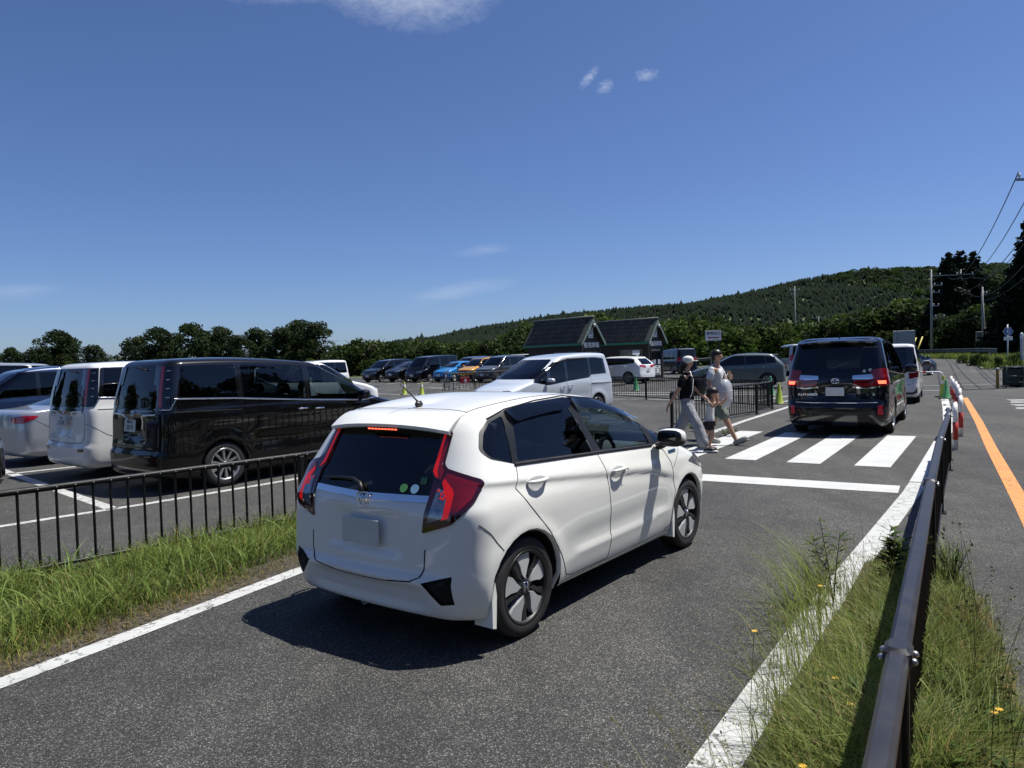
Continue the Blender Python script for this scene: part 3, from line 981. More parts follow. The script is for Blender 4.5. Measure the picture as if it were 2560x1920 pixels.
RX = np.array([-420, -330, -250, -170, -80, 0, 100, 203, 300, 372, 455, 560, 700, 900, 1300])
RH = np.array([0, 1, 4, 10, 25, 38, 47, 55, 69, 81, 84, 78, 66, 55, 45])
def hill_h(X, Y):
    ridge = np.interp(X, RX, RH)
    s = sstep(330, 800, Y) * (1 - .25 * sstep(850, 1400, Y))
    bumps = 3.0 * np.sin(X * .021 + 1) * np.sin(Y * .017) + 2.0 * np.sin(X * .047 + Y * .03)
    return ridge * s + bumps * s * np.clip(ridge / 30, 0, 1)
gxs = np.concatenate([np.linspace(-2600, -500, 12), np.linspace(-420, 900, 67), np.linspace(1000, 2600, 10)])
gys = np.concatenate([np.linspace(-500, -20, 8), np.linspace(0, 100, 26), np.linspace(110, 330, 14), np.linspace(345, 1000, 44), np.linspace(1060, 3600, 14)])
tag(grid_sheet('ground', gxs, gys, lambda X, Y: Tn(X, Y) - .05 + hill_h(X, Y), M['meadow']), kind='structure')
tag(grid_sheet('hill', np.linspace(-440, 960, 71), np.linspace(240, 1000, 52), lambda X, Y: hill_h(X, Y) + .25, M['forest_floor']), kind='structure')
tag(grid_sheet('car_park', np.linspace(-75, 62, 56), np.linspace(-14, 82, 49), Tn, M['asphalt']), kind='structure')

def sheet(name, poly, mat, lift=.004, sub=None):
    """flat painted or soil sheet on the ground; long quads are divided so that they follow it"""
    if len(poly) == 4 and sub:
        V = []; F = []
        a, b, c, d = [Vector(p) for p in poly]
        for i in range(sub + 1):
            t = i / sub
            for p in (a.lerp(d, t), b.lerp(c, t)): V.append((p.x, p.y, T(p.x, p.y) + lift))
        for i in range(sub): F.append((2 * i, 2 * i + 1, 2 * i + 3, 2 * i + 2))
    else:
        V = [(p[0], p[1], T(*p) + lift) for p in poly]; F = [tuple(range(len(poly)))]
    me = mesh(name, V, F, mat)
    if me.polygons[0].normal.z < 0: me.flip_normals()
    return tag(link(name, me), kind='structure')

def line(name, pts, w, mat, lift=.004):
    """a painted line of width w along pts"""
    V = []; F = []
    P = [Vector((p[0], p[1])) for p in pts]
    for i, p in enumerate(P):
        t = (P[min(i + 1, len(P) - 1)] - P[max(i - 1, 0)]).normalized(); n = Vector((-t.y, t.x))
        for s in (.5, -.5):
            q = p + n * w * s; V.append((q.x, q.y, T(q.x, q.y) + lift))
    for i in range(len(P) - 1): F.append((2 * i, 2 * i + 1, 2 * i + 3, 2 * i + 2))
    me = mesh(name, V, F, mat)
    if me.polygons[0].normal.z < 0: me.flip_normals()
    return tag(link(name, me), kind='structure')

def dense(pts, step=1.0):
    out = []
    for a, b in zip(pts[:-1], pts[1:]):
        n = max(1, int(math.hypot(b[0] - a[0], b[1] - a[1]) / step))
        out += [(a[0] + (b[0] - a[0]) * k / n, a[1] + (b[1] - a[1]) * k / n) for k in range(n)]
    return out + [pts[-1]]

# verges of soil and grass
VL = [(-7.4, -2.0), (-2.93, 3.90), (-2.52, 4.66), (-1.86, 5.97), (0.1, 9.1), (2.05, 12.15), (2.35, 12.7), (1.9, 13.3), (-.2, 10.55), (-2.35, 7.75), (-4.3, 5.65), (-9.0, .6)]
sheet('grass_verge', VL, M['soil'], .004)
VR = [(-.75, .75), (.92, 2.90), (1.70, 4.05), (2.30, 4.95), (2.75, 5.65), (3.0, 5.75), (3.18, 5.2), (3.10, 4.75), (2.62, 3.82), (2.08, 2.85), (1.1, 1.1), (.2, .0)]
sheet('grass_verge', VR, M['soil'], .0045)

# painted markings
line('lane_line', dense([(-5.6, -.9), (-2.845, 3.88), (-2.46, 4.60), (-1.80, 5.90), (.3, 9.2), (1.9, 11.75)], .4), .155, M['white_line'])
line('lane_line', dense([(3.86, 14.82), (5.79, 18.0), (8.1, 21.55), (10.5, 25.3), (13.0, 29.2)], .6), .15, M['white_line'])
line('lane_line', dense([(-.35, 1.25), (.77, 2.87), (1.80, 4.40), (4.63, 8.36), (5.05, 8.98)], .4), .19, M['white_line'])
line('lane_line', dense([(5.08, 9.02), (5.62, 9.83), (7.6, 12.8), (9.1, 15.0), (11.8, 19.53), (17.76, 29.67)], .6), .20, M['white_fresh'])
sheet('stop_line', [(1.35, 10.95), (4.73, 8.80), (4.47, 8.36), (1.10, 10.45)], M['white_fresh'])
for st in ([(2.61, 12.11), (3.02, 11.85), (5.35, 15.40), (4.95, 15.68)], [(3.39, 11.55), (3.80, 11.29), (6.13, 14.84), (5.73, 15.12)],
           [(4.17, 10.99), (4.57, 10.72), (6.92, 14.30), (6.49, 14.58)], [(4.96, 10.47), (5.36, 10.22), (7.73, 13.78), (7.31, 14.04)]):
    sheet('crosswalk_stripe', st, M['white_fresh'])
line('centre_line', dense([(1.2, .6), (4.0, 5.3), (5.35, 7.55), (7.92, 11.9), (10.5, 16.2), (15.1, 24.0)], .5), .16, M['orange_line'])
# car park bays
line('bay_line', dense([(-8.2, 5.2), (-5.4, 8.38), (-4.70, 9.09), (-3.78, 10.17), (-1.2, 13.4), (1.4, 16.8)], .6), .13, M['white_line'])
line('bay_line', dense([(-4.96, 8.82), (-8.60, 12.27), (-10.4, 14.0)], .6), .15, M['white_line'])
for k in range(1, 4):
    a, b = (-4.96 + 2.0 * k * .85, 8.82 + 2.3 * k * .9), (-9.0 + 2.0 * k * .85, 12.65 + 2.3 * k * .9)
line('bay_line', dense([(-7.7, 13.2), (-11.0, 10.0)], .6), .13, M['white_line'])
line('bay_line', dense([(-13.2, 46.0), (-6.6, 39.4), (-4.4, 37.0), (-2.0, 34.6)], .8), .14, M['white_line'])
line('bay_line', dense([(-5.7, 46.3), (-1.0, 44.4), (1.2, 43.6)], .8), .16, M['white_line'])
line('bay_line', dense([(-5.2, 45.2), (-2.4, 42.5)], .8), .16, M['white_line'])
for k in range(9):
    line('bay_line', dense([(-14.2 + 2.45 * k, 55.2 - .95 * k), (-13.2 + 2.45 * k, 59.6 - .95 * k)], 1), .14, M['white_line'])
for pts, w in (([(3.2, 29.9), (4.46, 29.05), (6.15, 27.85), (8.0, 26.5)], .14), ([(3.6, 33.2), (7.4, 31.2), (10.5, 29.4)], .30), ([(3.7, 35.0), (8.0, 32.8), (11.5, 30.8)], .30), ([(8.6, 25.4), (13.2, 30.8)], .14), ([(9.0, 24.3), (11.2, 27.0)], .14)):
    line('bay_line', dense(pts, .8), w, M['white_line'])
# junction beyond the bollards
line('lane_line', dense([(16.9, 28.45), (14.3, 30.4)], .8), .16, M['white_line'])
line('lane_line', dense([(17.9, 33.0), (19.6, 32.2), (24.0, 32.2)], .8), .12, M['white_line'])
line('lane_line', dense([(18.2, 34.4), (20.2, 35.6)], .8), .2, M['white_line'])
line('lane_line', dense([(20.4, 43.0), (26.5, 48.0)], 1), .2, M['white_line'])
line('lane_line', dense([(23.5, 53.0), (31.0, 66.0)], 1), .2, M['white_line'])
line('lane_line', dense([(26.0, 59.5), (34.0, 62.0)], 1), .2, M['white_line'])
# painted writing on the far lane, seen from beside: rows of worn strokes
for i, (x0, y0, L) in enumerate(((15.55, 22.55, 1.0), (15.05, 21.75, 1.5), (14.35, 20.65, 1.9), (13.7, 19.6, 2.2))):
    for r in range(2):
        ox, oy = -.16 * r - .05, -.30 * r
        for q in range(3):
            s0 = q * .62 + .05 * ((i + r + q) % 2); s1 = s0 + (.5 if (i + q + r) % 3 else .57)
            dx, dy = .97, -.24
            sheet('road_writing', [(x0 + ox + dx * s0, y0 + oy + dy * s0), (x0 + ox + dx * s1, y0 + oy + dy * s1), (x0 + ox + dx * s1 - .10, y0 + oy + dy * s1 - .20), (x0 + ox + dx * s0 - .10, y0 + oy + dy * s0 - .20)], M['white_line'])
sheet('manhole_cover', [(18.75 + .22 * math.cos(a), 28.3 + .22 * math.sin(a)) for a in np.linspace(0, 2 * PI, 14)[:-1]], M['under'])

# ================================================================== fences
def picket_fence(label, pts, h, picket_r, spacing, rail_mat, style='round', posts=None, low=.09, mat=None, group=None, skip_low=False, zoff=None):
    mat = mat or M['black_metal']
    P = [Vector((p[0], p[1], T(*p[:2]))) for p in pts]
    root = empty('picket_fence', P[0]); o_ = P[0]
    tag(root, label, 'fence', group)
    L = [p - o_ for p in P]
    rail = MB()
    for a, b in zip(L[:-1], L[1:]):
        d = (b - a); n = d.length; ang = math.atan2(d.y, d.x)
        if style == 'round':
            rail.tube([a + Vector((0, 0, h - .022)), b + Vector((0, 0, h - .022))], .027, 10)
        else:
            sl = math.atan2(d.z, math.hypot(d.x, d.y))
            mid = (a + b) / 2
            rail.box((mid.x, mid.y, mid.z + h - .027), (n, .060, .052), ang, .012)
    ro = rail.build('top_rail', rail_mat, root, 'auto')
    lowr = MB()
    for a, b in zip(L[:-1], L[1:]):
        d = b - a; mid = (a + b) / 2
        lowr.box((mid.x, mid.y, mid.z + low), (d.length, .032, .034), math.atan2(d.y, d.x), .006)
    lowr.build('bottom_rail', mat, root)
    pm = MB().tube([(0, 0, low), (0, 0, h - .03)], picket_r, 7).me('picket', mat, 'auto')
    bolts = MB()
    for a, b in zip(L[:-1], L[1:]):
        d = b - a; n = max(2, int(d.length / spacing))
        for k in range(n):
            p = a + d * ((k + .5) / n)
            link('picket', pm, root, p)
            if style == 'round':
                nn_ = Vector((d.y, -d.x, 0)).normalized()
                q = p + nn_ * .0275 + Vector((0, 0, h - .022)); bolts.ell(q, (.006, .006, .006), 6, 4)
    if bolts.v: tag(bolts.build('rail_bolts', M['bolt'], ro, True), kind='stuff')
    for p in (posts or []):
        q = Vector((p[0], p[1], T(*p[:2]))) - o_
        po = MB().box((q.x, q.y, q.z + h / 2 - .01), (.055, .055, h - .04), p[2] if len(p) > 2 else 0, .006)
        po.box((q.x, q.y, q.z + .006), (.13, .10, .012), p[2] if len(p) > 2 else 0)
        pp = po.build('post', mat, root)
        if style != 'round':
            a_ = p[2] if len(p) > 2 else 0
            cl = MB().box((q.x, q.y, q.z + h - .026), (.105, .078, .066), a_, .014)
            co = cl.build('rail_collar', rail_mat, pp, 'auto')
            bt = MB(); dx, dy = math.cos(a_), math.sin(a_)
            for s in (-.032, .032):
                for t in (-1, 1): bt.ell((q.x + dx * s - dy * .043 * t, q.y + dy * s + dx * .043 * t, q.z + h - .03), (.012, .012, .011), 8, 6)
            tag(bt.build('collar_bolts', M['bolt'], pp, True), kind='stuff')
    return root

AR = math.atan2(2.75, 1.7)
picket_fence('long black picket fence between the grass verge and the black and white vans', [(-6.2, 3.45), (-4.25, 5.52), (-2.28, 7.66), (-.4, 10.4), (1.2, 12.9)], .765, .0115, .135, M['black_metal'], 'round',
             posts=[(-4.25, 5.52, .8), (-2.28, 7.66, .85), (-.4, 10.4, .97)])
picket_fence('dark bronze railing in the right foreground beside the orange centre line', [(-.55, -.62), (1.15, 2.16), (2.86, 4.93), (4.33, 7.29), (5.96, 9.84), (6.52, 10.74)], .78, .009, .105, M['brown_metal'], 'flat',
             posts=[(1.15, 2.16, AR), (2.86, 4.93, AR), (4.33, 7.29, AR), (5.96, 9.84, AR), (6.52, 10.74, AR)])
picket_fence('black picket fence along the lane just behind the walking family', [(3.70, 16.75), (5.25, 18.3), (6.75, 19.9), (7.78, 21.55)], .86, .011, .125, M['black_metal'], 'round', posts=[(3.70, 16.75, .8), (6.75, 19.9, .9), (7.78, 21.55, .9)])
picket_fence('black picket fence across the car park in front of the white sports utility', [(3.35, 33.3), (5.28, 28.4), (6.6, 25.0), (7.82, 21.95)], .88, .011, .14, M['black_metal'], 'round', posts=[(5.28, 28.4, .5), (6.6, 25.0, .5), (7.82, 21.95, .5)])
picket_fence('far black fence with a red sign beyond the bonnet of the pale minivan', [(-3.9, 41.6), (-2.2, 42.6), (.6, 44.2), (2.2, 45.0)], 1.0, .014, .20, M['black_metal'], 'round', posts=[(-3.9, 41.6, .5), (-2.2, 42.6, .5), (.6, 44.2, .5)])

# ================================================================== red and white hoops, cones, bollard
def hoop(label, p, ang, width=.62, h=.735, r=.038):
    root = empty('hoop_barrier', (p[0], p[1], T(*p)), ang)
    tag(root, label, 'barrier', 'red and white hoop barriers along the lane')
    c = .15; pts = [(-width / 2, 0, 0), (-width / 2, 0, h - c)]
    for k in range(1, 7):
        a = PI - PI / 2 * k / 6; pts.append((-width / 2 + c + c * math.cos(a), 0, h - c + c * math.sin(a)))
    for k in range(1, 7):
        a = PI / 2 - PI / 2 * k / 6; pts.append((width / 2 - c + c * math.cos(a), 0, h - c + c * math.sin(a)))
    pts.append((width / 2, 0, 0))
    MB().tube(pts, r, 12).build('hoop', M['white'], root, True)
    for s in (-1, 1):
        MB().tube([(s * width / 2, 0, .17), (s * width / 2, 0, .46)], r + .0022, 12).build('red_band', M['red'], root, True)
    for q in (-.05, 0, .05):
        MB().tube([(q - .007, 0, h), (q + .007, 0, h)], r + .0022, 12).build('stripe', M['red'], root, True)
    lw = MB().tube([(-width / 2, 0, .10), (width / 2, 0, .10)], .018, 8); lw.build('cross_bar', M['white'], root, True)
hp = [(7.42, 12.05), (8.61, 13.81), (10.08, 16.2), (11.11, 17.93), (12.0, 19.44), (13.03, 21.25), (14.2, 23.25)]
ords = ['nearest', 'second', 'third', 'fourth', 'fifth', 'sixth', 'farthest']
for i, p in enumerate(hp):
    hoop('red and white hoop barrier, %s in the row beyond the bronze railing' % ords[i], p, math.atan2(1.75, 1.1))

gt = empty('gate_barrier', (18.3, 30.6, 0), math.atan2(1.9, -2.8)); tag(gt, 'wide low red and white gate bar across the lane beyond the white minivan', 'barrier')
pts = [(0, 0, 0), (0, 0, .52)] + [(.14 - .14 * math.cos(a), 0, .52 + .14 * math.sin(a)) for a in np.linspace(.2, PI / 2, 5)] + [(3.4, 0, .66), (3.55, 0, .52), (3.55, 0, 0)]
MB().tube(pts, .038, 10).build('bar', M['white'], gt, True)
for a, b in (((0, 0, .12), (0, 0, .40)),): MB().tube([a, b], .041, 10).build('red_band', M['red'], gt, True)
for x in (.6, 1.5, 2.4): MB().tube([(x, 0, .66), (x + .45, 0, .66)], .041, 10).build('red_band', M['red'], gt, True)

cone_y = plain('cone_yellow_green', (.34, .42, .04), .5); cone_g = plain('cone_green', (.06, .30, .12), .5)
def cone(label, p, mt, s=1.0, band=True):
    root = empty('traffic_cone', (p[0], p[1], T(*p)), rnd.random(), s); tag(root, label, 'cone', 'traffic cones about the car park')
    MB().lathe([(.001, .70), (.028, .70), (.034, .68), (.13, .05), (.15, .03)], 16).build('cone_body', mt, root, True)
    MB().box((0, 0, .016), (.37, .37, .032), 0, .012).build('base', M['trim'], root)
    if band:
        MB().lathe([(.055, .56), (.078, .44)], 16, (0, 0, 0)).build('reflective_band', M['white'], root, True)
cone('yellow green traffic cone at the end of the fence beside the black minivan', (8.75, 23.6), cone_y, 1.0, False)
cone('green traffic cone behind the yellow one, next to the black minivan', (10.2, 28.4), cone_g, 1.1, False)
cone('yellow green cone behind the fence pickets near the family', (7.3, 25.9), cone_y, 1.0)
cone('green cone beside the wheel of the white sports utility', (6.1, 35.4), cone_g, 1.1, False)
cone('left yellow green cone of the pair on the car park line', (-5.75, 38.4), cone_y, 1.0)
cone('right yellow green cone of the pair on the car park line', (-4.70, 37.4), cone_y, 1.0)
cone('yellow green cone standing at the far end of the hoop barriers', (14.75, 24.6), cone_y, 1.05)
cone('green cone half hidden behind the hoop barriers', (14.35, 23.8), cone_g, .9, False)

bl = empty('bollard', (19.3, 28.6, 0)); tag(bl, 'ochre yellow bollard standing on the open road', 'bollard')
MB().lathe([(.058, 0), (.058, .80), (.05, .82), (.001, .825)], 16).build('post', plain('ochre_paint', (.30, .17, .02), .5, var=.2), bl, True)
MB().lathe([(.060, .78), (.060, .815), (.05, .83), (.001, .832)], 16).build('cap', M['white'], bl, True)

# green A shaped barricades and dark bins at the right edge
green_m = plain('barricade_green', (.02, .05, .03), .4)
def a_frame(label, p, ang, mt=None, s=1.0):
    r = empty('a_frame_barricade', (p[0], p[1], T(*p)), ang, s); tag(r, label, 'barricade')
    for y in (-.28, .28):
        MB().tube([(-.42, y * 1.25, 0), (-.10, y, .82), (-.03, y, .88), (.03, y, .88), (.10, y, .82), (.42, y * 1.25, 0)], .021, 8).build('frame_leg', mt or green_m, r, True)
    for z, x in ((.80, .0), (.45, .24), (.45, -.24), (.22, .33), (.22, -.33)):
        MB().tube([(x, -.32, z), (x, .32, z)], .016, 6).build('cross_bar', mt or green_m, r, True)
a_frame('green pipe barricade in front of the dark bin at the right edge', (20.4, 29.2), 1.1)
a_frame('second pipe barricade with a bare metal leg at the right edge', (21.1, 28.9), .5, plain('bare_pipe', (.30, .34, .33), .35, metal=.5))
bn = empty('waste_bin', (21.4, 30.0, 0), .3); tag(bn, 'dark waste container with a lid at the right edge', 'container')
MB().box((0, 0, .40), (1.5, .9, .74), 0, .05).build('bin_body', plain('bin_dark', (.012, .015, .015), .5), bn, 'auto')
MB().box((0, 0, .80), (1.6, 1.0, .06), 0, .025).build('lid', plain('bin_lid', (.02, .024, .024), .45), bn, 'auto')
a_frame('left grey bicycle hoop by the far fence', (-3.5, 41.2), 1.2, plain('galvanised', (.20, .21, .21), .4, metal=.6))
a_frame('right grey bicycle hoop by the far fence', (.3, 43.6), 1.2, plain('galvanised_dull', (.18, .19, .19), .4, metal=.6))

# ================================================================== guard rail, poles, wires, road signs
steel = plain('galvanised_steel', (.26, .27, .27), .5, metal=.35, var=.2); conc = plain('concrete_pole', (.30, .29, .27), .8, var=.15)
gr = empty('guard_rail', (0, 0, 0)); tag(gr, 'long weathered steel guard rail around the bend of the road', 'guard rail')
GP = [(8, 86), (22, 86.5), (34, 86), (42, 81), (43.5, 73), (41, 64), (38.2, 57.5), (36.8, 54.5)]
V = []; F = []
prof = [(0, .42), (.05, .46), (.05, .53), (.0, .57), (.0, .61), (.05, .65), (.05, .72), (0, .76)]
dp = dense(GP, 2.0); n = len(prof)
for i, p in enumerate(dp):
    t = Vector(dp[min(i + 1, len(dp) - 1)]) - Vector(dp[max(i - 1, 0)]); t.normalize(); nn_ = Vector((t.y, -t.x))
    for o2, z in prof: V.append((p[0] + nn_.x * o2, p[1] + nn_.y * o2, T(*p) + z + .15))
for i in range(len(dp) - 1):
    for k in range(n - 1): F.append((i * n + k, i * n + n + k, i * n + n + 1 + k, i * n + 1 + k))
link('rail', mesh('rail', V, F, plain('guard_steel', (.085, .09, .088), .6, metal=.2, var=.3), True), gr)
for i, p in enumerate(dp[::2]):
    MB().tube([(p[0], p[1], T(*p) - .1), (p[0], p[1], T(*p) + .85)], .06, 8).build('post', steel, gr)

def pole(label, p, top, r=.13, arms=(), lean=(0, 0), mat=None, name='utility_pole'):
    z0 = T(*p) - .1
    root = empty(name, (p[0], p[1], z0)); tag(root, label, 'pole')
    MB().tube([(0, 0, 0), (lean[0] * .5, lean[1] * .5, top * .5), (lean[0], lean[1], top)], [r, r * .85, r * .62], 10).build('shaft', mat or conc, root, True)
    for (z, L, dx, off) in arms:
        a = MB(); x0 = lean[0] * z / top
        a.box((x0 + off, 0, z), (L, .09, .09)); ar = a.build('crossarm', steel, root)
        for q in (-.45, -.15, .45):
            MB().lathe([(.001, .22), (.05, .2), (.06, .1), (.03, .04), (.03, 0)], 8, (x0 + off + L * q, 0, z + .045)).build('insulator', M['white'], ar, True)
    return root
pole('grey utility pole with three side brackets in front of the tall cedar', (47.6, 81.5), 10.0, .15, [(9.3, 3.2, 0, 1.5), (8.2, 1.3, 0, .6), (7.4, 1.0, 0, .45), (5.9, .9, 0, .4), (4.6, 1.6, 0, .7)])
pole('leaning utility pole left of the hexagonal route sign', (46.6, 71.0), 7.0, .15, [(6.3, .5, 0, .2)], (-.12, 0))
pole('short leaning support pole beside the leaning utility pole', (47.9, 72.4), 4.5, .12, [], (-.5, 0))
pole('tall slender mast standing alone before the wooded hill', (47.8, 121), 12.2, .13, [(11.5, 1.6, 0, 0), (10.8, 1.2, 0, 0)], name='light_mast')
pole('far utility pole with two crossarms low against the hill', (65.0, 152), 8.6, .13, [(8.2, 3.0, 0, 0), (7.2, 3.6, 0, 0)])
pole('small far pole with a crossarm right of the left tree line', (-48.5, 198), 9.2, .16, [(8.4, 2.4, 0, 0)])
pole('small far pole showing above the left trees', (-87, 200), 10.0, .16, [(9.3, 2.8, 0, 0)])
near_pole = pole('utility pole just past the right edge carrying the wires', (22.45, 29.6), 10.6, .15, [(8.55, 2.6, 0, -.35), (7.3, 2.2, 0, -.1)])
far_pole = pole('far wire pole hidden in the trees on the right', (55.0, 88.0), 10.6, .15, [(10.0, 3.2, 0, 0)])
wr = M['trim']
for i, (a, b, sag) in enumerate((((20.9, 29.6, 8.75), (53.4, 88, 10.3), 1.7), ((21.8, 29.6, 8.75), (54.6, 88, 10.3), 1.7), ((23.2, 29.6, 8.75), (56.4, 88, 10.3), 1.7), ((22.0, 29.6, 7.4), (54.0, 88, 9.0), 1.6), ((22.9, 29.6, 7.2), (55.5, 88, 8.6), 1.9))):
    A, B = Vector(a), Vector(b)
    pts = []
    for k in range(25):
        t = k / 24; p = A.lerp(B, t); p.z -= sag * 4 * t * (1 - t); pts.append(p)
    w_ = MB().tube(pts, .022, 5).build('power_wire', wr, None, True)
    tag(w_, '%s of the five power wires at the upper right' % ['topmost', 'second', 'third', 'fourth', 'lowest'][i], 'wire', 'power wires at the upper right')
for i, (a, b) in enumerate((((47.6, 81.4, 5.6), (46.6, 71, 5.4)), ((47.6, 81.4, 5.2), (46.6, 71, 4.9)), ((46.6, 71, 6.2), (23.0, 29.6, 6.2)))):
    A, B = Vector(a), Vector(b)
    w_ = MB().tube([A.lerp(B, t) - Vector((0, 0, 2.4 * t * (1 - t))) for t in np.linspace(0, 1, 13)], .02, 5).build('service_wire', wr, None, True)
    tag(w_, ['upper service wire between the two right hand poles', 'lower service wire between the two right hand poles', 'slack service wire from the leaning pole towards the road'][i], 'wire')

# hexagonal route sign 93
sg_ = empty('route_sign', (31.3, 45.4, T(31.3, 45.4))); tag(sg_, 'blue hexagonal route sign reading 93 on a pale post', 'sign')
MB().tube([(0, 0, 0), (0, 0, 2.75)], .035, 10).build('post', M['white'], sg_, True)
hx = [(.30 * math.cos(a), 2.30 + .27 * math.sin(a)) for a in [PI / 3 * k for k in range(6)]]
MB().prism([(x * 1.08, 2.30 + (z - 2.30) * 1.08) for x, z in hx], -.052, -.046).build('sign_edge', M['white'], sg_)
hxo = MB().prism(hx, -.058, -.053).build('hexagon', plain('sign_blue', (.02, .10, .36), .4), sg_)
rt = (PI / 2, 0, 0)
link('number', text_me('93', .27, M['white'], .002, .004), hxo, (0, -.061, 2.30), rt)
link('sign_text', text_me('県道', .09, M['white'], .002, .002), hxo, (0, -.061, 2.475), rt)
link('sign_text', text_me('千葉', .09, M['white'], .002, .002), hxo, (0, -.061, 2.13), rt)
MB().box((0, -.05, 1.86), (.56, .012, .22), 0, .004).build('sub_plate', M['white'], sg_)
dl = empty('delineator_post', (31.9, 45.0, T(31.9, 45))); tag(dl, 'thin white marker post with a rounded top right of the route sign', 'post')
MB().lathe([(.085, 0), (.085, 2.1), (.06, 2.17), (.001, 2.2)], 12).build('tube', plain('post_grey', (.42, .43, .44), .4), dl, True)
MB().lathe([(.088, 1.85), (.088, 2.12), (.06, 2.19), (.001, 2.21)], 12).build('cap', M['white'], dl, True)
bb = empty('road_board', (42.3, 77.5, T(42.3, 77.5))); tag(bb, 'back of a grey road board standing behind the white minivan', 'sign')
MB().box((0, 0, 2.25), (2.2, .06, 1.5), -.15, .01).build('board', plain('board_back', (.34, .37, .40), .5, metal=.2), bb)
for x in (-.7, .7): MB().tube([(x, .06, -.2), (x, .06, 3.0)], .045, 8).build('post', steel, bb)
gy = plain('guy_cover_yellow', (.42, .36, .06), .5)
for i, (a, b) in enumerate((((45.0, 80.0, 2.9), (43.6, 79.2, .55)), ((45.7, 80.0, 3.0), (44.3, 79.2, .55)))):
    w_ = MB().tube([a, b], .075, 8).build('guy_wire_guard', gy, None, True); tag(w_, ['left slanted yellow guy wire guard behind the guard rail', 'right slanted yellow guy wire guard behind the guard rail'][i], 'wire guard')
st_ = empty('stone_marker', (45.6, 70.2, T(45.6, 70.2))); tag(st_, 'grey upright marker slab beside the leaning pole', 'marker'); MB().box((0, 0, 1.25), (.55, .25, 2.5), 0, .03).build('slab', plain('slab_grey', (.20, .20, .19), .8), st_)

# ================================================================== ticket booths
wood = plain('dark_stained_boards', (.022, .018, .015), .65, var=.35, scale=5); tile_m = plain('dark_roof_tile', (.024, .021, .019), .7, var=.3, scale=3)
ridge_m = plain('green_grey_cap', (.050, .058, .052), .6); green_f = plain('green_fascia', (.02, .16, .10), .45); pale_g = plain('pale_green_barge', (.20, .28, .24), .5)
tvar = [plain('dark_roof_tile_%s' % c, tuple(v * k for v in (.060, .053, .047)), .7, var=.3, scale=3) for c, k in (('a', .85), ('b', 1.0), ('c', 1.2))]
def tile_mesh(mt):
    V = []; F = []; n = 8; w, L = .30, .36
    for j, y in enumerate((0, L)):
        for i in range(n + 1):
            t = i / n; V.append((t * w, y, .028 * math.sin(2 * PI * t) + (.045 if j == 0 else .0)))
    for i in range(n + 1):
        t = i / n; V.append((t * w, 0, .028 * math.sin(2 * PI * t) - .01))
    for i in range(n): F.append((i, i + 1, n + 2 + i, n + 1 + i)); F.append((i, 2 * (n + 1) + i, 2 * (n + 1) + i + 1, i + 1))
    return mesh('roof_tile', V, F, mt, True)
TM = [tile_mesh(m_) for m_ in tvar]
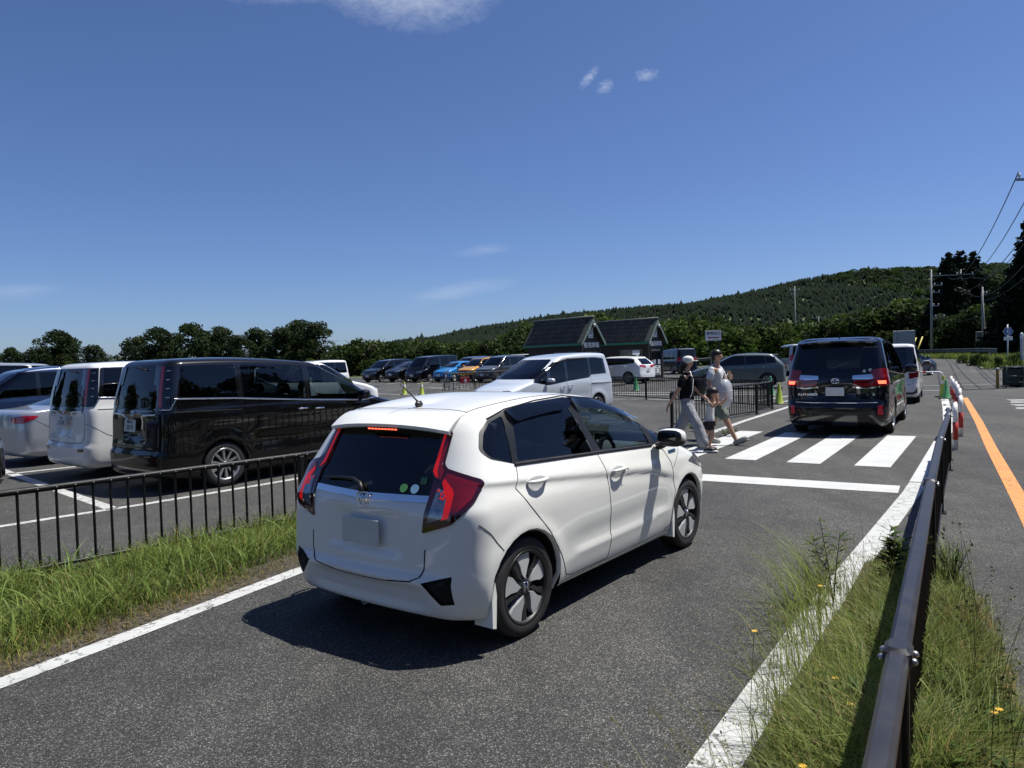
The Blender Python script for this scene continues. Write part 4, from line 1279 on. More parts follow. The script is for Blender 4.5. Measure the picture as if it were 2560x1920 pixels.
def booth(label, p, ang, Ln=4.3, Wd=1.55, ze=2.85, za=3.95):
    """ridge runs along local -x from the front gable at x=0"""
    r = empty('ticket_booth', (p[0], p[1], T(*p)), ang); tag(r, label, 'booth', 'ticket booths of the car park')
    w = MB(); hw = Wd / 2
    # boarded walls: one board per course
    w.box((-Ln / 2, 0, 1.4), (Ln - .06, Wd - .06, 2.8)); wl_ = w.build('wall', wood, r)
    bd = MB().box((0, 0, 0), (Ln, .02, .148)).me('board', wood)
    bd2 = MB().box((0, 0, 0), (.02, Wd, .148)).me('board', wood)
    for k in range(17):
        for s in (-1, 1): link('board', bd, wl_, (-Ln / 2, s * (hw - .02), .12 + .155 * k))
        link('board', bd2, wl_, (-.02, 0, .12 + .155 * k))
    g = MB(); g.prism([(-hw, 2.45), (hw, 2.45), (hw, ze), (0, za - .12), (-hw, ze)], -.05, .0, 'X'); g.prism([(-hw, 2.45), (hw, 2.45), (hw, ze), (0, za - .12), (-hw, ze)], -Ln, -Ln + .05, 'X'); g.build('gable', wood, r)
    for s in (-1, 1): MB().box((-.005, s * (hw - .05), 1.3), (.09, .12, 2.6), 0, .01).build('corner_post', plain('post_brown', (.035, .028, .024), .6), r)
    # roof
    ov = .24; sl = math.atan2(za - ze, hw); e = hw + ov; zed = ze - ov * math.tan(sl)
    rf = MB()
    for s in (-1, 1): rf.add([(.22, 0, za), (.22, s * e, zed), (-Ln - .2, s * e, zed), (-Ln - .2, 0, za), (.22, 0, za - .06), (.22, s * e, zed - .06), (-Ln - .2, s * e, zed - .06), (-Ln - .2, 0, za - .06)], [(0, 1, 2, 3), (4, 7, 6, 5), (0, 4, 5, 1), (1, 5, 6, 2), (2, 6, 7, 3)])
    roof = rf.build('roof', ridge_m, r)
    slen = math.hypot(e, za - zed); nrow = int(slen / .33); ncol = int((Ln + .0) / .30)
    for s in (-1, 1):
        for j in range(nrow):
            for i in range(ncol):
                d0 = slen - .02 - j * (slen - .1) / nrow
                x = -.12 - (i + 1) * .30 if s < 0 else -.12 - i * .30
                y = s * d0 * math.cos(sl); z = za - d0 * math.sin(sl) + .035
                t = link('roof_tile', TM[rnd.randrange(3)], roof, (x, y, z))
                t.rotation_euler = (sl, 0, 0) if s < 0 else (sl, 0, PI)
    MB().tube([(.24, 0, za + .03), (-Ln - .2, 0, za + .03)], .09, 8).build('ridge_cap', ridge_m, roof, True)
    for s in (-1, 1):
        MB().prism([(0, za + .06), (s * (e + .03), zed + .05), (s * (e + .03), zed - .10), (0, za - .10)], .12, .23, 'X').build('verge_cap', ridge_m, roof)
        MB().prism([(0, za - .06), (s * (e - .02), zed - .06), (s * (e - .02), zed - .20), (0, za - .22)], .235, .26, 'X').build('barge_board', pale_g, roof)
        MB().box((-Ln / 2, s * (e + .02), zed - .085), (Ln + .38, .03, .15)).build('fascia', green_f, roof)
    # gable window with posters behind the pane
    wf = MB()
    for c, d in (((.02, 0, 2.02), (.06, 1.18, .07)), ((.02, 0, 1.02), (.06, 1.18, .07)), ((.02, -.56, 1.52), (.06, .06, 1.0)), ((.02, .56, 1.52), (.06, .06, 1.0))): wf.box(c, d)
    wo = wf.build('window', M['trim'], r)
    MB().box((.012, 0, 1.52), (.012, 1.06, .94)).build('pane', M['gloss_black'], wo)
    for y, z, w_, h_ in ((-.42, 1.17, .2, .25), (-.15, 1.2, .24, .3), (.34, 1.2, .26, .3)): MB().box((.021, y, z), (.006, w_, h_)).build('poster', plain('poster', (.38, .42, .46), .6), wo)
    # logo panel: white square with dark marks
    lg = MB().box((.012, -.02, 3.10), (.03, .40, .62), 0, .004).build('logo_panel', M['white'], r)
    dk = M['gloss_black']
    a = MB()
    for y, z, w_, h_ in ((-.09, 3.28, .12, .16), (.09, 3.31, .09, .06), (.055, 3.26, .05, .12), (.12, 3.22, .05, .10), (-.10, 3.08, .05, .2), (-.03, 3.10, .05, .14), (.04, 3.08, .05, .18), (.11, 3.10, .05, .14), (0, 3.0, .3, .03)):
        a.ell((.03, y - .02, z), (.004, w_ / 2, h_ / 2), 10, 6, 2.5)
    a.build('logo_mark', dk, lg, True)
    link('logo_text', text_me('マザー牧場', .068, dk, .004, .001), lg, (.03, -.02, 2.87), (PI / 2, 0, PI / 2))
    # 東 駐車場
    for ch, y, sz in (('東', -.46, .34), ('駐', -.10, .34), ('車', .20, .34), ('場', .50, .34)):
        link('sign_letter', text_me(ch, sz, M['white'], .02, .008, .95), r, (.02, y, 2.36), (PI / 2, 0, PI / 2))
    # lamp
    lm = MB(); lm.ell((.30, 0, 3.50), (.10, .09, .11), 12, 8); lo = lm.build('gable_lamp', plain('lamp_globe', (.5, .5, .46), .3), r, True); MB().tube([(.0, 0, 3.6), (.28, 0, 3.58)], .02, 6).build('lamp_arm', M['trim'], lo)
    # price board
    pb = MB().box((.03, .12, .66), (.03, .66, .62), 0, .005).build('price_board', M['white'], r)
    for j in range(4):      # lines of small print, too far away to read
        bars = [(.0, .26)] if j == 0 else [(-.16, .17), (.20, .16)]
        for y, w_ in bars: MB().box((.047, .12 + y, .89 - .115 * j), (.004, w_, .05)).build('price_line', dk, pb)
    MB().box((.047, .12, .42), (.004, .5, .075)).build('price_band', dk, pb)
    # side window with pale frame
    for s in (-1, 1):
        f = MB()
        for x, z, a_, b_ in ((-1.35, 2.0, 1.7, .05), (-1.35, 1.15, 1.7, .05), (-.52, 1.57, .05, .85), (-1.30, 1.57, .05, .85), (-2.18, 1.57, .05, .85)): f.box((x, s * (hw + .005), z), (a_, .05, b_))
        fo = f.build('side_window', plain('frame_grey', (.22, .22, .21), .5), r)
        for x in (-.91, -1.74): MB().box((x, s * (hw - .004), 1.57), (.74, .012, .8)).build('pane', M['gloss_black'] if x < -1 else M['mirror'], fo)
    MB().box((-Ln / 2 + .4, 0, .06), (Ln + 2.2, Wd + .9, .14), 0, .02).build('plinth', plain('booth_plinth', (.10, .095, .085), .9), r)
    return r
BA = math.atan2(-.71, .70)
booth('left ticket booth with green eaves, partly behind the pale minivan', (4.62, 41.6), BA - .08, 4.6)
booth('right ticket booth with a price board under its gable window', (9.30, 46.4), BA - .02, 4.4)

# exit sign
ex = empty('exit_sign', (10.0, 35.6, T(10, 35.6)), -.27); tag(ex, 'white sign board with red arrow above the walking family', 'sign')
MB().box((0, 0, 2.62), (.76, .03, .50), 0, .004).build('board', M['white'], ex)
for x in (-.25, .28): MB().tube([(x, .03, 0), (x, .03, 2.85)], .018, 8).build('post', M['trim'], ex)
link('sign_text', text_me('車両出口', .165, plain('sign_navy', (.015, .02, .08), .5), .004, .003), ex, (0, -.018, 2.72), (PI / 2, 0, 0))
MB().prism([(-.27, 2.52), (-.16, 2.58), (-.16, 2.545), (.28, 2.545), (.28, 2.495), (-.16, 2.495), (-.16, 2.46)], -.021, -.017).build('arrow', M['red'], ex)
rs = empty('red_sign', (-2.75, 42.1, T(-2.75, 42.1)), .3); tag(rs, 'small red sign hung on the far fence', 'sign')
MB().box((0, 0, .55), (.52, .03, .36), 0, .005).build('board', plain('sign_red', (.55, .02, .03), .4), rs)
MB().ell((.03, -.02, .52), (.07, .006, .10), 10, 6, 2.2).build('white_mark', M['white'], rs)
MB().box((.02, -.02, .44), (.2, .008, .04)).build('white_mark', M['white'], rs)

# ================================================================== the white hatchback
M['paint_fit'] = paint('pearl_white', (.80, .80, .76), 0, .35, .004)

def fit_car():
    rows = [(-.44, .20, 3.08, .18, .76, .185, .15, .42), (-.53, .225, 3.26, .21, .80, .215, .16, .45), (-.575, .32, 3.33, .33, .828, .32, .17, .5),
            (-.60, .45, 3.35, .47, .842, .46, .18, .5), (-.592, .60, 3.34, .58, .85, .60, .19, .5), (-.585, .74, 3.29, .69, .85, .74, .20, .5),
            (-.575, .85, 3.20, .77, .845, .85, .20, .5), (-.545, .93, 3.05, .84, .83, .93, .22, .5), (-.51, 1.0, 2.78, .93, .812, 1.0, .21, .45),
            (-.48, 1.06, 2.48, 1.02, .79, 1.055, .20, .34), (-.415, 1.17, 2.24, 1.12, .748, 1.16, .19, .30), (-.355, 1.27, 1.94, 1.25, .700, 1.28, .18, .28),
            (-.305, 1.345, 1.68, 1.355, .655, 1.385, .17, .26), (-.26, 1.395, 1.43, 1.435, .605, 1.462, .16, .24), (-.20, 1.425, 1.29, 1.465, .535, 1.495, .15, .2),
            (-.12, 1.445, 1.15, 1.487, .40, 1.515, .12, .16), (.0, 1.46, 1.0, 1.50, .20, 1.523, .08, .1), (.1, 1.468, .9, 1.507, .0, 1.525, .05, .05)]
    plan = [(-.65, .985), (-.3, .995), (0, 1.0), (.6, 1.0), (1.4, 1.0), (2.1, 1.0), (2.53, .99), (3.0, .945), (3.4, .85)]
    cx = np.array([-.6, -.34, -.06, 1.02, 1.76, 2.27, 2.5]); cz = np.array([1.03, 1.03, 1.005, .905, .83, .70, .64])
    def disp(x, z):
        zc = np.interp(x, cx, cz); d = z - zc
        fade = sstep(2.45, 1.9, x) * sstep(-.5, -.3, x)
        r = np.where(d > 0, np.exp(-(d / .07) ** 2), np.exp(-(d / .016) ** 2)) * .010 * fade
        r -= .004 * np.exp(-((d + .05) / .04) ** 2) * fade
        zl = .40 + .10 * np.clip(x - .35, 0, 2) * .25
        dl = z - zl
        r += np.where(dl > 0, -.010 * np.exp(-((dl - .085) / .09) ** 2), .004 * np.exp(-((dl) / .04) ** 2)) * sstep(.32, .75, x) * sstep(2.25, 1.9, x)
        for wx, a in ((0, .013), (2.53, .011)):
            rr = np.hypot(x - wx, z - .31)
            r += a * np.exp(-((rr - .385) / .055) ** 2) * (z > .12)
        r += .006 * np.exp(-((x + .05) / .42) ** 2) * np.exp(-((z - .80) / .10) ** 2)
        return r
    def rdisp(y, z):
        ay = np.abs(y)
        # bumper ledge stands proud below the gate, number plate recess above
        r = -.035 * sstep(.485, .455, z) * sstep(.74, .6, ay)
        r += .035 * sstep(.44, .38, z) * sstep(.24, .30, z) * sstep(.58, .40, ay)
        r += .02 * sstep(.56, .60, z) * sstep(.86, .80, z) * sstep(.34, .28, ay)
        return r
    G = M['glass_dark']; T = M['trim']
    rdoor = [(0.0, 1.10), (-.075, .96), (.03, .84), (.23, .64), (.39, .43), (.48, .275), (.55, .255), (1.06, .25), (1.09, .36), (1.08, .62), (1.05, .86), (.99, 1.04), (.93, 1.25), (.885, 1.478), (.5, 1.466), (.12, 1.432)]
    fdoor = [(.99, 1.04), (1.05, .86), (1.08, .62), (1.09, .36), (1.06, .25), (2.05, .262), (2.14, .29), (2.215, .59), (2.17, .83), (2.07, .955), (1.90, 1.00), (1.905, 1.255), (1.68, 1.342), (1.28, 1.434), (.885, 1.478), (.93, 1.25)]
    dlo = rpoly([(-.235, 1.158), (-.275, 1.21), (-.205, 1.325), (-.10, 1.388), (.12, 1.432), (.5, 1.466), (.885, 1.478), (1.28, 1.434), (1.68, 1.342), (1.92, 1.25), (2.32, 1.09), (2.36, 1.058), (1.90, 1.008), (1.0, 1.052), (0, 1.098)], .03)
    q = rpoly([(-.03, 1.108), (-.22, 1.17), (-.25, 1.213), (-.185, 1.312), (-.10, 1.368), (.055, 1.402)], .025)
    rg = rpoly([(.03, 1.118), (.15, 1.405), (.5, 1.448), (.83, 1.46), (.885, 1.30), (.945, 1.068)], .02)
    fg = rpoly([(1.06, 1.068), (.985, 1.25), (.945, 1.458), (1.28, 1.416), (1.66, 1.322), (1.82, 1.252), (1.865, 1.026)], .02)
    tri = rpoly([(1.945, 1.032), (1.955, 1.215), (2.08, 1.163), (2.29, 1.078), (2.27, 1.055)], .012)
    r2 = math.sqrt(.5)
    light = rpoly([(.165, 1.325), (.115, 1.325), (.025, 1.075), (.035, 1.045), (-.035, .85), (-.05, .735), (.105, .80), (.255, .935), (.318, 1.03), (.30, 1.052), (.115, 1.112), (.10, 1.14)], .012, 2)
    upper = [(.155, 1.32), (.125, 1.318), (.038, 1.085), (.05, 1.055), (.075, 1.045), (.098, 1.09), (.09, 1.13)]
    bright = [(.132, 1.31), (.118, 1.305), (.035, 1.09), (.045, 1.062), (.06, 1.055), (.06, 1.10)]
    lower = [(.085, 1.045), (.115, 1.085), (.285, 1.03), (.235, .945), (.12, .845), (.055, .82), (.085, .93)]
    litb = [(.082, 1.03), (.098, 1.055), (.135, 1.00), (.14, .97), (.10, .84), (.062, .825), (.095, .935)]
    clear = [(.055, 1.0), (.09, .985), (.095, .935), (.065, .835), (-.02, .80), (.0, .87)]
    glassb = rpoly([(.47, 1.338), (.485, 1.25), (.50, 1.10), (.53, .955), (.40, .945), (0, .94), (-.40, .945), (-.53, .955), (-.50, 1.10), (-.485, 1.25), (-.47, 1.338)], .02)
    slotR = [(-.50, .445), (-.69, .50), (-.695, .33), (-.62, .32)]
    slotL = [(.50, .445), (.69, .50), (.695, .33), (.62, .32)]
    gar = [(.53, .955), (.53, .915), (.0, .90), (-.53, .915), (-.53, .955), (0, .94)]
    ws = rpoly([(.62, 1.06), (.52, 1.36), (.44, 1.44), (-.44, 1.44), (-.52, 1.36), (-.62, 1.06)], .04)
    feats = [dict(name='door', poly=fdoor, mode='S', mat=M['paint_fit'], fid='fdoor'), dict(name='door', poly=rdoor, mode='S', mat=M['paint_fit'], fid='rdoor'),
             dict(name='window_surround', poly=dlo, mode='S', mat=T),
             dict(name='quarter_window', poly=q, mode='S', mat=G, inset=.004), dict(name='window', poly=rg, mode='S', mat=G, inset=.006, parent='rdoor'),
             dict(name='window', poly=fg, mode='S', mat=M['glass_mid'], inset=.006, parent='fdoor'), dict(name='corner_window', poly=tri, mode='S', mat=M['glass_mid'], inset=.003),
             dict(name='rear_window', poly=glassb, mode='B', mat=G, inset=.002), dict(name='windscreen', poly=ws, mode='F', mat=M['glass_ws'], inset=.003),
             dict(name='garnish', poly=gar, mode='B', mat=M['chrome'], inset=-.004),
             dict(name='taillight', poly=light, mode='C', mat=M['lens_dark'], inset=-.010, fid='tail'),
             dict(name='lamp_strip', poly=upper, mode='C', mat=M['lens_red'], inset=-.013, parent='tail'), dict(name='lit_strip', poly=bright, mode='C', mat=M['lens_lit'], inset=-.0135, parent='tail'),
             dict(name='lamp_panel', poly=lower, mode='C', mat=M['lens_red'], inset=-.013, parent='tail'), dict(name='lit_panel', poly=litb, mode='C', mat=M['lens_lit'], inset=-.0135, parent='tail'),
             dict(name='reverse_lamp', poly=clear, mode='C', mat=M['lens_clear'], inset=-.013, parent='tail'),
             dict(name='bumper_vent', poly=slotR, mode='B', mat=M['gap'], inset=.02), dict(name='bumper_vent', poly=slotL, mode='B', mat=M['gap'], inset=.02)]
    head = rpoly([(2.55, .80), (2.75, .85), (3.05, .78), (3.12, .70), (2.95, .68)], .02)
    feats.append(dict(name='headlight', poly=head, mode='S', mat=M['lens_clear'], inset=-.003))
    sp = dict(rows=rows, plan=plan, br=.11, bf=.17, disp=disp, rdisp=rdisp, paint=M['paint_fit'], w=.845, wb=2.53, R=.318, rim=.228, tw=.19, archk=1.25, wstyle='turbine', feats=feats,
              gaps=[('S', rdoor[:13] if False else rdoor[0:12], .0065), ('S', fdoor[5:11], .0065), ('S', [(-.44, .80), (-.36, .73), (-.26, .615)], .006),
                    ('B', [(.505, .64), (.50, .52), (.475, .47), (.42, .445), (.2, .42), (0, .415), (-.2, .42), (-.42, .445), (-.475, .47), (-.50, .52), (-.505, .64)], .010),
                    ('S', [(2.20, .78), (2.36, .90), (2.44, .985)], .005), ('CF', [(2.2, .93), (1.9, .86)], .005) if False else ('S', [(.35, .235), (2.2, .245)], .004),
                    ('T', [(-.14, .50), (.2, .525), (.8, .53), (1.25, .515)], .009), ('T', [(-.14, -.50), (.2, -.525), (.8, -.53), (1.25, -.515)], .009),
                    ('T', [(-.13, -.5), (-.10, -.3), (-.09, 0), (-.10, .3), (-.13, .5)], .008)],
              strips=[('belt_moulding', 'S', [(-.02, 1.10), (1.0, 1.055), (1.88, 1.012)], .026, .008, T), ('roof_drip', 'S', [(-.10, 1.392), (.12, 1.437), (.5, 1.472), (.885, 1.484), (1.28, 1.44), (1.68, 1.348), (1.92, 1.256), (2.34, 1.08)], .012, .006, T)],
              plates=[((-.603, 0, .70), (-1, 0, .02), None, None, None)], cat='car', spin=.25)
    c = build_car('hatchback', 'pearl white hatchback with red tail lamps stopped in the lane, nearest to the camera', (-.61, 4.835), math.degrees(.645), sp, .951, None, 3)
    c.root.scale = (.953, 1.0, .955)
    root, b, ob = c.root, c.b, c.objs
    pm = M['paint_fit']
    # handles, each over a flat grey oval painted as the shade of its dish
    for fid, x, z in (('rdoor', .15, .972), ('fdoor', 1.21, .895)):
        for sg in (1, -1):
            d = ob.get((fid, sg), root)
            dish = MB(); V = []; n = 24
            l0, n0 = b.hit(x, z, 'S', sg)
            for ring, dep in ((1.0, -.0015), (.8, .0025), (.45, .003)):
                for k in range(n):
                    a = 2 * PI * k / n
                    l, nn_ = b.hit(x + .118 * ring * math.cos(a), z - .008 + .042 * ring * math.sin(a), 'S', sg)
                    V.append(l + nn_ * (.0012 - (.0 if ring == 1 else 0)))
            dish.add(V, [(r * n + k, r * n + (k + 1) % n, (r + 1) * n + (k + 1) % n, (r + 1) * n + k) for r in (0, 1) for k in range(n)] + [tuple(2 * n + k for k in range(n))])
            dish.build('handle_shade', M['cover_grey'], d, True)
            handle_part(b, d, x, z + .006, sg, pm, .21)
            if fid == 'fdoor':
                l, nn_ = b.hit(1.30, .893, 'S', sg); MB().ell(l + nn_ * .034, (.008, .004, .008), 10, 6).build('lock', M['trim'], d, True)
    # smoked rain visors along the top of the door glass
    for sg in (1, -1):
        for pts in ([(.10, 1.425), (.3, 1.447), (.55, 1.463), (.875, 1.472)], [(.905, 1.470), (1.15, 1.45), (1.4, 1.403), (1.65, 1.34), (1.84, 1.275), (1.91, 1.235)]):
            V = []; N = 24
            arr = np.array(pts); xs = np.linspace(arr[0, 0], arr[-1, 0], N); zz = pchip(arr[:, 0], arr[:, 1], xs)
            for i in range(N):
                t = i / (N - 1); dr = .085 * min(1, 12 * t + .35, 6 * (1 - t) + (.45 if pts[0][0] < .5 else .15))
                l, n_ = b.hit(xs[i], zz[i] + .004, 'S', sg); l2, n2 = b.hit(xs[i], zz[i] - dr * .45, 'S', sg); l3, n3 = b.hit(xs[i], zz[i] - dr, 'S', sg)
                V += [l + n_ * .003, l2 + n2 * .024, l3 + n3 * .030]
            vm = MB(); vm.add(V, [(i * 3 + k, i * 3 + 3 + k, i * 3 + 4 + k, i * 3 + 1 + k) for i in range(N - 1) for k in (0, 1)])
            vm.build('rain_visor', M['visor'], root, True)
    # roof spoiler
    V = []; N = 25; cols = []
    for i in range(N):
        y = -.535 + 1.07 * i / (N - 1); a = abs(y) / .535
        x_in = -.13 - .02 * a * a
        l, n_ = b.hit(x_in, y * .97, 'T')
        zt = l.z + .004
        xt = -.385 + .035 * a ** 3; zt2 = 1.368 - .035 * a ** 2.5
        top = [Vector((x_in + (xt - x_in) * t, y * (.97 + .03 * t), zt + (zt2 - zt) * (t ** 1.35) + .012 * math.sin(PI * t))) for t in (0, .2, .4, .6, .8, .93, 1.0)]
        bot = [Vector((xt + .004, y, zt2 - .020)), Vector((xt + .03, y * .99, zt2 - .030)), Vector((-.30, y * .95, 1.338 - .02 * a)), Vector((-.20, y * .9, 1.335 - .02 * a))]
        cols.append(top + bot)
    k = len(cols[0]); sm = MB()
    sm.add([v for c_ in cols for v in c_], [(i * k + j, (i + 1) * k + j, (i + 1) * k + j + 1, i * k + j + 1) for i in range(N - 1) for j in range(k - 1)] + [tuple(range(k)), tuple((N - 1) * k + j for j in range(k))])
    spo = sm.build('roof_spoiler', pm, root, 'auto')
    hm = MB()
    hm.box((-.374, 0, 1.334), (.012, .30, .012)); hm.build('brake_lamp_housing', M['trim'], spo)
    for i in range(9): MB().box((-.3815, -.12 + .03 * i, 1.3335), (.006, .018, .007)).build('brake_led', M['lens_lit2'], spo)
    # antenna
    l, n_ = b.hit(-.03, 0, 'T')
    am = MB().box((l.x, 0, l.z + .018), (.075, .036, .045), 0, .016).build('antenna', M['trim'], root, True)
    MB().tube([(l.x, 0, l.z + .03), (l.x - .17, 0, l.z + .165)], [.0065, .004], 8).build('antenna_rod', M['trim'], am, True)
    # rear wiper and emblem
    wp = MB()
    q = [b.hit(y, z, 'B')[0] + Vector((-.022, 0, 0)) for y, z in ((.02, .945), (.06, .99), (.14, 1.015), (.28, 1.012), (.42, 1.0))]
    wp.tube(q, [.020, .017, .013, .010, .008], 8); wp.build('rear_wiper', M['trim'], root, True)
    lg = MB(); l, n_ = b.hit(0, .90, 'B')
    for dy in (-1, 1): lg.tube([(l.x - .012, dy * .022, .865), (l.x - .012, dy * .018, .90), (l.x - .012, dy * .03, .94)], .006, 6)
    lg.tube([(l.x - .012, -.018, .90), (l.x - .012, .018, .90)], .0055, 6)
    lg.tube([(l.x - .010, dy * .05, .90 + dz * .045) for dy, dz in ((-.8, -1), (.8, -1), (1, .8), (.8, 1), (-.8, 1), (-1, .8), (-.8, -1))], .005, 6)
    lg.build('emblem', M['chrome'], root, True)
    # stickers on the back glass
    for y, z, r, cc in ((-.30, .985, .028, (.10, .32, .10)), (-.385, .985, .030, (.25, .45, .62))):
        l, n_ = b.hit(y, z, 'B')
        MB().lathe([(.001, .002), (r, .002), (r, 0)], 18, axis='Z').build('sticker', plain('sticker', cc, .5), root, False, l + n_ * .003, face_rot(n_))
    l, n_ = b.hit(-.435, 1.035, 'B'); MB().box((0, 0, 0), (.045, .045, .002)).build('sticker', M['plate_txt'], root, False, l + n_ * .004, face_rot(n_))
    # mirrors
    mirror_part(root, b, 1.955, 1.035, pm, 1.0, .13)
    # mud flaps
    for sg in (1, -1):
        for x, zb in ((-.365, .16), (2.17, .17)):
            l, n_ = b.hit(x, .32, 'S', sg); y = abs(l.y)
            f = MB(); f.prism([(x - .012, zb + .01), (x + .022, zb), (x + .035, .36), (x + .022, .44), (x - .01, .34)], sg * (y - .12), sg * (y + .014), 'Y'); f.build('mud_flap', pm, root, 'auto')
    # hybrid badge
    for sg in (1, -1):
        l, n_ = b.hit(2.235, .925, 'S', sg)
        bd = MB().box((0, 0, 0), (.15, .026, .004), 0, .001).build('badge', plain('badge_blue', (.03, .10, .20), .3, metal=.3), root, False, l + n_ * .003, face_rot(n_))
        link('badge_text', text_me('HYBRID', .02, M['chrome'], .001, 0, 1.25), bd, (0, 0, .003))
    # tow eye
    MB().tube([(-.46, .09, .215), (-.48, .095, .18), (-.48, .12, .165), (-.475, .145, .18), (-.46, .15, .215)], .007, 6).build('tow_eye', M['bolt'], root, True)
    # lamp details: round red lamps in the clear field
    for sg in (1, -1):
        for (u, z) in ((.058, .985), (.072, .965), (.086, .975), (.066, .945), (.08, .94), (.09, .955)):
            l, n_ = b.hit(u, z, 'C', sg)
            MB().lathe([(.001, .003), (.007, .002), (.009, 0)], 10, axis='Z').build('lamp_dot', M['lens_lit'], ob.get(('tail', sg), root), True, l + n_ * .0135, face_rot(n_))
    # cabin
    seat_set(root, (1.35,), .26); seat_set(root, (.45,), .28, .55, (.36, -.36))
    d = MB(); d.box((2.12, 0, .86), (.62, 1.38, .24), 0, .09); d.box((1.86, 0, .76), (.16, 1.3, .26), 0, .06); d.build('dashboard', M['dash_grey'], root, True)
    MB().box((.9, 0, .28), (2.6, 1.4, .06)).build('cabin_floor', M['interior'], root)
    MB().box((-.2, 0, .60), (.5, 1.3, .05)).build('parcel_shelf', M['interior'], root)
    sw = MB(); Mw = Matrix.Rotation(math.radians(-66), 3, 'Y')
    ring = [Vector((1.72, -.36, .93)) + Mw @ Vector((.185 * math.cos(t), .185 * math.sin(t), 0)) for t in np.linspace(0, 2 * PI, 25)]
    sw.tube(ring, .016, 8, False); sw.tube([(1.72, -.36, .93), (1.95, -.36, .84)], .03, 8)
    for t in (0.2, 2.94, 4.71): sw.tube([(1.72, -.36, .93), Vector((1.72, -.36, .93)) + Mw @ Vector((.18 * math.cos(t), .18 * math.sin(t), 0))], .018, 6)
    sw.build('steering_wheel', M['interior'], root, True)
    return c
FIT = fit_car()

# ================================================================== the other vehicles
P_ = {}
P_['black'] = paint('paint_black', (.0035, .0035, .004), 0, .3, .003)
P_['navyblack'] = paint('paint_navy_black', (.004, .005, .010), 0, .3, .003)
P_['white'] = paint('paint_white', (.78, .78, .77), 0, .4, .03)
P_['pearl'] = paint('paint_pearl', (.74, .75, .75), .0, .38, .03)
P_['palewhite'] = paint('paint_pale_blue_white', (.58, .63, .69), .15, .35, .02)
P_['silver'] = paint('paint_silver', (.50, .52, .56), .55, .32, .02)
P_['blue'] = paint('paint_blue', (.02, .20, .50), .2, .35, .006)
P_['orange'] = paint('paint_orange', (.50, .24, .02), .1, .38, .006)
P_['grey'] = paint('paint_grey', (.055, .06, .07), .4, .35, .006)
P_['greygreen'] = paint('paint_grey_green', (.10, .125, .125), .35, .35, .006)
P_['darkblue'] = paint('paint_dark_blue', (.012, .030, .085), .25, .35, .006)
P_['navy'] = paint('paint_navy', (.010, .014, .035), .2, .35, .006)
P_['lightgrey'] = paint('paint_light_grey', (.40, .42, .44), .2, .4, .02)
GD, GB, GM, GW, TR = M['glass_dark'], M['glass_black'], M['glass_mid'], M['glass_ws'], M['trim']
plan_van = [(-1.0, .97), (-.4, .995), (0, 1), (1.5, 1), (2.6, 1), (3.0, .985), (3.5, .93), (3.9, .84)]
red_lens = plain('red_lens_bright', (.42, .006, .022), .12, coat=1)

def lin(a, b, t): return a + (b - a) * t
def side_windows(p, gl_f, gl_r, trim=None, front_split=True):
    """p: belt line list [(x,z)] rear->front, top line list [(x,z)] rear->front, pillars [x...]; returns features"""
    belt, top, pil = p['belt'], p['top'], p['pil']
    bx, bz = zip(*belt); tx, tz = zip(*top)
    fz = lambda x: float(np.interp(x, bx, bz)); gz_ = lambda x: float(np.interp(x, tx, tz))
    feats = [dict(name='window_surround', poly=rpoly(list(belt) + list(reversed(top)), .035, 2), mode='S', mat=trim or M['gloss_black'])]
    mg = p.get('mg', .02)
    for i, (a, b, a2, b2, m_, par) in enumerate(pil):
        # a,b bottom x range ; a2,b2 top x range
        n = 3
        poly = [(lin(a, b, k / n), fz(lin(a, b, k / n)) + mg) for k in range(n + 1)] + [(lin(b2, a2, k / n), gz_(lin(b2, a2, k / n)) - mg) for k in range(n + 1)]
        feats.append(dict(name='window', poly=rpoly(poly, .025, 2), mode='S', mat=m_, inset=.004, parent=par))
    return feats

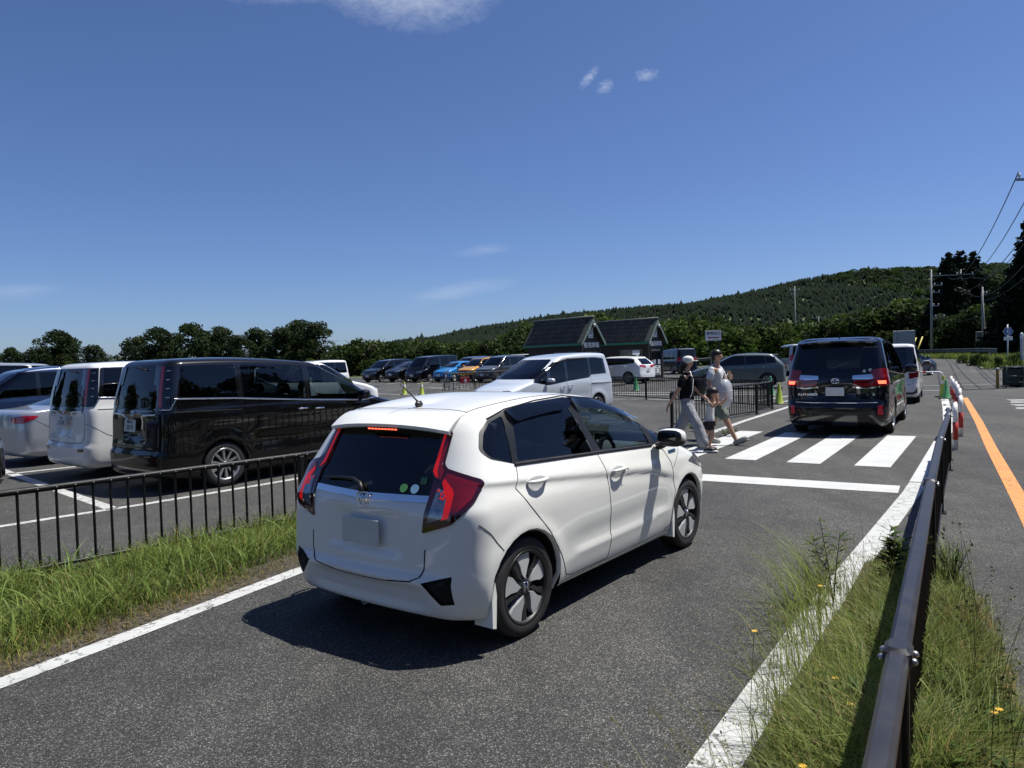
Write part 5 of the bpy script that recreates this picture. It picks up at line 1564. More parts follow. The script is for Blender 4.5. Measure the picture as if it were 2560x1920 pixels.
def noah_spec(pt, plate_no, plate_top, lod=2):
    rows = van_rows(dict(gc=.21, xb=-.90, xw=-.895, xt=-.735, zb=1.16, h=1.86, w=.85, wt=.725, xn=3.78, zn=.97, hood=(3.40, 1.05), cowl=(3.02, 1.13), ws=(1.85, 1.70), zr=1.76, zt=1.775, cr=.17, cf=.42, crt=.17, cft=.26, rd=.8))
    win = dict(belt=[(-.69, 1.30), (.19, 1.26), (1.35, 1.17), (2.56, 1.095), (3.02, 1.145)], top=[(-.61, 1.765), (.28, 1.77), (1.45, 1.728), (2.0, 1.65), (2.42, 1.53), (2.95, 1.19)],
               pil=[(-.62, .24, -.56, .24, GD, None), (.34, 1.41, .34, 1.41, M['glass_seat'], 'sdoor'), (1.52, 2.47, 1.52, 2.37, GM, 'fdoor'), (2.56, 2.95, 2.52, 2.62, GM, None)], mg=.022)
    sd = [(.30, .28), (.30, 1.75), (1.46, 1.725), (1.47, .27)]
    fd = [(1.47, .27), (1.46, 1.725), (2.0, 1.65), (2.43, 1.525), (2.52, 1.09), (2.56, .62), (2.42, .30)]
    tail = [(-.20, 1.755), (-.20, 1.16), (.03, 1.165), (.075, 1.29), (.06, 1.755)]
    red = [(-.105, 1.735), (-.125, 1.19), (-.075, 1.19), (-.06, 1.735)]
    inn = [(-.19, 1.74), (-.19, 1.18), (-.13, 1.18), (-.11, 1.74)]
    out = [(-.045, 1.74), (-.065, 1.19), (.02, 1.19), (.06, 1.29), (.05, 1.74)]
    dots = []
    feats = [dict(name='door', poly=sd, mode='S', mat=pt, fid='sdoor'), dict(name='door', poly=fd, mode='S', mat=pt, fid='fdoor')] + side_windows(win, GM, GD) + [
        dict(name='rear_window', poly=rpoly([(.62, 1.76), (.66, 1.18), (.55, 1.15), (-.55, 1.15), (-.66, 1.18), (-.62, 1.76)], .03), mode='B', mat=GD, inset=-.002),
        dict(name='rear_garnish', poly=[(.66, 1.15), (.62, 1.075), (.25, 1.04), (-.25, 1.04), (-.62, 1.075), (-.66, 1.15)], mode='B', mat=M['gloss_black'], inset=-.006),
        dict(name='taillight', poly=tail, mode='C', mat=M['gloss_black'], inset=-.012, fid='tail'), dict(name='lens', poly=inn, mode='C', mat=M['lens_dark'], inset=-.014, parent='tail'),
        dict(name='red_lens', poly=red, mode='C', mat=red_lens, inset=-.015, parent='tail'), dict(name='clear_lens', poly=out, mode='C', mat=M['glass_smoke'], inset=-.014, parent='tail'),
        dict(name='windscreen', poly=rpoly([(.70, 1.17), (.62, 1.5), (.55, 1.68), (-.55, 1.68), (-.62, 1.5), (-.70, 1.17)], .05), mode='F', mat=GW, inset=.003),
        dict(name='reflector', poly=[(.55, .46), (.72, .47), (.72, .52), (.55, .51)], mode='B', mat=M['lens_dark'], inset=-.003), dict(name='reflector', poly=[(-.55, .46), (-.72, .47), (-.72, .52), (-.55, .51)], mode='B', mat=M['lens_dark'], inset=-.003)]
    def disp(x, z):
        r = .010 * np.exp(-((z - 1.0) / .06) ** 2) * sstep(-.6, 0, x) - .014 * np.exp(-((z - .62) / .13) ** 2) * sstep(.3, .6, x) * sstep(2.5, 2.2, x) + .012 * np.exp(-((z - .42) / .05) ** 2) * sstep(.2, .6, x) * sstep(2.6, 2.2, x)
        for wx in (0, 2.85):
            rr = np.hypot(x - wx, z - .325); r = r + .018 * np.exp(-((rr - .40) / .05) ** 2)
        return r
    def rdisp(y, z):
        ay = np.abs(y)
        return -.045 * sstep(.60, .54, z) + .03 * sstep(.72, .78, z) * sstep(1.06, 1.0, z) * sstep(.30, .24, ay) - .01 * np.exp(-((z - .62) / .03) ** 2)
    return dict(rows=rows, plan=plan_van, br=.055, bf=.13, disp=disp, rdisp=rdisp, paint=pt, w=.85, wb=2.85, R=.325, rim=.222, tw=.20, wstyle='spoke', wn=10, feats=feats, cat='minivan', spin=.1,
                gaps=[('S', [(.30, .28), (.30, 1.75)]), ('S', [(1.47, .27), (1.46, 1.725)]), ('S', [(2.52, 1.09), (2.56, .62), (2.42, .30)]), ('S', [(.30, .28), (2.42, .28)]), ('S', [(-.72, 1.115), (.28, 1.09)], .016),
                      ('B', [(.70, 1.05), (.69, .66), (.62, .60), (0, .585), (-.62, .60), (-.69, .66), (-.70, 1.05)], .009), ('S', [(-.86, .90), (-.6, .72), (-.34, .62)])],
                strips=[('belt_chrome', 'S', [(-.70, 1.298), (.19, 1.258), (1.35, 1.168), (2.56, 1.093), (3.0, 1.143)], .022, .008, M['chrome']),
                        ('gate_chrome', 'B', [(.20, .88), (.235, 1.04), (.30, 1.075), (.62, 1.09)], .028, .012, M['chrome']), ('gate_chrome', 'B', [(-.20, .88), (-.235, 1.04), (-.30, 1.075), (-.62, 1.09)], .028, .012, M['chrome']),
                        ('corner_chrome', 'C', [(-.21, 1.16), (.03, 1.155), (.085, 1.28)], .018, .008, M['chrome'])],
                mirror=(2.46, 1.15, 1.05), handles=[('sdoor', 1.33, 1.03, M['chrome']), ('fdoor', 1.64, 1.015, M['chrome'])],
                plates=[((-.935, 0, .93), (-1, 0, .12), plate_no, plate_top, None)])
M['glass_seat'] = glassmat('rear_door_glass', (.16, .19, .20))
M['glass_smoke'] = glassmat('smoked_lens', (.10, .11, .13), 1.4)

def emblem(c, x, y, z, r=.055, mode='B'):
    l, n = c.b.hit(y, z, mode)
    e = MB()
    for a, b_ in ((1.0, .72), (.36, .72), (.95, .26)):
        oz = .0 if b_ > .5 else .34 * r
        e.tube([(r * a * math.cos(t), r * b_ * math.sin(t) + oz, 0) for t in np.linspace(0, 2 * PI, 20)], r * .10, 6, False)
    e.build('emblem', M['chrome'], c.root, True, l + n * .012, face_rot(n))

def lamp_dots(c):
    for sg in (1, -1):
        for z in (1.68, 1.56, 1.44, 1.32):
            l, n = c.b.hit(-.005, z, 'C', sg); t = MB()
            t.ell((0, 0, 0), (.035, .006, .006), 8, 6); t.build('lamp_bar', M['chrome'], c.objs.get(('tail', sg), c.root), True, l + n * .012, face_rot(n))

ESQ = build_car('minivan', 'black minivan with chrome belt line parked nearest behind the picket fence', (-4.79, 10.80), 38, noah_spec(P_['black'], '20-91', '横浜 502'), 1.0, 'minivans parked behind the fence', 2)
emblem(ESQ, 0, 0, 1.10); lamp_dots(ESQ)
seat_set(ESQ.root, (1.75, .75), .42, .52)
MB().box((2.75, 0, .98), (.6, 1.45, .22), 0, .08).build('dashboard', M['interior'], ESQ.root, True)
MB().box((1.0, 0, .36), (3.4, 1.5, .06)).build('cabin_floor', M['interior'], ESQ.root)
# rear wiper at the top of the tailgate
def top_wiper(c, z=1.72):
    q = [c.b.hit(y, zz, 'B')[0] + Vector((-.03, 0, 0)) for y, zz in ((.02, z + .02), (-.10, z), (-.22, z - .02))]
    MB().tube(q, [.02, .015, .008], 8).build('rear_wiper', M['trim'], c.root, True)
top_wiper(ESQ)
# folded sun shade in the windscreen corner
sh = MB(); sh.add([(2.72, -.55, 1.20), (2.50, -.60, 1.46), (2.46, -.20, 1.50), (2.74, -.15, 1.19)], [(0, 1, 2, 3)]); sh.build('sun_shade', plain('sun_shade', (.45, .55, .30), .7, var=.5, scale=4), ESQ.root)
wht = build_car('minivan', 'white minivan parked between the black minivan and the silver saloon', (-6.62, 12.19), 38, noah_spec(P_['pearl'], '17-39', '502'), 1.0, 'minivans parked behind the fence', 2)
emblem(wht, 0, 0, 1.10); lamp_dots(wht); top_wiper(wht)

# ---- silver saloon
def sedan_spec(pt):
    rows = van_rows(dict(gc=.18, xb=-1.02, xt=.35, zb=.98, h=1.44, w=.89, wt=.60, xn=3.62, zn=.78, hood=(2.95, .90), cowl=(2.35, .99), ws=(1.45, 1.36), zr=1.33, zt=1.37, cr=.28, cf=.45, crt=.25, cft=.3, rd=.8,
                         rear=[(-1.02, .66), (-1.01, .78), (-.99, .95), (-.92, 1.02), (-.55, 1.06)], zm=[.62, .72, .82, .91, .97], rp=.85))
    win = dict(belt=[(-.35, 1.03), (.3, .99), (1.3, .965), (2.2, .955), (2.35, .97)], top=[(-.1, 1.14), (.35, 1.29), (.8, 1.36), (1.2, 1.355), (1.6, 1.27), (2.25, 1.0)],
               pil=[(-.25, .55, .1, .55, GD, None), (.62, 1.15, .62, 1.15, GD, None), (1.22, 2.1, 1.22, 1.6, GM, None)])
    feats = [dict(name='door', poly=[(.25, .30), (.40, .60), (.2, .95), (.2, 1.2), (1.16, 1.35), (1.18, .26)], mode='S', mat=pt, fid='rdoor'), dict(name='door', poly=[(1.18, .26), (1.16, 1.35), (1.6, 1.25), (2.2, .96), (2.25, .6), (2.1, .27)], mode='S', mat=pt, fid='fdoor')] + side_windows(win, GM, GD)
    feats += [dict(name='rear_window', poly=rpoly([(.52, 1.09), (.46, 1.30), (-.46, 1.30), (-.52, 1.09)], .04), mode='B', mat=GD),
              dict(name='windscreen', poly=rpoly([(.60, 1.03), (.48, 1.33), (-.48, 1.33), (-.60, 1.03)], .04), mode='F', mat=GW),
              dict(name='taillight', poly=rpoly([(-.40, .80), (-.38, .90), (-.05, .945), (.14, .93), (.08, .875), (-.10, .80)], .02), mode='C', mat=red_lens, inset=-.006)]
    return dict(rows=rows, plan=plan_van, br=.10, bf=.17, paint=pt, w=.89, wb=2.64, R=.315, rim=.21, tw=.19, wn=10, feats=feats, gaps=[('S', [(.25, .30), (.40, .60), (.2, .95)]), ('S', [(1.18, .26), (1.17, .95)]), ('S', [(-.75, .86), (-.45, .66), (-.34, .56)])],
                mirror=(2.15, 1.02, .95), handles=[('rdoor', .42, .86, pt), ('fdoor', 1.36, .84, pt)], cat='car')
build_car('saloon_car', 'silver saloon with red tail lamp beside the white minivan at the left edge', (-8.95, 14.25), 38, sedan_spec(P_['silver']), 1.0, None, 2)

# ---- generic small specs
def box_van(pt, h=1.98, w=.85, L=4.7, wb=2.57, nose='flat', lens=None, win_all=True, plate=M['plate'], xb=-1.05, zb=1.10, glass=GB, fplate=None, rplate=None):
    xn = xb + L
    if nose == 'flat': rows = van_rows(dict(gc=.22, xb=xb, xt=xb + .10, zb=zb, h=h, w=w, wt=w * .86, xn=xn, zn=.86, hood=(xn - .22, 1.0), cowl=(xn - .38, 1.16), ws=(xn - 1.15, h - .16), zr=h - .10, zt=h - .10, cr=.12, cf=.26, crt=.12, cft=.22, rd=.7))
    else: rows = van_rows(dict(gc=.20, xb=xb, xt=xb + .16, zb=zb, h=h, w=w, wt=w * .85, xn=xn, zn=.92, hood=(xn - .45, 1.02), cowl=(xn - .85, 1.12), ws=(xn - 1.75, h - .15), zr=h - .11, zt=h - .11, cr=.15, cf=.38, crt=.15, cft=.26, rd=.8))
    cx_ = rows[8][2]; sx = rows[12][2] if len(rows) > 12 else xn - 1.2
    top_z = h - .15
    win = dict(belt=[(xb + .25, zb + .06), (wb * .5, zb + .03), (cx_ - .35, zb), (cx_ - .10, zb + .02)], top=[(xb + .30, top_z), (wb * .5, top_z + .01), (sx - .05, top_z - .03), (cx_ - .12, zb + .12)],
               pil=[(xb + .33, xb + 1.15, xb + .36, xb + 1.15, glass, None), (xb + 1.25, xb + 2.30, xb + 1.25, xb + 2.30, glass, None), (xb + 2.42, cx_ - .40, xb + 2.42, sx - .10, glass, None)])
    feats = side_windows(win, glass, glass)
    ww = w * .80
    feats += [dict(name='windscreen', poly=rpoly([(ww, zb + .06), (ww * .86, top_z - .02), (-ww * .86, top_z - .02), (-ww, zb + .06)], .05), mode='F', mat=glass),
              dict(name='rear_window', poly=rpoly([(ww * .92, zb + .08), (ww * .85, top_z), (-ww * .85, top_z), (-ww * .92, zb + .08)], .05), mode='B', mat=glass),
              dict(name='headlight', poly=rpoly([(.42, .70), (.45, .80), (.78, .84), (.80, .74)], .02), mode='F', mat=M['lens_clear'], inset=-.004), dict(name='headlight', poly=rpoly([(-.42, .70), (-.45, .80), (-.78, .84), (-.80, .74)], .02), mode='F', mat=M['lens_clear'], inset=-.004),
              dict(name='grille', poly=[(.40, .66), (.40, .82), (-.40, .82), (-.40, .66)], mode='F', mat=M['gloss_black'], inset=-.003), dict(name='air_dam', poly=[(.55, .30), (.62, .44), (-.62, .44), (-.55, .30)], mode='F', mat=M['trim'], inset=.006),
              dict(name='taillight', poly=lens or [(-.26 + xb * .7 + .62, .98), (-.26 + xb * .7 + .62, 1.35), (.03 + xb * .7 + .62, 1.33), (.03 + xb * .7 + .62, .98)], mode='C', mat=red_lens, inset=-.006)]
    return dict(rows=rows, plan=[(xb, .97), (0, 1), (wb, 1), (wb + .4, .97), (xn, .86)], br=.05, bf=.12, paint=pt, w=w, wb=wb, R=.31, rim=.205, tw=.18, wn=8, feats=feats, gaps=[('S', [(xb + 2.36, .28), (xb + 2.36, zb + .55)]), ('S', [(xb + 1.2, .28), (xb + 1.2, zb + .3)])],
                mirror=(cx_ - .30, zb + .04, 1.0), strips=[], plates=([((xn + .012, 0, .52), (1, 0, 0), None, None, plate)] if fplate is None else []) + [((xb - .02, 0, .82), (-1, 0, 0), None, None, plate)], cat='van' if nose == 'flat' else 'minivan')

def hatch_spec(pt, h=1.53, w=.85, L=3.95, wb=2.53, suv=False, glass=GB, ff=None):
    xb = -.60 if not suv else -.85; xn = xb + L
    z = .10 if suv else 0
    rows = van_rows(dict(gc=.19 + z, xb=xb, xt=xb + (.34 if not suv else .50), zb=1.0 + z, h=h, w=w, wt=w * .76, xn=xn, zn=.78 + z, hood=(xn - .50, .92 + z), cowl=(xn - .92, 1.02 + z), ws=(xn - 1.95, h - .10), zr=h - .14, zt=h - .10, cr=.22, cf=.45, crt=.20, cft=.30, rd=.8))
    cx_ = xn - .92; sx = xn - 1.95
    win = dict(belt=[(xb + .42, 1.12 + z), (.4, 1.06 + z), (cx_ - .5, 1.0 + z), (cx_ - .1, 1.04 + z)], top=[(xb + .50, h - .20), (.2, h - .13), (sx - .25, h - .10), (sx, h - .14), (cx_ - .1, 1.09 + z)],
               pil=[(xb + .52, .0, xb + .58, .08, glass, None), (.06, .95, .14, .95, glass, 'rdoor'), (1.03, cx_ - .50, 1.03, sx + .15, glass, 'fdoor')])
    feats = [dict(name='door', poly=[(.45, .30 + z), (.02, .85 + z), (0, h - .14), (.99, h - .1), (1.0, .27 + z)], mode='S', mat=pt, fid='rdoor'), dict(name='door', poly=[(1.0, .27 + z), (.99, h - .1), (sx, h - .13), (cx_ - .45, 1.0 + z), (2.1, .6 + z), (2.0, .28 + z)], mode='S', mat=pt, fid='fdoor')] + side_windows(win, glass, glass)
    feats += [dict(name='rear_window', poly=rpoly([(.56, 1.04 + z), (.48, h - .16), (-.48, h - .16), (-.56, 1.04 + z)], .04), mode='B', mat=glass),
              dict(name='windscreen', poly=rpoly([(.64, 1.06 + z), (.50, h - .12), (-.50, h - .12), (-.64, 1.06 + z)], .04), mode='F', mat=glass),
              dict(name='taillight', poly=rpoly([(xb * .7 + .22, .85 + z), (xb * .7 + .20, .98 + z), (xb * .7 + .60, 1.03 + z), (xb * .7 + .62, .92 + z)], .02), mode='C', mat=red_lens, inset=-.005),
              dict(name='headlight', poly=rpoly([(.36, .68 + z), (.40, .76 + z), (.72, .88 + z), (.76, .74 + z)], .02), mode='F', mat=M['lens_clear'], inset=-.004), dict(name='headlight', poly=rpoly([(-.36, .68 + z), (-.40, .76 + z), (-.72, .88 + z), (-.76, .74 + z)], .02), mode='F', mat=M['lens_clear'], inset=-.004),
              dict(name='grille', poly=[(.33, .66 + z), (.36, .74 + z), (-.36, .74 + z), (-.33, .66 + z)], mode='F', mat=M['gloss_black'], inset=-.003), dict(name='air_dam', poly=[(.50, .26 + z), (.58, .42 + z), (-.58, .42 + z), (-.50, .26 + z)], mode='F', mat=M['trim'], inset=.006)]
    return dict(rows=rows, plan=[(xb, .96), (0, 1), (wb, .99), (wb + .45, .94), (xn, .84)], br=.09, bf=.17, paint=pt, w=w, wb=wb, R=.305 if not suv else .36, rim=.205 if not suv else .24, tw=.19, wn=10, feats=feats + (ff or []),
                gaps=[('S', [(1.0, .27 + z), (.99, h - .1)]), ('S', [(.45, .30 + z), (.02, .85 + z)]), ('S', [(2.0, .28 + z), (2.1, .6 + z), (cx_ - .45, 1.0 + z)])], mirror=(cx_ - .42, 1.04 + z, .95), handles=[('rdoor', .2, .93 + z, None), ('fdoor', 1.2, .90 + z, None)],
                plates=[((xn + .012, 0, .50 + z), (1, 0, 0), None, None, None), ((xb - .015, 0, .72 + z), (-1, 0, 0), None, None, None)], cat='car')

# ---- black luxury minivan at the crossing, seen from behind
def alphard_spec(pt):
    rows = van_rows(dict(gc=.20, xb=-1.02, xw=-1.00, xt=-.72, zb=1.16, h=1.90, w=.925, wt=.76, xn=3.93, zn=1.02, hood=(3.5, 1.10), cowl=(3.0, 1.18), ws=(1.95, 1.74), zr=1.80, zt=1.80, cr=.24, cf=.42, crt=.22, cft=.3, rd=.8))
    win = dict(belt=[(-.62, 1.24), (.2, 1.20), (1.4, 1.13), (2.5, 1.10), (2.95, 1.18)], top=[(-.55, 1.72), (.3, 1.78), (1.5, 1.74), (2.1, 1.66), (2.85, 1.25)], pil=[(-.5, .28, -.45, .28, GD, None), (.4, 1.45, .4, 1.45, GD, None), (1.56, 2.5, 1.56, 2.4, GD, None)])
    def B(poly, **k): return [dict(poly=poly, mode='B', **k), dict(poly=[(-y, z) for y, z in poly], mode='B', **k)]
    feats = side_windows(win, GD, GD) + [dict(name='rear_window', poly=rpoly([(.70, 1.76), (.76, 1.21), (0, 1.19), (-.76, 1.21), (-.70, 1.76)], .05), mode='B', mat=GD, inset=.002),
        dict(name='windscreen', poly=rpoly([(.74, 1.22), (.60, 1.72), (-.60, 1.72), (-.74, 1.22)], .05), mode='F', mat=GW)]
    feats += B([(.30, 1.16), (.74, 1.19), (.74, 1.12), (.55, 1.08), (.30, 1.09)], name='chrome_garnish', mat=M['chrome'], inset=-.006)
    feats += B([(.32, 1.075), (.50, 1.075), (.76, 1.11), (.77, .97), (.55, .94), (.32, .97)], name='lamp_bar', mat=M['lens_red'], inset=-.008)
    feats += B([(.34, 1.045), (.52, 1.045), (.75, 1.075), (.75, 1.045), (.52, 1.015), (.34, 1.02)], name='lamp_line', mat=M['lens_dark'], inset=-.010)
    feats += B([(.30, .955), (.54, .925), (.76, .955), (.76, .935), (.54, .905), (.30, .93)], name='chrome_line', mat=M['chrome'], inset=-.006)
    feats += [dict(name='taillight', poly=[(-.22, 1.26), (-.20, .96), (-.04, .95), (.12, 1.0), (.16, 1.27), (-.05, 1.29)], mode='C', mat=M['lens_red'], inset=-.010, fid='tail'),
              dict(name='lit_lamp', poly=[(-.16, 1.06), (-.15, 1.00), (-.02, 1.0), (-.02, 1.06)], mode='C', mat=M['lens_lit2'], inset=-.013, parent='tail')]
    feats += B([(.73, .43), (.81, .43), (.81, .60), (.73, .59)], name='reflector', mat=red_lens, inset=-.004)
    feats += [dict(name='bumper_panel', poly=[(.60, .30), (.66, .42), (-.66, .42), (-.60, .30)], mode='B', mat=M['gloss_black'], inset=.004)]
    def rdisp(y, z): return -.06 * sstep(.66, .60, z) + .03 * sstep(.70, .76, z) * sstep(.96, .92, z) * sstep(.34, .26, np.abs(y))
    def disp(x, z):
        r = .012 * np.exp(-((z - .98) / .07) ** 2) - .02 * np.exp(-((z - .70) / .14) ** 2) * sstep(.2, .6, x) * sstep(2.7, 2.3, x)
        for wx in (0, 3.0):
            rr = np.hypot(x - wx, z - .345); r = r + .02 * np.exp(-((rr - .42) / .06) ** 2)
        return r
    return dict(rows=rows, plan=plan_van, br=.07, bf=.13, disp=disp, rdisp=rdisp, paint=pt, w=.925, wb=3.0, R=.345, rim=.24, tw=.235, wn=10, feats=feats, cat='minivan', mirror=(2.5, 1.16, 1.1),
                gaps=[('B', [(.70, 1.05), (.71, .78), (.62, .68), (0, .665), (-.62, .68), (-.71, .78), (-.70, 1.05)], .009), ('S', [(.34, .3), (.34, 1.75)]), ('S', [(1.5, .28), (1.5, 1.74)]), ('S', [(2.6, 1.1), (2.6, .6), (2.45, .3)])],
                strips=[('bumper_chrome', 'B', [(.72, .655), (.4, .645), (-.4, .645), (-.72, .655)], .016, .006, M['chrome']), ('belt_chrome', 'S', [(-.62, 1.235), (.2, 1.195), (1.4, 1.125), (2.5, 1.095)], .018, .006, M['chrome'])],
                plates=[((-1.04, 0, .86), (-1, 0, .05), None, None, None)])
ALP = build_car('minivan', 'large black luxury minivan with lit brake lamps stopped just past the crossing', (6.92, 15.05), 32.5, alphard_spec(P_['navyblack']), 1.03, None, 2)
def badge(c, txt, y, z, size, sx=1.0):
    l, n = c.b.hit(y, z, 'B'); link('badge', text_me(txt, size, M['chrome'], .004, .001, sx), c.root, l + n * .004, face_rot(n))
badge(ALP, 'ALPHARD', .50, .80, .062, 1.35); badge(ALP, 'S', -.55, .80, .07, 1.5); badge(ALP, 'S', -.66, .80, .07, 1.5)
emblem(ALP, 0, 0, 1.06, .07)
q = ALP.b.hit(0, 1.79, 'B')[0]
MB().box((q.x - .03, 0, q.z + .025), (.02, .42, .022)).build('high_brake_lamp', M['lens_lit2'], ALP.root)
N = 17; V = []
for i in range(N):
    y = -.70 + 1.4 * i / (N - 1); a = abs(y) / .7
    l, n_ = ALP.b.hit(-.42, y * .97, 'T')
    V += [(-.42, y * .97, l.z + .004), (-.66, y, 1.865 - .035 * a * a), (-.86 + .06 * a ** 3, y, 1.825 - .04 * a * a), (-.85 + .06 * a ** 3, y, 1.795 - .04 * a * a), (-.70, y * .95, 1.78 - .04 * a * a)]
sm = MB(); sm.add(V, [(i * 5 + j, (i + 1) * 5 + j, (i + 1) * 5 + j + 1, i * 5 + j + 1) for i in range(N - 1) for j in range(4)] + [tuple(range(5)), tuple((N - 1) * 5 + j for j in range(5))])
sm.build('roof_spoiler', P_['navyblack'], ALP.root, 'auto')
MB().tube([(-.35, 0, 1.88), (-.42, 0, 1.97)], [.02, .004], 6).build('antenna', M['trim'], ALP.root, True)
for y, z, r_ in ((-.60, 1.26, .03), (-.50, 1.24, .028)):
    l, n_ = ALP.b.hit(y, z, 'B'); MB().lathe([(.001, .002), (r_, .002), (r_, 0)], 14, axis='Z').build('sticker', plain('sticker_white', (.5, .55, .5), .5), ALP.root, False, l + n_ * .006, face_rot(n_))

# ---- white minivan ahead of it
def step_spec(pt):
    sp = noah_spec(pt, None, None)
    def B(poly, **k): return [dict(poly=poly, mode='B', **k), dict(poly=[(-y, z) for y, z in poly], mode='B', **k)]
    ft = [f for f in sp['feats'] if f['mode'] in ('S', 'F')]
    ft += [dict(name='rear_window', poly=rpoly([(.70, 1.74), (.76, 1.02), (0, 1.0), (-.76, 1.02), (-.70, 1.74)], .05), mode='B', mat=GD), dict(name='lower_grille', poly=[(.70, .30), (.70, .36), (-.70, .36), (-.70, .30)], mode='B', mat=M['trim'], inset=-.002)]
    ft += B([(.60, .30), (.78, .34), (.78, .50), (.73, .40)], name='bumper_fin', mat=M['trim'], inset=-.003)
    ft += [dict(name='upper_lamp', poly=[(-.18, 1.72), (-.18, 1.02), (-.06, 1.02), (.02, 1.3), (-.02, 1.72)], mode='C', mat=M['gloss_black'], inset=-.006), dict(name='taillight', poly=[(-.20, 1.00), (-.18, .80), (.02, .82), (.06, 1.0)], mode='C', mat=M['lens_red'], inset=-.010)]
    sp['feats'] = ft
    sp['strips'] = [('gate_chrome', 'B', [(.74, .965), (.3, .955), (-.3, .955), (-.74, .965)], .03, .01, M['chrome'])]
    sp['plates'] = [((-.915, 0, .78), (-1, 0, .1), None, None, None)]
    return sp
STP = build_car('minivan', 'white minivan waiting in front of the large black minivan', (12.05, 22.95), 31, step_spec(P_['white']), 1.0, None, 1)
badge(STP, 'SPADA', -.52, .72, .055, 1.3)

# ---- pale minivan in the car park, facing left
def serena_spec(pt):
    rows = van_rows(dict(gc=.20, xb=-.88, xw=-.86, xt=-.66, zb=1.10, h=1.865, w=.85, wt=.72, xn=3.88, zn=.88, hood=(3.45, 1.0), cowl=(2.98, 1.10), ws=(1.75, 1.71), zr=1.76, zt=1.775, cr=.18, cf=.5, crt=.18, cft=.32, rd=.9))
    win = dict(belt=[(-.48, 1.22), (.28, 1.20), (.40, 1.12), (1.3, 1.06), (2.2, .97), (2.9, 1.08)], top=[(-.42, 1.68), (0, 1.72), (1.3, 1.70), (1.9, 1.60), (2.4, 1.40), (2.93, 1.13)],
               pil=[(-.40, .28, -.34, .28, GD, None), (.38, 1.36, .38, 1.36, GD, 'sdoor'), (1.46, 2.18, 1.46, 2.05, M['glass_seat'], 'fdoor'), (2.30, 2.80, 2.22, 2.42, GM, None)])
    sd = [(.33, .28), (.33, 1.70), (1.42, 1.69), (1.43, .27)]; fd = [(1.43, .27), (1.42, 1.69), (1.9, 1.60), (2.22, 1.47), (2.27, .96), (2.42, .6), (2.35, .30)]
    feats = [dict(name='door', poly=sd, mode='S', mat=pt, fid='sdoor'), dict(name='door', poly=fd, mode='S', mat=pt, fid='fdoor')] + side_windows(win, GM, GD)
    feats += [dict(name='windscreen', poly=rpoly([(.74, 1.16), (.64, 1.5), (.56, 1.69), (-.56, 1.69), (-.64, 1.5), (-.74, 1.16)], .05), mode='F', mat=M['glass_seat'], inset=.003),
              dict(name='rear_window', poly=rpoly([(.62, 1.12), (.56, 1.68), (-.56, 1.68), (-.62, 1.12)], .05), mode='B', mat=GD),
              dict(name='headlight', poly=rpoly([(1.95, .80), (2.02, .90), (2.38, .97), (2.34, .86)], .02) if False else rpoly([(2.02, .80), (2.05, .88), (2.42, .985), (2.55, .99), (2.40, .86)], .02), mode='CF', mat=M['lens_clear'], inset=-.005),
              dict(name='grille', poly=[(.42, .66), (.45, .80), (-.45, .80), (-.42, .66)], mode='F', mat=M['gloss_black'], inset=-.004),
              dict(name='taillight', poly=[(-.10, 1.0), (-.10, 1.62), (.02, 1.60), (.04, 1.0)], mode='C', mat=red_lens, inset=-.006)]
    def disp(x, z):
        r = -.016 * np.exp(-((z - .62) / .15) ** 2) * sstep(.3, .6, x) * sstep(2.6, 2.2, x) + .012 * np.exp(-((z - .96) / .03) ** 2) * sstep(.6, .2, x) * sstep(-.7, -.3, x)
        for wx in (0, 2.86):
            rr = np.hypot(x - wx, z - .31); r = r + .02 * np.exp(-((rr - .39) / .05) ** 2)
        return r
    return dict(rows=rows, plan=plan_van, br=.06, bf=.15, disp=disp, paint=pt, w=.85, wb=2.86, R=.315, rim=.21, tw=.195, wn=8, feats=feats, cat='minivan', mirror=(2.30, 1.05, 1.05), handles=[('sdoor', 1.28, .93, M['chrome']), ('fdoor', 1.62, .915, M['chrome'])],
                gaps=[('S', [(.33, .28), (.33, 1.70)]), ('S', [(1.43, .27), (1.42, 1.69)]), ('S', [(2.27, .96), (2.42, .6), (2.35, .30)]), ('S', [(-.70, .935), (.30, .955)], .018), ('S', [(-.78, 1.08), (.33, 1.07)], .004)],
                strips=[('visor', 'S', [(.42, 1.69), (1.3, 1.675), (1.85, 1.585)], .07, .02, TR)])
SER = build_car('minivan', 'pale bluish white minivan facing left in the car park lane', (1.95, 22.0), 224, serena_spec(P_['palewhite']), 1.0, None, 2)
seat_set(SER.root, (1.6, .6), .40, .52); MB().box((2.72, 0, .96), (.6, 1.45, .2), 0, .08).build('dashboard', M['dash_grey'], SER.root, True)
MB().box((1.0, 0, .36), (3.4, 1.5, .06)).build('cabin_floor', M['interior'], SER.root)

# ---- mid distance
z_ = lambda x, y: (x, y, T(x, y))
build_car('sports_utility', 'white sports utility with red tail lamps between the two ticket booths', z_(7.55, 43.5), 314, hatch_spec(P_['white'], 1.66, .92, 4.74, 2.69, True), 1.0, None, 1)
build_car('estate_car', 'grey green people carrier parked behind the end of the picket fence', z_(12.3, 34.7), 288, hatch_spec(P_['greygreen'], 1.70, .88, 4.48, 2.70, True, GB), 1.0, None, 1)
build_car('van', 'dark navy box van seen from behind beyond the right ticket booth', z_(13.4, 56.5), 352, box_van(P_['navy'], 2.0, .86, 4.7), 1.0, None, 1)
build_car('van', 'pale grey van whose roof shows left of the large black minivan', z_(19.0, 47.5), 10, box_van(P_['lightgrey'], 2.05, .86, 4.7), 1.0, None, 1)
build_car('hatchback', 'dark blue hatchback turning on the road beyond the white minivan', z_(21.7, 41.2), 62, hatch_spec(P_['darkblue'], 1.53, .85, 3.95), 1.0, None, 1)
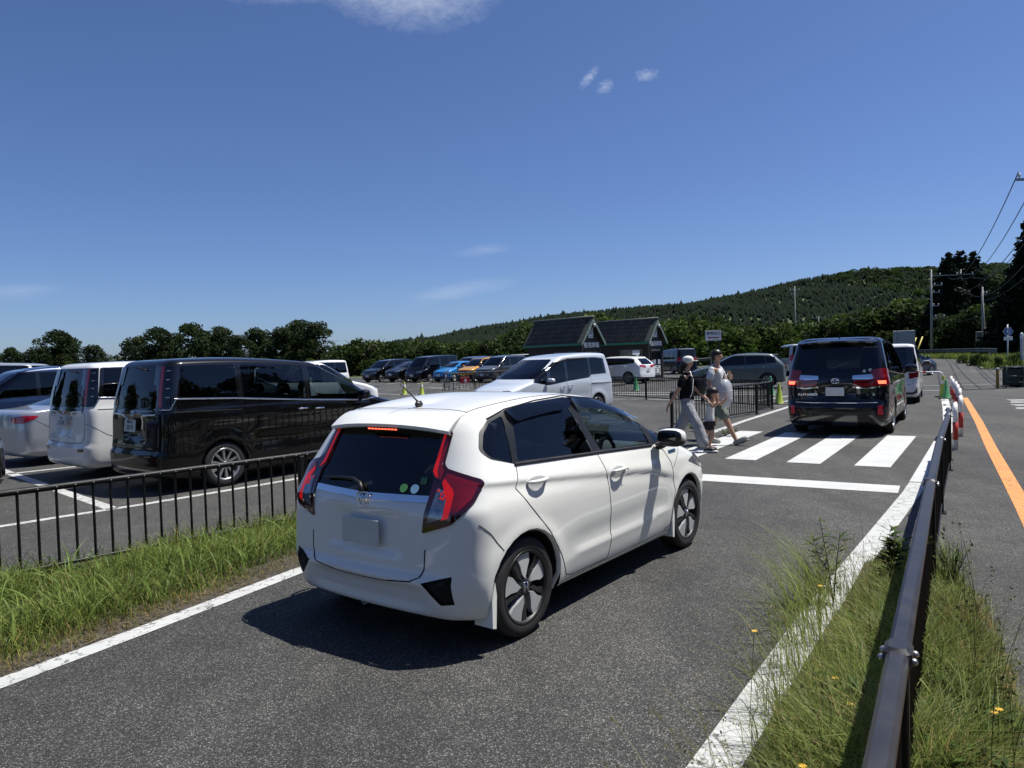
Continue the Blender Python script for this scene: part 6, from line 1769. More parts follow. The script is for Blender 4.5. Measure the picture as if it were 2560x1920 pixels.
build_car('van', 'black van whose corner shows at the far left edge behind the fence', (-9.45, 7.25), 38, box_van(P_['black'], 1.9, .85, 4.6, 2.85, 'snub'), 1.0, None, 1)
build_car('van', 'dark blue small box van behind the silver saloon', (-12.2, 19.4), 218, box_van(P_['darkblue'], 1.90, .74, 3.4, 2.45, 'snub', xb=-.48), 1.0, None, 1)
build_car('van', 'light grey van with a long pale roof behind the dark blue van', (-23.0, 30.5), 88, box_van(P_['lightgrey'], 2.25, .88, 5.2, 3.0), 1.0, None, 0)
build_car('sports_utility', 'white sports utility whose nose shows beyond the black minivan', (-8.6, 25.0), 62, hatch_spec(P_['white'], 1.86, .93, 4.8, 2.79, True), 1.0, None, 1)
build_car('minivan', 'white minivan behind the nose of the white sports utility', z_(-11.2, 44.0), 215, box_van(P_['white'], 1.95, .85, 4.7, 2.85, 'snub'), 1.0, None, 0)

# ---- far row, all facing left towards us
FD = Vector((math.sin(math.radians(215)), math.cos(math.radians(215)))); FL = Vector((-FD.y, FD.x))
def far_car(name, label, px_, D, sp, lod=1, back=0.0):
    X = (px_ - 1280) / 1800 * D
    wf = Vector((X, D)); c = wf - FD * (sp['wb'] + back) - FL * (sp['w'] - .02)
    return build_car(name, label, z_(c.x, c.y), 215, sp, 1.0, 'cars parked in the far row', lod)
far_car('minivan', 'black minivan at the left end of the far row', 955, 58, box_van(P_['black'], 1.85, .85, 4.7, 2.85, 'snub'))
far_car('sports_utility', 'low black car between the two black vans in the far row', 1020, 56.5, hatch_spec(P_['black'], 1.60, .90, 4.6, 2.69, True))
far_car('van', 'black box van with chrome grille in the far row', 1076, 55, box_van(P_['black'], 2.02, .86, 4.8, 2.57, 'flat'))
far_car('hatchback', 'bright blue hatchback in the far row', 1136, 53.5, hatch_spec(P_['blue'], 1.53, .85, 3.95))
kei = box_van(P_['orange'], 1.80, .74, 3.42, 2.46, 'snub', plate=M['plate_y'], xb=-.48, zb=1.06)
kei['feats'].append(dict(name='black_bumper', poly=[(.62, .28), (.66, .50), (-.66, .50), (-.62, .28)], mode='F', mat=TR, inset=-.003))
KEI = far_car('kei_wagon', 'orange yellow boxy wagon with black roof in the far row', 1188, 52, kei)
rf = MB(); 
for i in range(9):
    for j in range(7):
        l, n_ = KEI.b.hit(-.30 + .21 * i, -.50 + .166 * j, 'T'); rf.v.append(tuple(l + n_ * .006))
rf.f = [(i * 7 + j, (i + 1) * 7 + j, (i + 1) * 7 + j + 1, i * 7 + j + 1) for i in range(8) for j in range(6)]
rf.build('black_roof', M['gloss_black'], KEI.root, True)
far_car('minivan', 'dark grey minivan at the right end of the far row', 1246, 50.5, box_van(P_['grey'], 1.88, .85, 4.7, 2.87, 'snub'))
far_car('van', 'white van whose roof shows above the black box van', 1075, 62.5, box_van(P_['white'], 2.02, .86, 4.8, 2.57, 'flat'), 0)
far_car('minivan', 'dark van in the second row above the blue hatchback', 1172, 60.5, box_van(P_['navy'], 1.9, .85, 4.7, 2.85, 'snub'), 0)
wv = far_car('sports_utility', 'white car with raised tailgate behind the orange wagon', 1262, 59.0, hatch_spec(P_['white'], 1.7, .9, 4.6, 2.7, True), 0)
tg = MB(); tg.box((-1.0, 0, 1.92), (1.0, 1.3, .06), 0, .02); tg.build('raised_tailgate', P_['white'], wv.root)

# ================================================================== vegetation
def quads_leaf(C, size, rg, flat=.0, stretch=1.6, jitter=.35):
    """leaf clumps as bent quads at centres C (n,3) -> V (n*4,3), F (n,4)"""
    n = len(C)
    a = rg.normal(size=(n, 3)); a[:, 2] *= (1 - flat); a /= np.linalg.norm(a, axis=1, keepdims=True)
    b = rg.normal(size=(n, 3)); b -= a * (a * b).sum(1, keepdims=True); b /= np.linalg.norm(b, axis=1, keepdims=True)
    c = np.cross(a, b)
    s = (size * (1 + jitter * rg.uniform(-1, 1, n)))[:, None]
    V = np.stack([C - a * s * stretch * .5, C + b * s * .5 + c * s * .12, C + a * s * stretch * .5, C - b * s * .5 + c * s * .12], 1).reshape(-1, 3)
    return V, np.arange(n * 4).reshape(n, 4)

def clump_points(rg, centres, radii, per, shell=.55):
    out = []; ids = []
    for k, (c, r) in enumerate(zip(centres, radii)):
        m = int(per * (np.prod(r) ** (2 / 3)) ) + 8
        d = rg.normal(size=(m, 3)); d /= np.linalg.norm(d, axis=1, keepdims=True)
        rad = shell + (1 - shell) * rg.uniform(0, 1, (m, 1)) ** .6
        out.append(np.asarray(c) + d * rad * np.asarray(r)); ids.append(np.full(m, k))
    return np.concatenate(out), np.concatenate(ids)

def crown_mesh(name, rg, centres, radii, per, size, mat, flat=.2):
    C, ids = clump_points(rg, centres, radii, per)
    V, F = quads_leaf(C, size, rg, flat)
    k = len(centres)
    tint = rg.uniform(.62, 1.25, (k, 1)) * np.array([[1, 1, 1]]) * (1 + rg.uniform(-.12, .12, (k, 3)) * np.array([[1, .4, .8]]))
    col = tint[ids] * rg.uniform(.75, 1.25, (len(C), 1))
    return np_mesh(name, V, F, mat, False, np.repeat(col, 4, axis=0))

stem_m = plain('green_stem', (.07, .10, .03), .7)
bark = plain('bark', (.045, .035, .026), .9, var=.4, scale=4, bmp=.5)
leaf_dark = leafmat('leaf_dark', (.022, .036, .015), (.058, .084, .031), .40)
leaf_mid = leafmat('leaf_mid', (.022, .042, .010), (.058, .090, .022), .3)
leaf_light = leafmat('leaf_light', (.035, .062, .012), (.085, .125, .028), .35)
leaf_pale = leafmat('leaf_pale', (.09, .11, .06), (.20, .22, .15), .3)
leaf_cedar = leafmat('needle_dark', (.006, .014, .008), (.016, .030, .014), .12)

def limb_mesh(rg, h, n, spread, r0=.22):
    m = MB(); m.tube([(0, 0, -.3), (rg.uniform(-.15, .15), rg.uniform(-.15, .15), h * .35), (rg.uniform(-.3, .3), rg.uniform(-.3, .3), h * .8)], [r0, r0 * .7, r0 * .25], 8)
    for i in range(n):
        a = rg.uniform(0, 2 * PI); z = h * rg.uniform(.25, .6); L = spread * rg.uniform(.5, .9)
        m.tube([(0, 0, z), (L * .5 * math.cos(a), L * .5 * math.sin(a), z + L * .35), (L * math.cos(a), L * math.sin(a), z + L * .8)], [r0 * .4, r0 * .25, r0 * .08], 6)
    return m.me('trunk', bark, True)

def broad(seed, h, sp, n, per, size, mat, base=.22):
    rg = np.random.default_rng(seed); cs = []; rs = []
    for i in range(n):
        t = (i + .5) / n; z = h * (base + (1 - base) * t ** .9) - .3
        env = sp * math.sqrt(max(.05, 1 - ((t - .38) / .68) ** 2))
        a = rg.uniform(0, 2 * PI); q = env * rg.uniform(.25, .85)
        r = sp * rg.uniform(.26, .42)
        cs.append((q * math.cos(a), q * math.sin(a), z - r * .3)); rs.append((r, r, r * rg.uniform(.55, .8)))
    return limb_mesh(rg, h, 6, sp), crown_mesh('crown', rg, cs, rs, per, size, mat)

def conifer(seed, h, sp, tiers, per, size, mat, base=.12, droop=.35):
    rg = np.random.default_rng(seed); cs = []; rs = []
    for i in range(tiers):
        t = i / (tiers - 1); z = h * (base + (1 - base) * t)
        L = sp * (1 - t) ** .8 + .25
        nb = max(3, int(7 * (1 - t) + 3))
        for k in range(nb):
            a = 2 * PI * (k + rg.uniform(0, .9)) / nb; q = L * rg.uniform(.45, .95); r = L * rg.uniform(.24, .40) + .20
            cs.append((q * math.cos(a), q * math.sin(a), z - q * droop * rg.uniform(.4, 1))); rs.append((r * 1.2, r * 1.2, r * 1.05))
    m = MB(); m.tube([(0, 0, -.3), (0, 0, h * .5), (.1, 0, h * .97)], [.26, .17, .03], 8)
    return m.me('trunk', bark, True), crown_mesh('crown', rg, cs, rs, per, size, mat, .5)

BROAD = [broad(21 + i, 10, 3.9, 44, 95, .27, leaf_dark) for i in range(4)]
BUSH = [broad(41 + i, 5, 3.2, 24, 70, .30, m_, .08) for i, m_ in enumerate((leaf_mid, leaf_light, leaf_mid, leaf_light))]
PALE = broad(61, 4.5, 2.6, 18, 80, .26, leaf_pale, .08)
CONI = [conifer(71 + i, 14, 3.4, 19, 130, .36, leaf_cedar) for i in range(2)]
SPARSE = broad(81, 13, 4.2, 34, 40, .34, leaf_dark, .2)

def put_tree(proto, x, y, s, label, group, name='tree', sz=None, z=None):
    zz = (T(x, y) if y < 330 else 0.0) if z is None else z
    r = empty(name, (x, y, zz), rnd.uniform(0, 6.28), s); 
    if sz: r.scale = (s, s, s * sz)
    tag(r, label, 'tree' if name == 'tree' else 'bush', group)
    link('trunk', proto[0], r); link('crown', proto[1], r)
    return r
def at(px, D): return (px - 1280) / 1800 * D
# tree line on the left: (pixel column, distance, height)
G1 = 'trees along the far left edge of the car park'
for i, (px, D, h, lab) in enumerate(((-20, 112, 8.0, 'dark tree cut by the left picture edge'), (40, 108, 6.6, 'low rounded dark tree second from the left edge'), (102, 108, 8.0, 'narrow dark tree left shoulder of the tall tree'), (145, 110, 10.6, 'tall dark tree standing apart on the left'), (172, 112, 8.4, 'dark tree right shoulder of the tall lone tree'), (238, 112, 7.6, 'small rounded dark tree between two gaps of sky'),
                                    (345, 112, 9.2, 'dark tree at the left end of the long tree row'), (395, 108, 10.2, 'tall dark tree second in the long row'), (440, 112, 10.0, 'dark tree third in the long row'), (500, 108, 10.4, 'dark tree fourth in the long row behind the small pole'), (555, 110, 9.6, 'dark tree fifth in the long row'), (605, 108, 8.8, 'lower dark tree sixth in the long row'), (655, 110, 10.6, 'tall dark tree seventh in the long row'), (712, 108, 9.6, 'dark tree eighth in the long row'), (752, 110, 10.6, 'dark tree ninth in the long row'), (795, 106, 10.2, 'dark tree ending the long row on the right'))):
    put_tree(BROAD[i % 4], at(px, D), D, h / 12.6 * rnd.uniform(.90, 1.10), lab, G1)
put_tree(PALE, at(300, 118), 118, 1.0, 'pale silvery bush in the gap left of the long tree row', 'bushes before the hill', 'bush')
put_tree(PALE, at(1035, 98), 98, .75, 'pale flowering bush among the green bushes left of the booths', 'bushes before the hill', 'bush')
# lower bushes from the tree row to the booths and beyond
for i, px in enumerate(range(0, 840, 60)):
    D = 100; put_tree(BUSH[(i * 3) % 4], at(px, D), D, rnd.uniform(.42, .62), 'low green bush under the left trees, %s from the left' % ['first', 'second', 'third', 'fourth', 'fifth', 'sixth', 'seventh', 'eighth', 'ninth', 'tenth', 'eleventh', 'twelfth', 'thirteenth', 'fourteenth', 'fifteenth'][i], 'bushes under the left trees', 'bush')
nth = ['first', 'second', 'third', 'fourth', 'fifth', 'sixth', 'seventh', 'eighth', 'ninth', 'tenth', 'eleventh', 'twelfth', 'thirteenth', 'fourteenth', 'fifteenth', 'sixteenth', 'seventeenth', 'eighteenth', 'nineteenth', 'twentieth']
mid = [(845, 96, .85), (880, 102, .95), (915, 97, 1.02), (955, 103, 1.0), (995, 96, .90), (1030, 102, .98), (1065, 97, .88), (1100, 102, .95), (1140, 98, .86), (1180, 103, .92), (1222, 98, .90), (1262, 100, 1.02), (1300, 92, 1.10), (1335, 95, 1.30), (1370, 100, 1.2), (1520, 100, 1.55), (1560, 96, 1.25)]
for i, (px, D, s) in enumerate(mid):
    put_tree(BUSH[i % 4], at(px, D), D, s, 'leafy green bush %s in the band between the left trees and the right booth' % nth[i], 'bushes before the hill', 'bush')
rb = [(1690, 92, 1.25), (1730, 97, 1.35), (1775, 93, 1.15), (1815, 98, 1.25), (1855, 93, .95), (1900, 97, 1.0), (1945, 93, 1.0), (1990, 98, 1.0), (2030, 104, 1.1), (2075, 98, 1.1), (2120, 100, 1.25), (2165, 96, 1.35), (2210, 100, 1.35), (2250, 95, 1.45), (2290, 98, 1.6), (2325, 94, 1.5)]
for i, (px, D, s) in enumerate(rb):
    put_tree(BUSH[(i + 1) % 4], at(px, D), D, s, 'leafy green bush %s in the band right of the booths' % nth[i], 'bushes right of the booths', 'bush')
# darker trees on the right
put_tree(CONI[0], at(2165, 110), 110, .52, 'dark conifer rising above the bushes behind the black minivan', 'dark trees on the right')
RT = [(2376, 88, .88, 0), (2405, 92, .93, 1), (2436, 90, .90, 0), (2355, 95, .72, 1)]
for i, (px, D, s, k) in enumerate(RT):
    put_tree(CONI[k], at(px, D), D, s, ['tall dark cedar just right of the grey utility pole', 'tallest dark cedar of the right hand clump', 'dark cedar behind the leaning pole', 'shorter dark cedar at the left of the clump'][i], 'dark trees on the right')
for i, (px, D, s) in enumerate(((2468, 100, .90), (2508, 96, .86), (2540, 104, .95))):
    put_tree(SPARSE, at(px, D), D, s, ['open crowned tree behind the leaning pole', 'open crowned tree above the route sign', 'open crowned tree at the right edge'][i], 'dark trees on the right')
put_tree(CONI[0], at(2562, 66), 66, .74, 'dark cedar cut by the right picture edge', 'dark trees on the right')
put_tree(CONI[1], at(2596, 62), 62, .90, 'second dark cedar at the right picture edge', 'dark trees on the right')
for i, (px, D, s) in enumerate(((2360, 84, 1.0), (2400, 82, .95), (2440, 80, 1.05), (2478, 78, 1.15), (2515, 76, 1.1), (2550, 74, 1.2))):
    put_tree((BUSH[0][0], BROAD[i % 4][1]) if i % 2 == 0 else BUSH[0], at(px, D), D, s * (.5 if i % 2 == 0 else 1.0), 'dark shrub %s along the foot of the right hand trees' % nth[i], 'shrubs at the foot of the right hand trees', 'bush')
for i, (px, D, s) in enumerate(((2408, 52, .13), (2440, 49, .16), (2462, 47.5, .15), (2500, 45.5, .15), (2535, 45, .17), (2552, 46, .18))):
    put_tree(BUSH[1 + i % 2], at(px, D), D, s, 'small weed clump %s on the verge by the route sign' % nth[i], 'weeds on the far verge', 'bush')

for i, (x, y) in enumerate(((24.5, 17), (22.5, 9.5), (20.0, 3.0), (17.0, -3.5), (13.0, -9.0), (7.5, -13.5), (1.0, -16.5), (-6.0, -18.0), (-13.5, -18.5), (-21.0, -17.0), (28.5, 12.0), (26.0, 4.0), (23.0, -4.0), (18.0, -11.0), (10.5, -17.0), (-48, 6), (-50, 15), (-53, 24), (-57, 33))):  # unseen trees added to darken the paintwork reflections and cut the sky fill
    put_tree(BROAD[i % 4] if i % 3 else CONI[i % 2], x, y, 1.0 if i % 3 else .75, 'added unseen tree %s beyond the picture edges' % nth[i], 'added trees beyond the picture edges')
# ---- conifer wood on the hill: one mass
rg = np.random.default_rng(5)
N = 36000
hx_ = rg.uniform(-300, 820, N); hy_ = 345 + 520 * rg.uniform(0, 1, N) ** .8
keep = (np.abs(hx_ / hy_) < .95) & (hill_h(hx_, hy_) > 1.2)
hx_, hy_ = hx_[keep], hy_[keep]; n = len(hx_)
hz_ = hill_h(hx_, hy_) - .3
hh = rg.uniform(4.2, 6.6, n) * np.where(rg.uniform(0, 1, n) > .985, 1.5, 1); rr_ = hh * rg.uniform(.34, .46, n)
K = 6; tiers = 2
ang = np.arange(K) * 2 * PI / K
Vl = []; Fl = []; cl = []
base = 0
tint = rg.uniform(.82, 1.14, (n, 1)) * np.array([[1.0, 1.0, 1.0]]) * (1 + rg.uniform(-.1, .1, (n, 3)))
for t in range(tiers):
    z0 = hh * (.12 + .27 * t); z1 = hh * (.12 + .27 * t + .50) if t < 1 else hh
    R0 = rr_ * (1 - .28 * t)
    off = rg.uniform(0, 6, n)
    a = ang[None, :] + off[:, None]; jr = rg.uniform(.72, 1.2, (n, K))
    ring = np.stack([hx_[:, None] + R0[:, None] * jr * np.cos(a), hy_[:, None] + R0[:, None] * jr * np.sin(a), (hz_ + z0)[:, None] + rg.uniform(-.35, .35, (n, K))], -1)
    apex = np.stack([hx_ + rg.uniform(-.2, .2, n), hy_, hz_ + z1], -1)[:, None, :]
    V = np.concatenate([ring, apex], 1).reshape(-1, 3)
    k = np.arange(K)
    f = np.stack([k, (k + 1) % K, np.full(K, K)], 1)[None] + (np.arange(n) * (K + 1))[:, None, None] + base
    Vl.append(V); Fl.append(f.reshape(-1, 3)); cl.append(np.repeat(tint, K + 1, axis=0)); base += len(V)
wood_m = leafmat('hill_conifers', (.012, .018, .013), (.020, .028, .019), .08, True, .95, .0)
wood = link('hillside_wood', np_mesh('hillside_wood', np.concatenate(Vl), np.concatenate(Fl), wood_m, True, np.concatenate(cl)))
tag(wood, 'dense dark conifer wood covering the hill', 'wood', kind='stuff')
# broadleaf mass at the hill foot and on the shoulder at the right
C = []
for (x0, x1, y0, y1, nn_, s0) in ((-230, 420, 250, 345, 620, 3.2), (330, 560, 560, 760, 260, 4.5), (-150, 260, 150, 240, 300, 2.4)):
    xs = rg.uniform(x0, x1, nn_); ys = rg.uniform(y0, y1, nn_); C.append(np.stack([xs, ys, hill_h(xs, ys) + s0 * .8, np.full(nn_, s0)], 1))
C = np.concatenate(C); pts, ids = clump_points(rg, C[:, :3], np.stack([C[:, 3] * 1.1, C[:, 3] * 1.1, C[:, 3] * .85], 1), 9, .75)
V, F = quads_leaf(pts, 1.15, rg, .4)
tt = rg.uniform(.5, 1.3, (len(C), 1)) * (1 + rg.uniform(-.15, .15, (len(C), 3)))
bw = link('hill_foot_wood', np_mesh('hill_foot_wood', V, F, leaf_mid, False, np.repeat(tt[ids] * rg.uniform(.8, 1.2, (len(pts), 1)), 4, axis=0)))
tag(bw, 'mixed green broadleaf wood along the foot of the hill', 'wood', kind='stuff')

# ---- grass
def poly_points(poly, n, rg):
    P = np.array(poly); lo = P.min(0); hi = P.max(0); out = []
    while sum(len(o) for o in out) < n:
        q = rg.uniform(lo, hi, (n * 2, 2)); ins = np.zeros(len(q), bool); j = len(P) - 1
        for i in range(len(P)):
            a, b = P[i], P[j]
            if a[1] != b[1]: ins ^= ((a[1] > q[:, 1]) != (b[1] > q[:, 1])) & (q[:, 0] < (b[0] - a[0]) * (q[:, 1] - a[1]) / (b[1] - a[1]) + a[0])
            j = i
        out.append(q[ins])
    return np.concatenate(out)[:n]

def blades(P, H, Wd, rg, bend=.6, lean=None, z0=None, seg=3, curl=1.0):
    """P (n,2) roots, H heights -> V,F quads (tapering bent blades)"""
    n = len(P); a = rg.uniform(0, 2 * PI, n) if lean is None else lean + rg.normal(0, .9, n)
    d = np.stack([np.cos(a), np.sin(a)], 1); s = np.stack([-d[:, 1], d[:, 0]], 1)
    tw = rg.normal(0, .7, n); s = np.stack([s[:, 0] * np.cos(tw) - s[:, 1] * np.sin(tw), s[:, 0] * np.sin(tw) + s[:, 1] * np.cos(tw)], 1)
    b = bend * rg.uniform(.15, 1.25, n) * H
    z0 = np.zeros(n) if z0 is None else z0
    rows = []
    for k in range(seg + 1):
        t = k / seg; w = Wd * (1 - t ** 1.6) * .5 + .0004
        c = P + d * (b * t ** 2)[:, None]; z = z0 + H * (t - .28 * curl * (b / np.maximum(H, 1e-3)) * t ** 2.5)
        rows.append(np.concatenate([c - s * w[:, None], z[:, None]], 1)); rows.append(np.concatenate([c + s * w[:, None], z[:, None]], 1))
    V = np.stack(rows, 1).reshape(-1, 3); m = 2 * (seg + 1)
    f = np.array([[2 * k, 2 * k + 1, 2 * k + 3, 2 * k + 2] for k in range(seg)])
    return V, (f[None] + (np.arange(n) * m)[:, None, None]).reshape(-1, 4), m

grass_m = leafmat('grass_blades', (.105, .130, .036), (.20, .235, .080), .42, True, .5, .2)
def dist_edge(P, line_pts):
    """distance of points to a polyline"""
    L = np.array(line_pts); best = np.full(len(P), 1e9)
    for a, b in zip(L[:-1], L[1:]):
        d = b - a; t = np.clip(((P - a) @ d) / (d @ d), 0, 1); best = np.minimum(best, np.linalg.norm(P - a - t[:, None] * d, axis=1))
    return best
def patchy(P, s, seed):
    r_ = np.random.default_rng(seed); v = np.zeros(len(P))
    for k in range(5):
        w = r_.normal(0, s, 2); v += np.sin(P @ w + r_.uniform(0, 6))
    return v / 5

rg = np.random.default_rng(31)
vl_vis = [(-4.9, .9), (-2.93, 3.90), (-2.52, 4.66), (-1.86, 5.97), (0.1, 9.1), (1.2, 10.9), (.6, 11.2), (-.2, 10.55), (-2.35, 7.75), (-4.3, 5.65), (-6.6, 3.2)]
road_edge = [(-4.9, .9), (-2.93, 3.90), (-2.52, 4.66), (-1.86, 5.97), (0.1, 9.1), (2.05, 12.15)]
P = poly_points(vl_vis, 52000, rg); de = dist_edge(P, road_edge); pt = patchy(P, 2.2, 3)
keep = rg.uniform(0, 1, len(P)) < np.clip((de - .0) / .20, .22, 1) * np.clip(1.0 + .9 * pt, .35, 1)
P, de, pt = P[keep], de[keep], pt[keep]
H = (.055 + .115 * sstep(.05, .6, de)) * rg.uniform(.35, 1.4, len(P)) * (1 + .9 * pt)
Wd = .0085 * rg.uniform(.5, 1.4, len(P)) * (.55 + .45 * sstep(.1, .5, de))
V, F, m = blades(P, H, Wd, rg, .85)
dry = (rg.uniform(0, 1, len(P)) < np.clip(.75 - de * 1.9, .05, .8))[:, None]
col = np.where(dry, np.array([[1.9, 1.15, 1.3]]), np.array([[1.0, 1.08, .8]])) * rg.uniform(.55, 1.7, (len(P), 1)) * (1 + .35 * pt[:, None])
g1 = link('verge_grass', np_mesh('verge_grass', V, F, grass_m, False, np.repeat(col, m, axis=0))); tag(g1, 'long green grass on the verge below the black fence', 'grass', kind='stuff')
# dry litter along the asphalt edge
P = poly_points(vl_vis, 30000, rg); de = dist_edge(P, road_edge); P = P[(de < .34) & (rg.uniform(0, 1, len(P)) < np.clip(1.1 - de * 2.6, .1, 1))]
L_ = rg.uniform(.02, .07, len(P)); a_ = rg.uniform(0, 2 * PI, len(P)); dv = np.stack([np.cos(a_), np.sin(a_)], 1) * L_[:, None]; sv = np.stack([-np.sin(a_), np.cos(a_)], 1) * .0022
z1, z2 = rg.uniform(.006, .025, len(P)), rg.uniform(.006, .03, len(P))
V = np.stack([np.c_[P - sv, z1], np.c_[P + sv, z1], np.c_[P + dv + sv, z2], np.c_[P + dv - sv, z2]], 1).reshape(-1, 3)
lit = link('dry_litter', np_mesh('dry_litter', V, np.arange(len(V)).reshape(-1, 4), grass_m, False, np.repeat(np.array([[2.0, 1.35, 2.0]]) * rg.uniform(.25, 1.1, (len(P), 1)), 4, axis=0)))
tag(lit, 'dry brown grass litter along the edge of the lane', 'litter', kind='stuff')
# taller arching leaves
P = poly_points(vl_vis, 2600, rg); de = dist_edge(P, road_edge); P = P[de > .28]
H = rg.uniform(.16, .38, len(P)); V, F, m = blades(P, H, .012 * rg.uniform(.7, 1.5, len(P)), rg, 1.15, seg=6, curl=1.5)
col = np.array([[1.05, 1.25, .95]]) * rg.uniform(.7, 1.45, (len(P), 1))
g2 = link('tall_grass', np_mesh('tall_grass', V, F, grass_m, False, np.repeat(col, m, axis=0))); tag(g2, 'tall arching grass leaves on the left verge', 'grass', kind='stuff')

# right verge
rv = [(-.1, 1.25), (.95, 2.95), (1.70, 4.05), (2.30, 4.95), (2.80, 5.70), (3.02, 5.78), (3.18, 5.2), (3.10, 4.75), (2.62, 3.82), (2.08, 2.85), (1.25, 1.5), (.7, .8)]
le = [(-.1, 1.25), (.95, 2.95), (1.70, 4.05), (2.30, 4.95), (2.80, 5.70)]; re_ = [(3.18, 5.2), (3.10, 4.75), (2.62, 3.82), (2.08, 2.85), (1.25, 1.5)]
P = poly_points(rv, 52000, rg); d1 = dist_edge(P, le); d2 = dist_edge(P, re_); pt = patchy(P, 3.0, 8)
keep = rg.uniform(0, 1, len(P)) < np.clip(np.minimum(d1, d2) / .16, .25, 1)
P, d1, d2, pt = P[keep], d1[keep], d2[keep], pt[keep]
far_ = sstep(5.9, 3.5, P[:, 1])
H = (.07 + .15 * sstep(.0, .35, np.minimum(d1, d2 * .8))) * rg.uniform(.4, 1.6, len(P)) * (.5 + .5 * far_) * (1 + .5 * pt)
V, F, m = blades(P, H, .0052 * rg.uniform(.6, 1.7, len(P)), rg, .95)
dry = (rg.uniform(0, 1, len(P)) < np.clip(.50 - d2 * 1.4 + .35 * pt + .7 * np.exp(-((P[:, 0] - 2.72) ** 2 + (P[:, 1] - 4.3) ** 2) / .10), .12, .9))[:, None]
col = np.where(dry, np.array([[1.9, 1.25, 1.6]]), np.array([[1.0, 1.05, .85]])) * rg.uniform(.55, 1.75, (len(P), 1))
g3 = link('verge_grass', np_mesh('verge_grass', V, F, grass_m, False, np.repeat(col, m, axis=0))); tag(g3, 'fine green and straw grass on both sides of the bronze railing', 'grass', kind='stuff')
# leaning seed stalks over the white line
P = poly_points([(.1, 1.7), (1.05, 3.1), (1.75, 4.15), (2.45, 5.2), (2.6, 4.9), (1.9, 3.9), (.9, 2.1)], 520, rg)
H = rg.uniform(.22, .55, len(P)); lean = np.full(len(P), math.radians(165))
V, F, m = blades(P, H, np.full(len(P), .0022), rg, .75, lean, None, 5, .8)
V2 = []; F2 = []; tips = V.reshape(len(P), m, 3)[:, -1]; prev = V.reshape(len(P), m, 3)[:, -3]
col = np.array([[1.5, 1.25, 1.2]]) * rg.uniform(.6, 1.2, (len(P), 1))
dd = tips - prev; dd /= np.linalg.norm(dd, axis=1, keepdims=True) + 1e-9
C = []; 
for k in range(5): C.append(tips - dd * (.012 * k) + rg.normal(0, .0025, (len(P), 3)))
sel = rg.uniform(0, 1, len(P)) < .5
C = np.concatenate([c[sel] for c in C]); Vs, Fs = quads_leaf(C, .0055, rg, 0, 2.4)
g4 = link('seed_stalks', np_mesh('seed_stalks', np.concatenate([V, Vs]), np.concatenate([F, Fs + len(V)]), grass_m, False, np.concatenate([np.repeat(col, m, axis=0), np.tile(np.array([[1.5, 1.0, 1.2]]), (len(Vs), 1))])))
tag(g4, 'thin leaning seed stalks drooping over the white line', 'grass', kind='stuff')
P = poly_points([(1.50, 2.35), (2.25, 3.55), (2.6, 4.2), (2.72, 4.15), (2.0, 2.9), (1.75, 2.3)], 40, rg)
H = rg.uniform(.35, .75, len(P)); V, F, m = blades(P, H, np.full(len(P), .0035), rg, .35, None, None, 5, .4)
tp = V.reshape(len(P), m, 3)[:, -1]; C = np.concatenate([tp + rg.normal(0, .006, tp.shape) - np.array([0, 0, .012 * k]) for k in range(6)]); Vs, Fs = quads_leaf(C, .010, rg, 0, 2.0)
g6 = link('tall_stems', np_mesh('tall_stems', np.concatenate([V, Vs]), np.concatenate([F, Fs + len(V)]), grass_m, False, np.full((len(V) + len(Vs), 3), .55)))
tag(g6, 'dark upright grass stems right of the bronze railing', 'grass', kind='stuff')
tv, tf, tcol, nb_ = [], [], [], 0
for (x, y, nb, hm, ln_) in ((1.98, 4.75, 120, .58, 165), (1.80, 4.45, 90, .55, 170), (1.62, 4.12, 70, .50, 150), (1.45, 3.75, 60, .44, 140), (1.25, 3.35, 60, .40, 150), (2.15, 5.0, 70, .42, 120), (1.05, 2.95, 50, .38, 170), (1.55, 3.35, 90, .34, 90), (1.25, 2.75, 100, .32, 60), (1.0, 2.35, 100, .32, 200), (1.75, 2.75, 110, .36, 20), (2.0, 3.15, 120, .38, 40), (2.35, 3.75, 120, .40, 30), (2.6, 4.3, 100, .34, 60), (3.02, 5.05, 200, .34, 60), (3.05, 5.35, 140, .26, 70)):
    q = rg.normal(0, .07, (nb, 2)) + np.array([x, y]); h_ = hm * rg.uniform(.45, 1.2, nb)
    V, F, m = blades(q, h_, .0038 * rg.uniform(.6, 1.4, nb), rg, .9, np.full(nb, math.radians(ln_)), None, 6, 1.0)
    tv.append(V); tf.append(F + nb_); nb_ += len(V); tcol.append(np.repeat(np.array([[1.1, 1.15, .9]]) * rg.uniform(.6, 1.7, (nb, 1)), m, axis=0))
g7 = link('wispy_tufts', np_mesh('wispy_tufts', np.concatenate(tv), np.concatenate(tf), grass_m, False, np.concatenate(tcol))); tag(g7, 'tall wispy grass tufts leaning over the right white line', 'grass', kind='stuff')
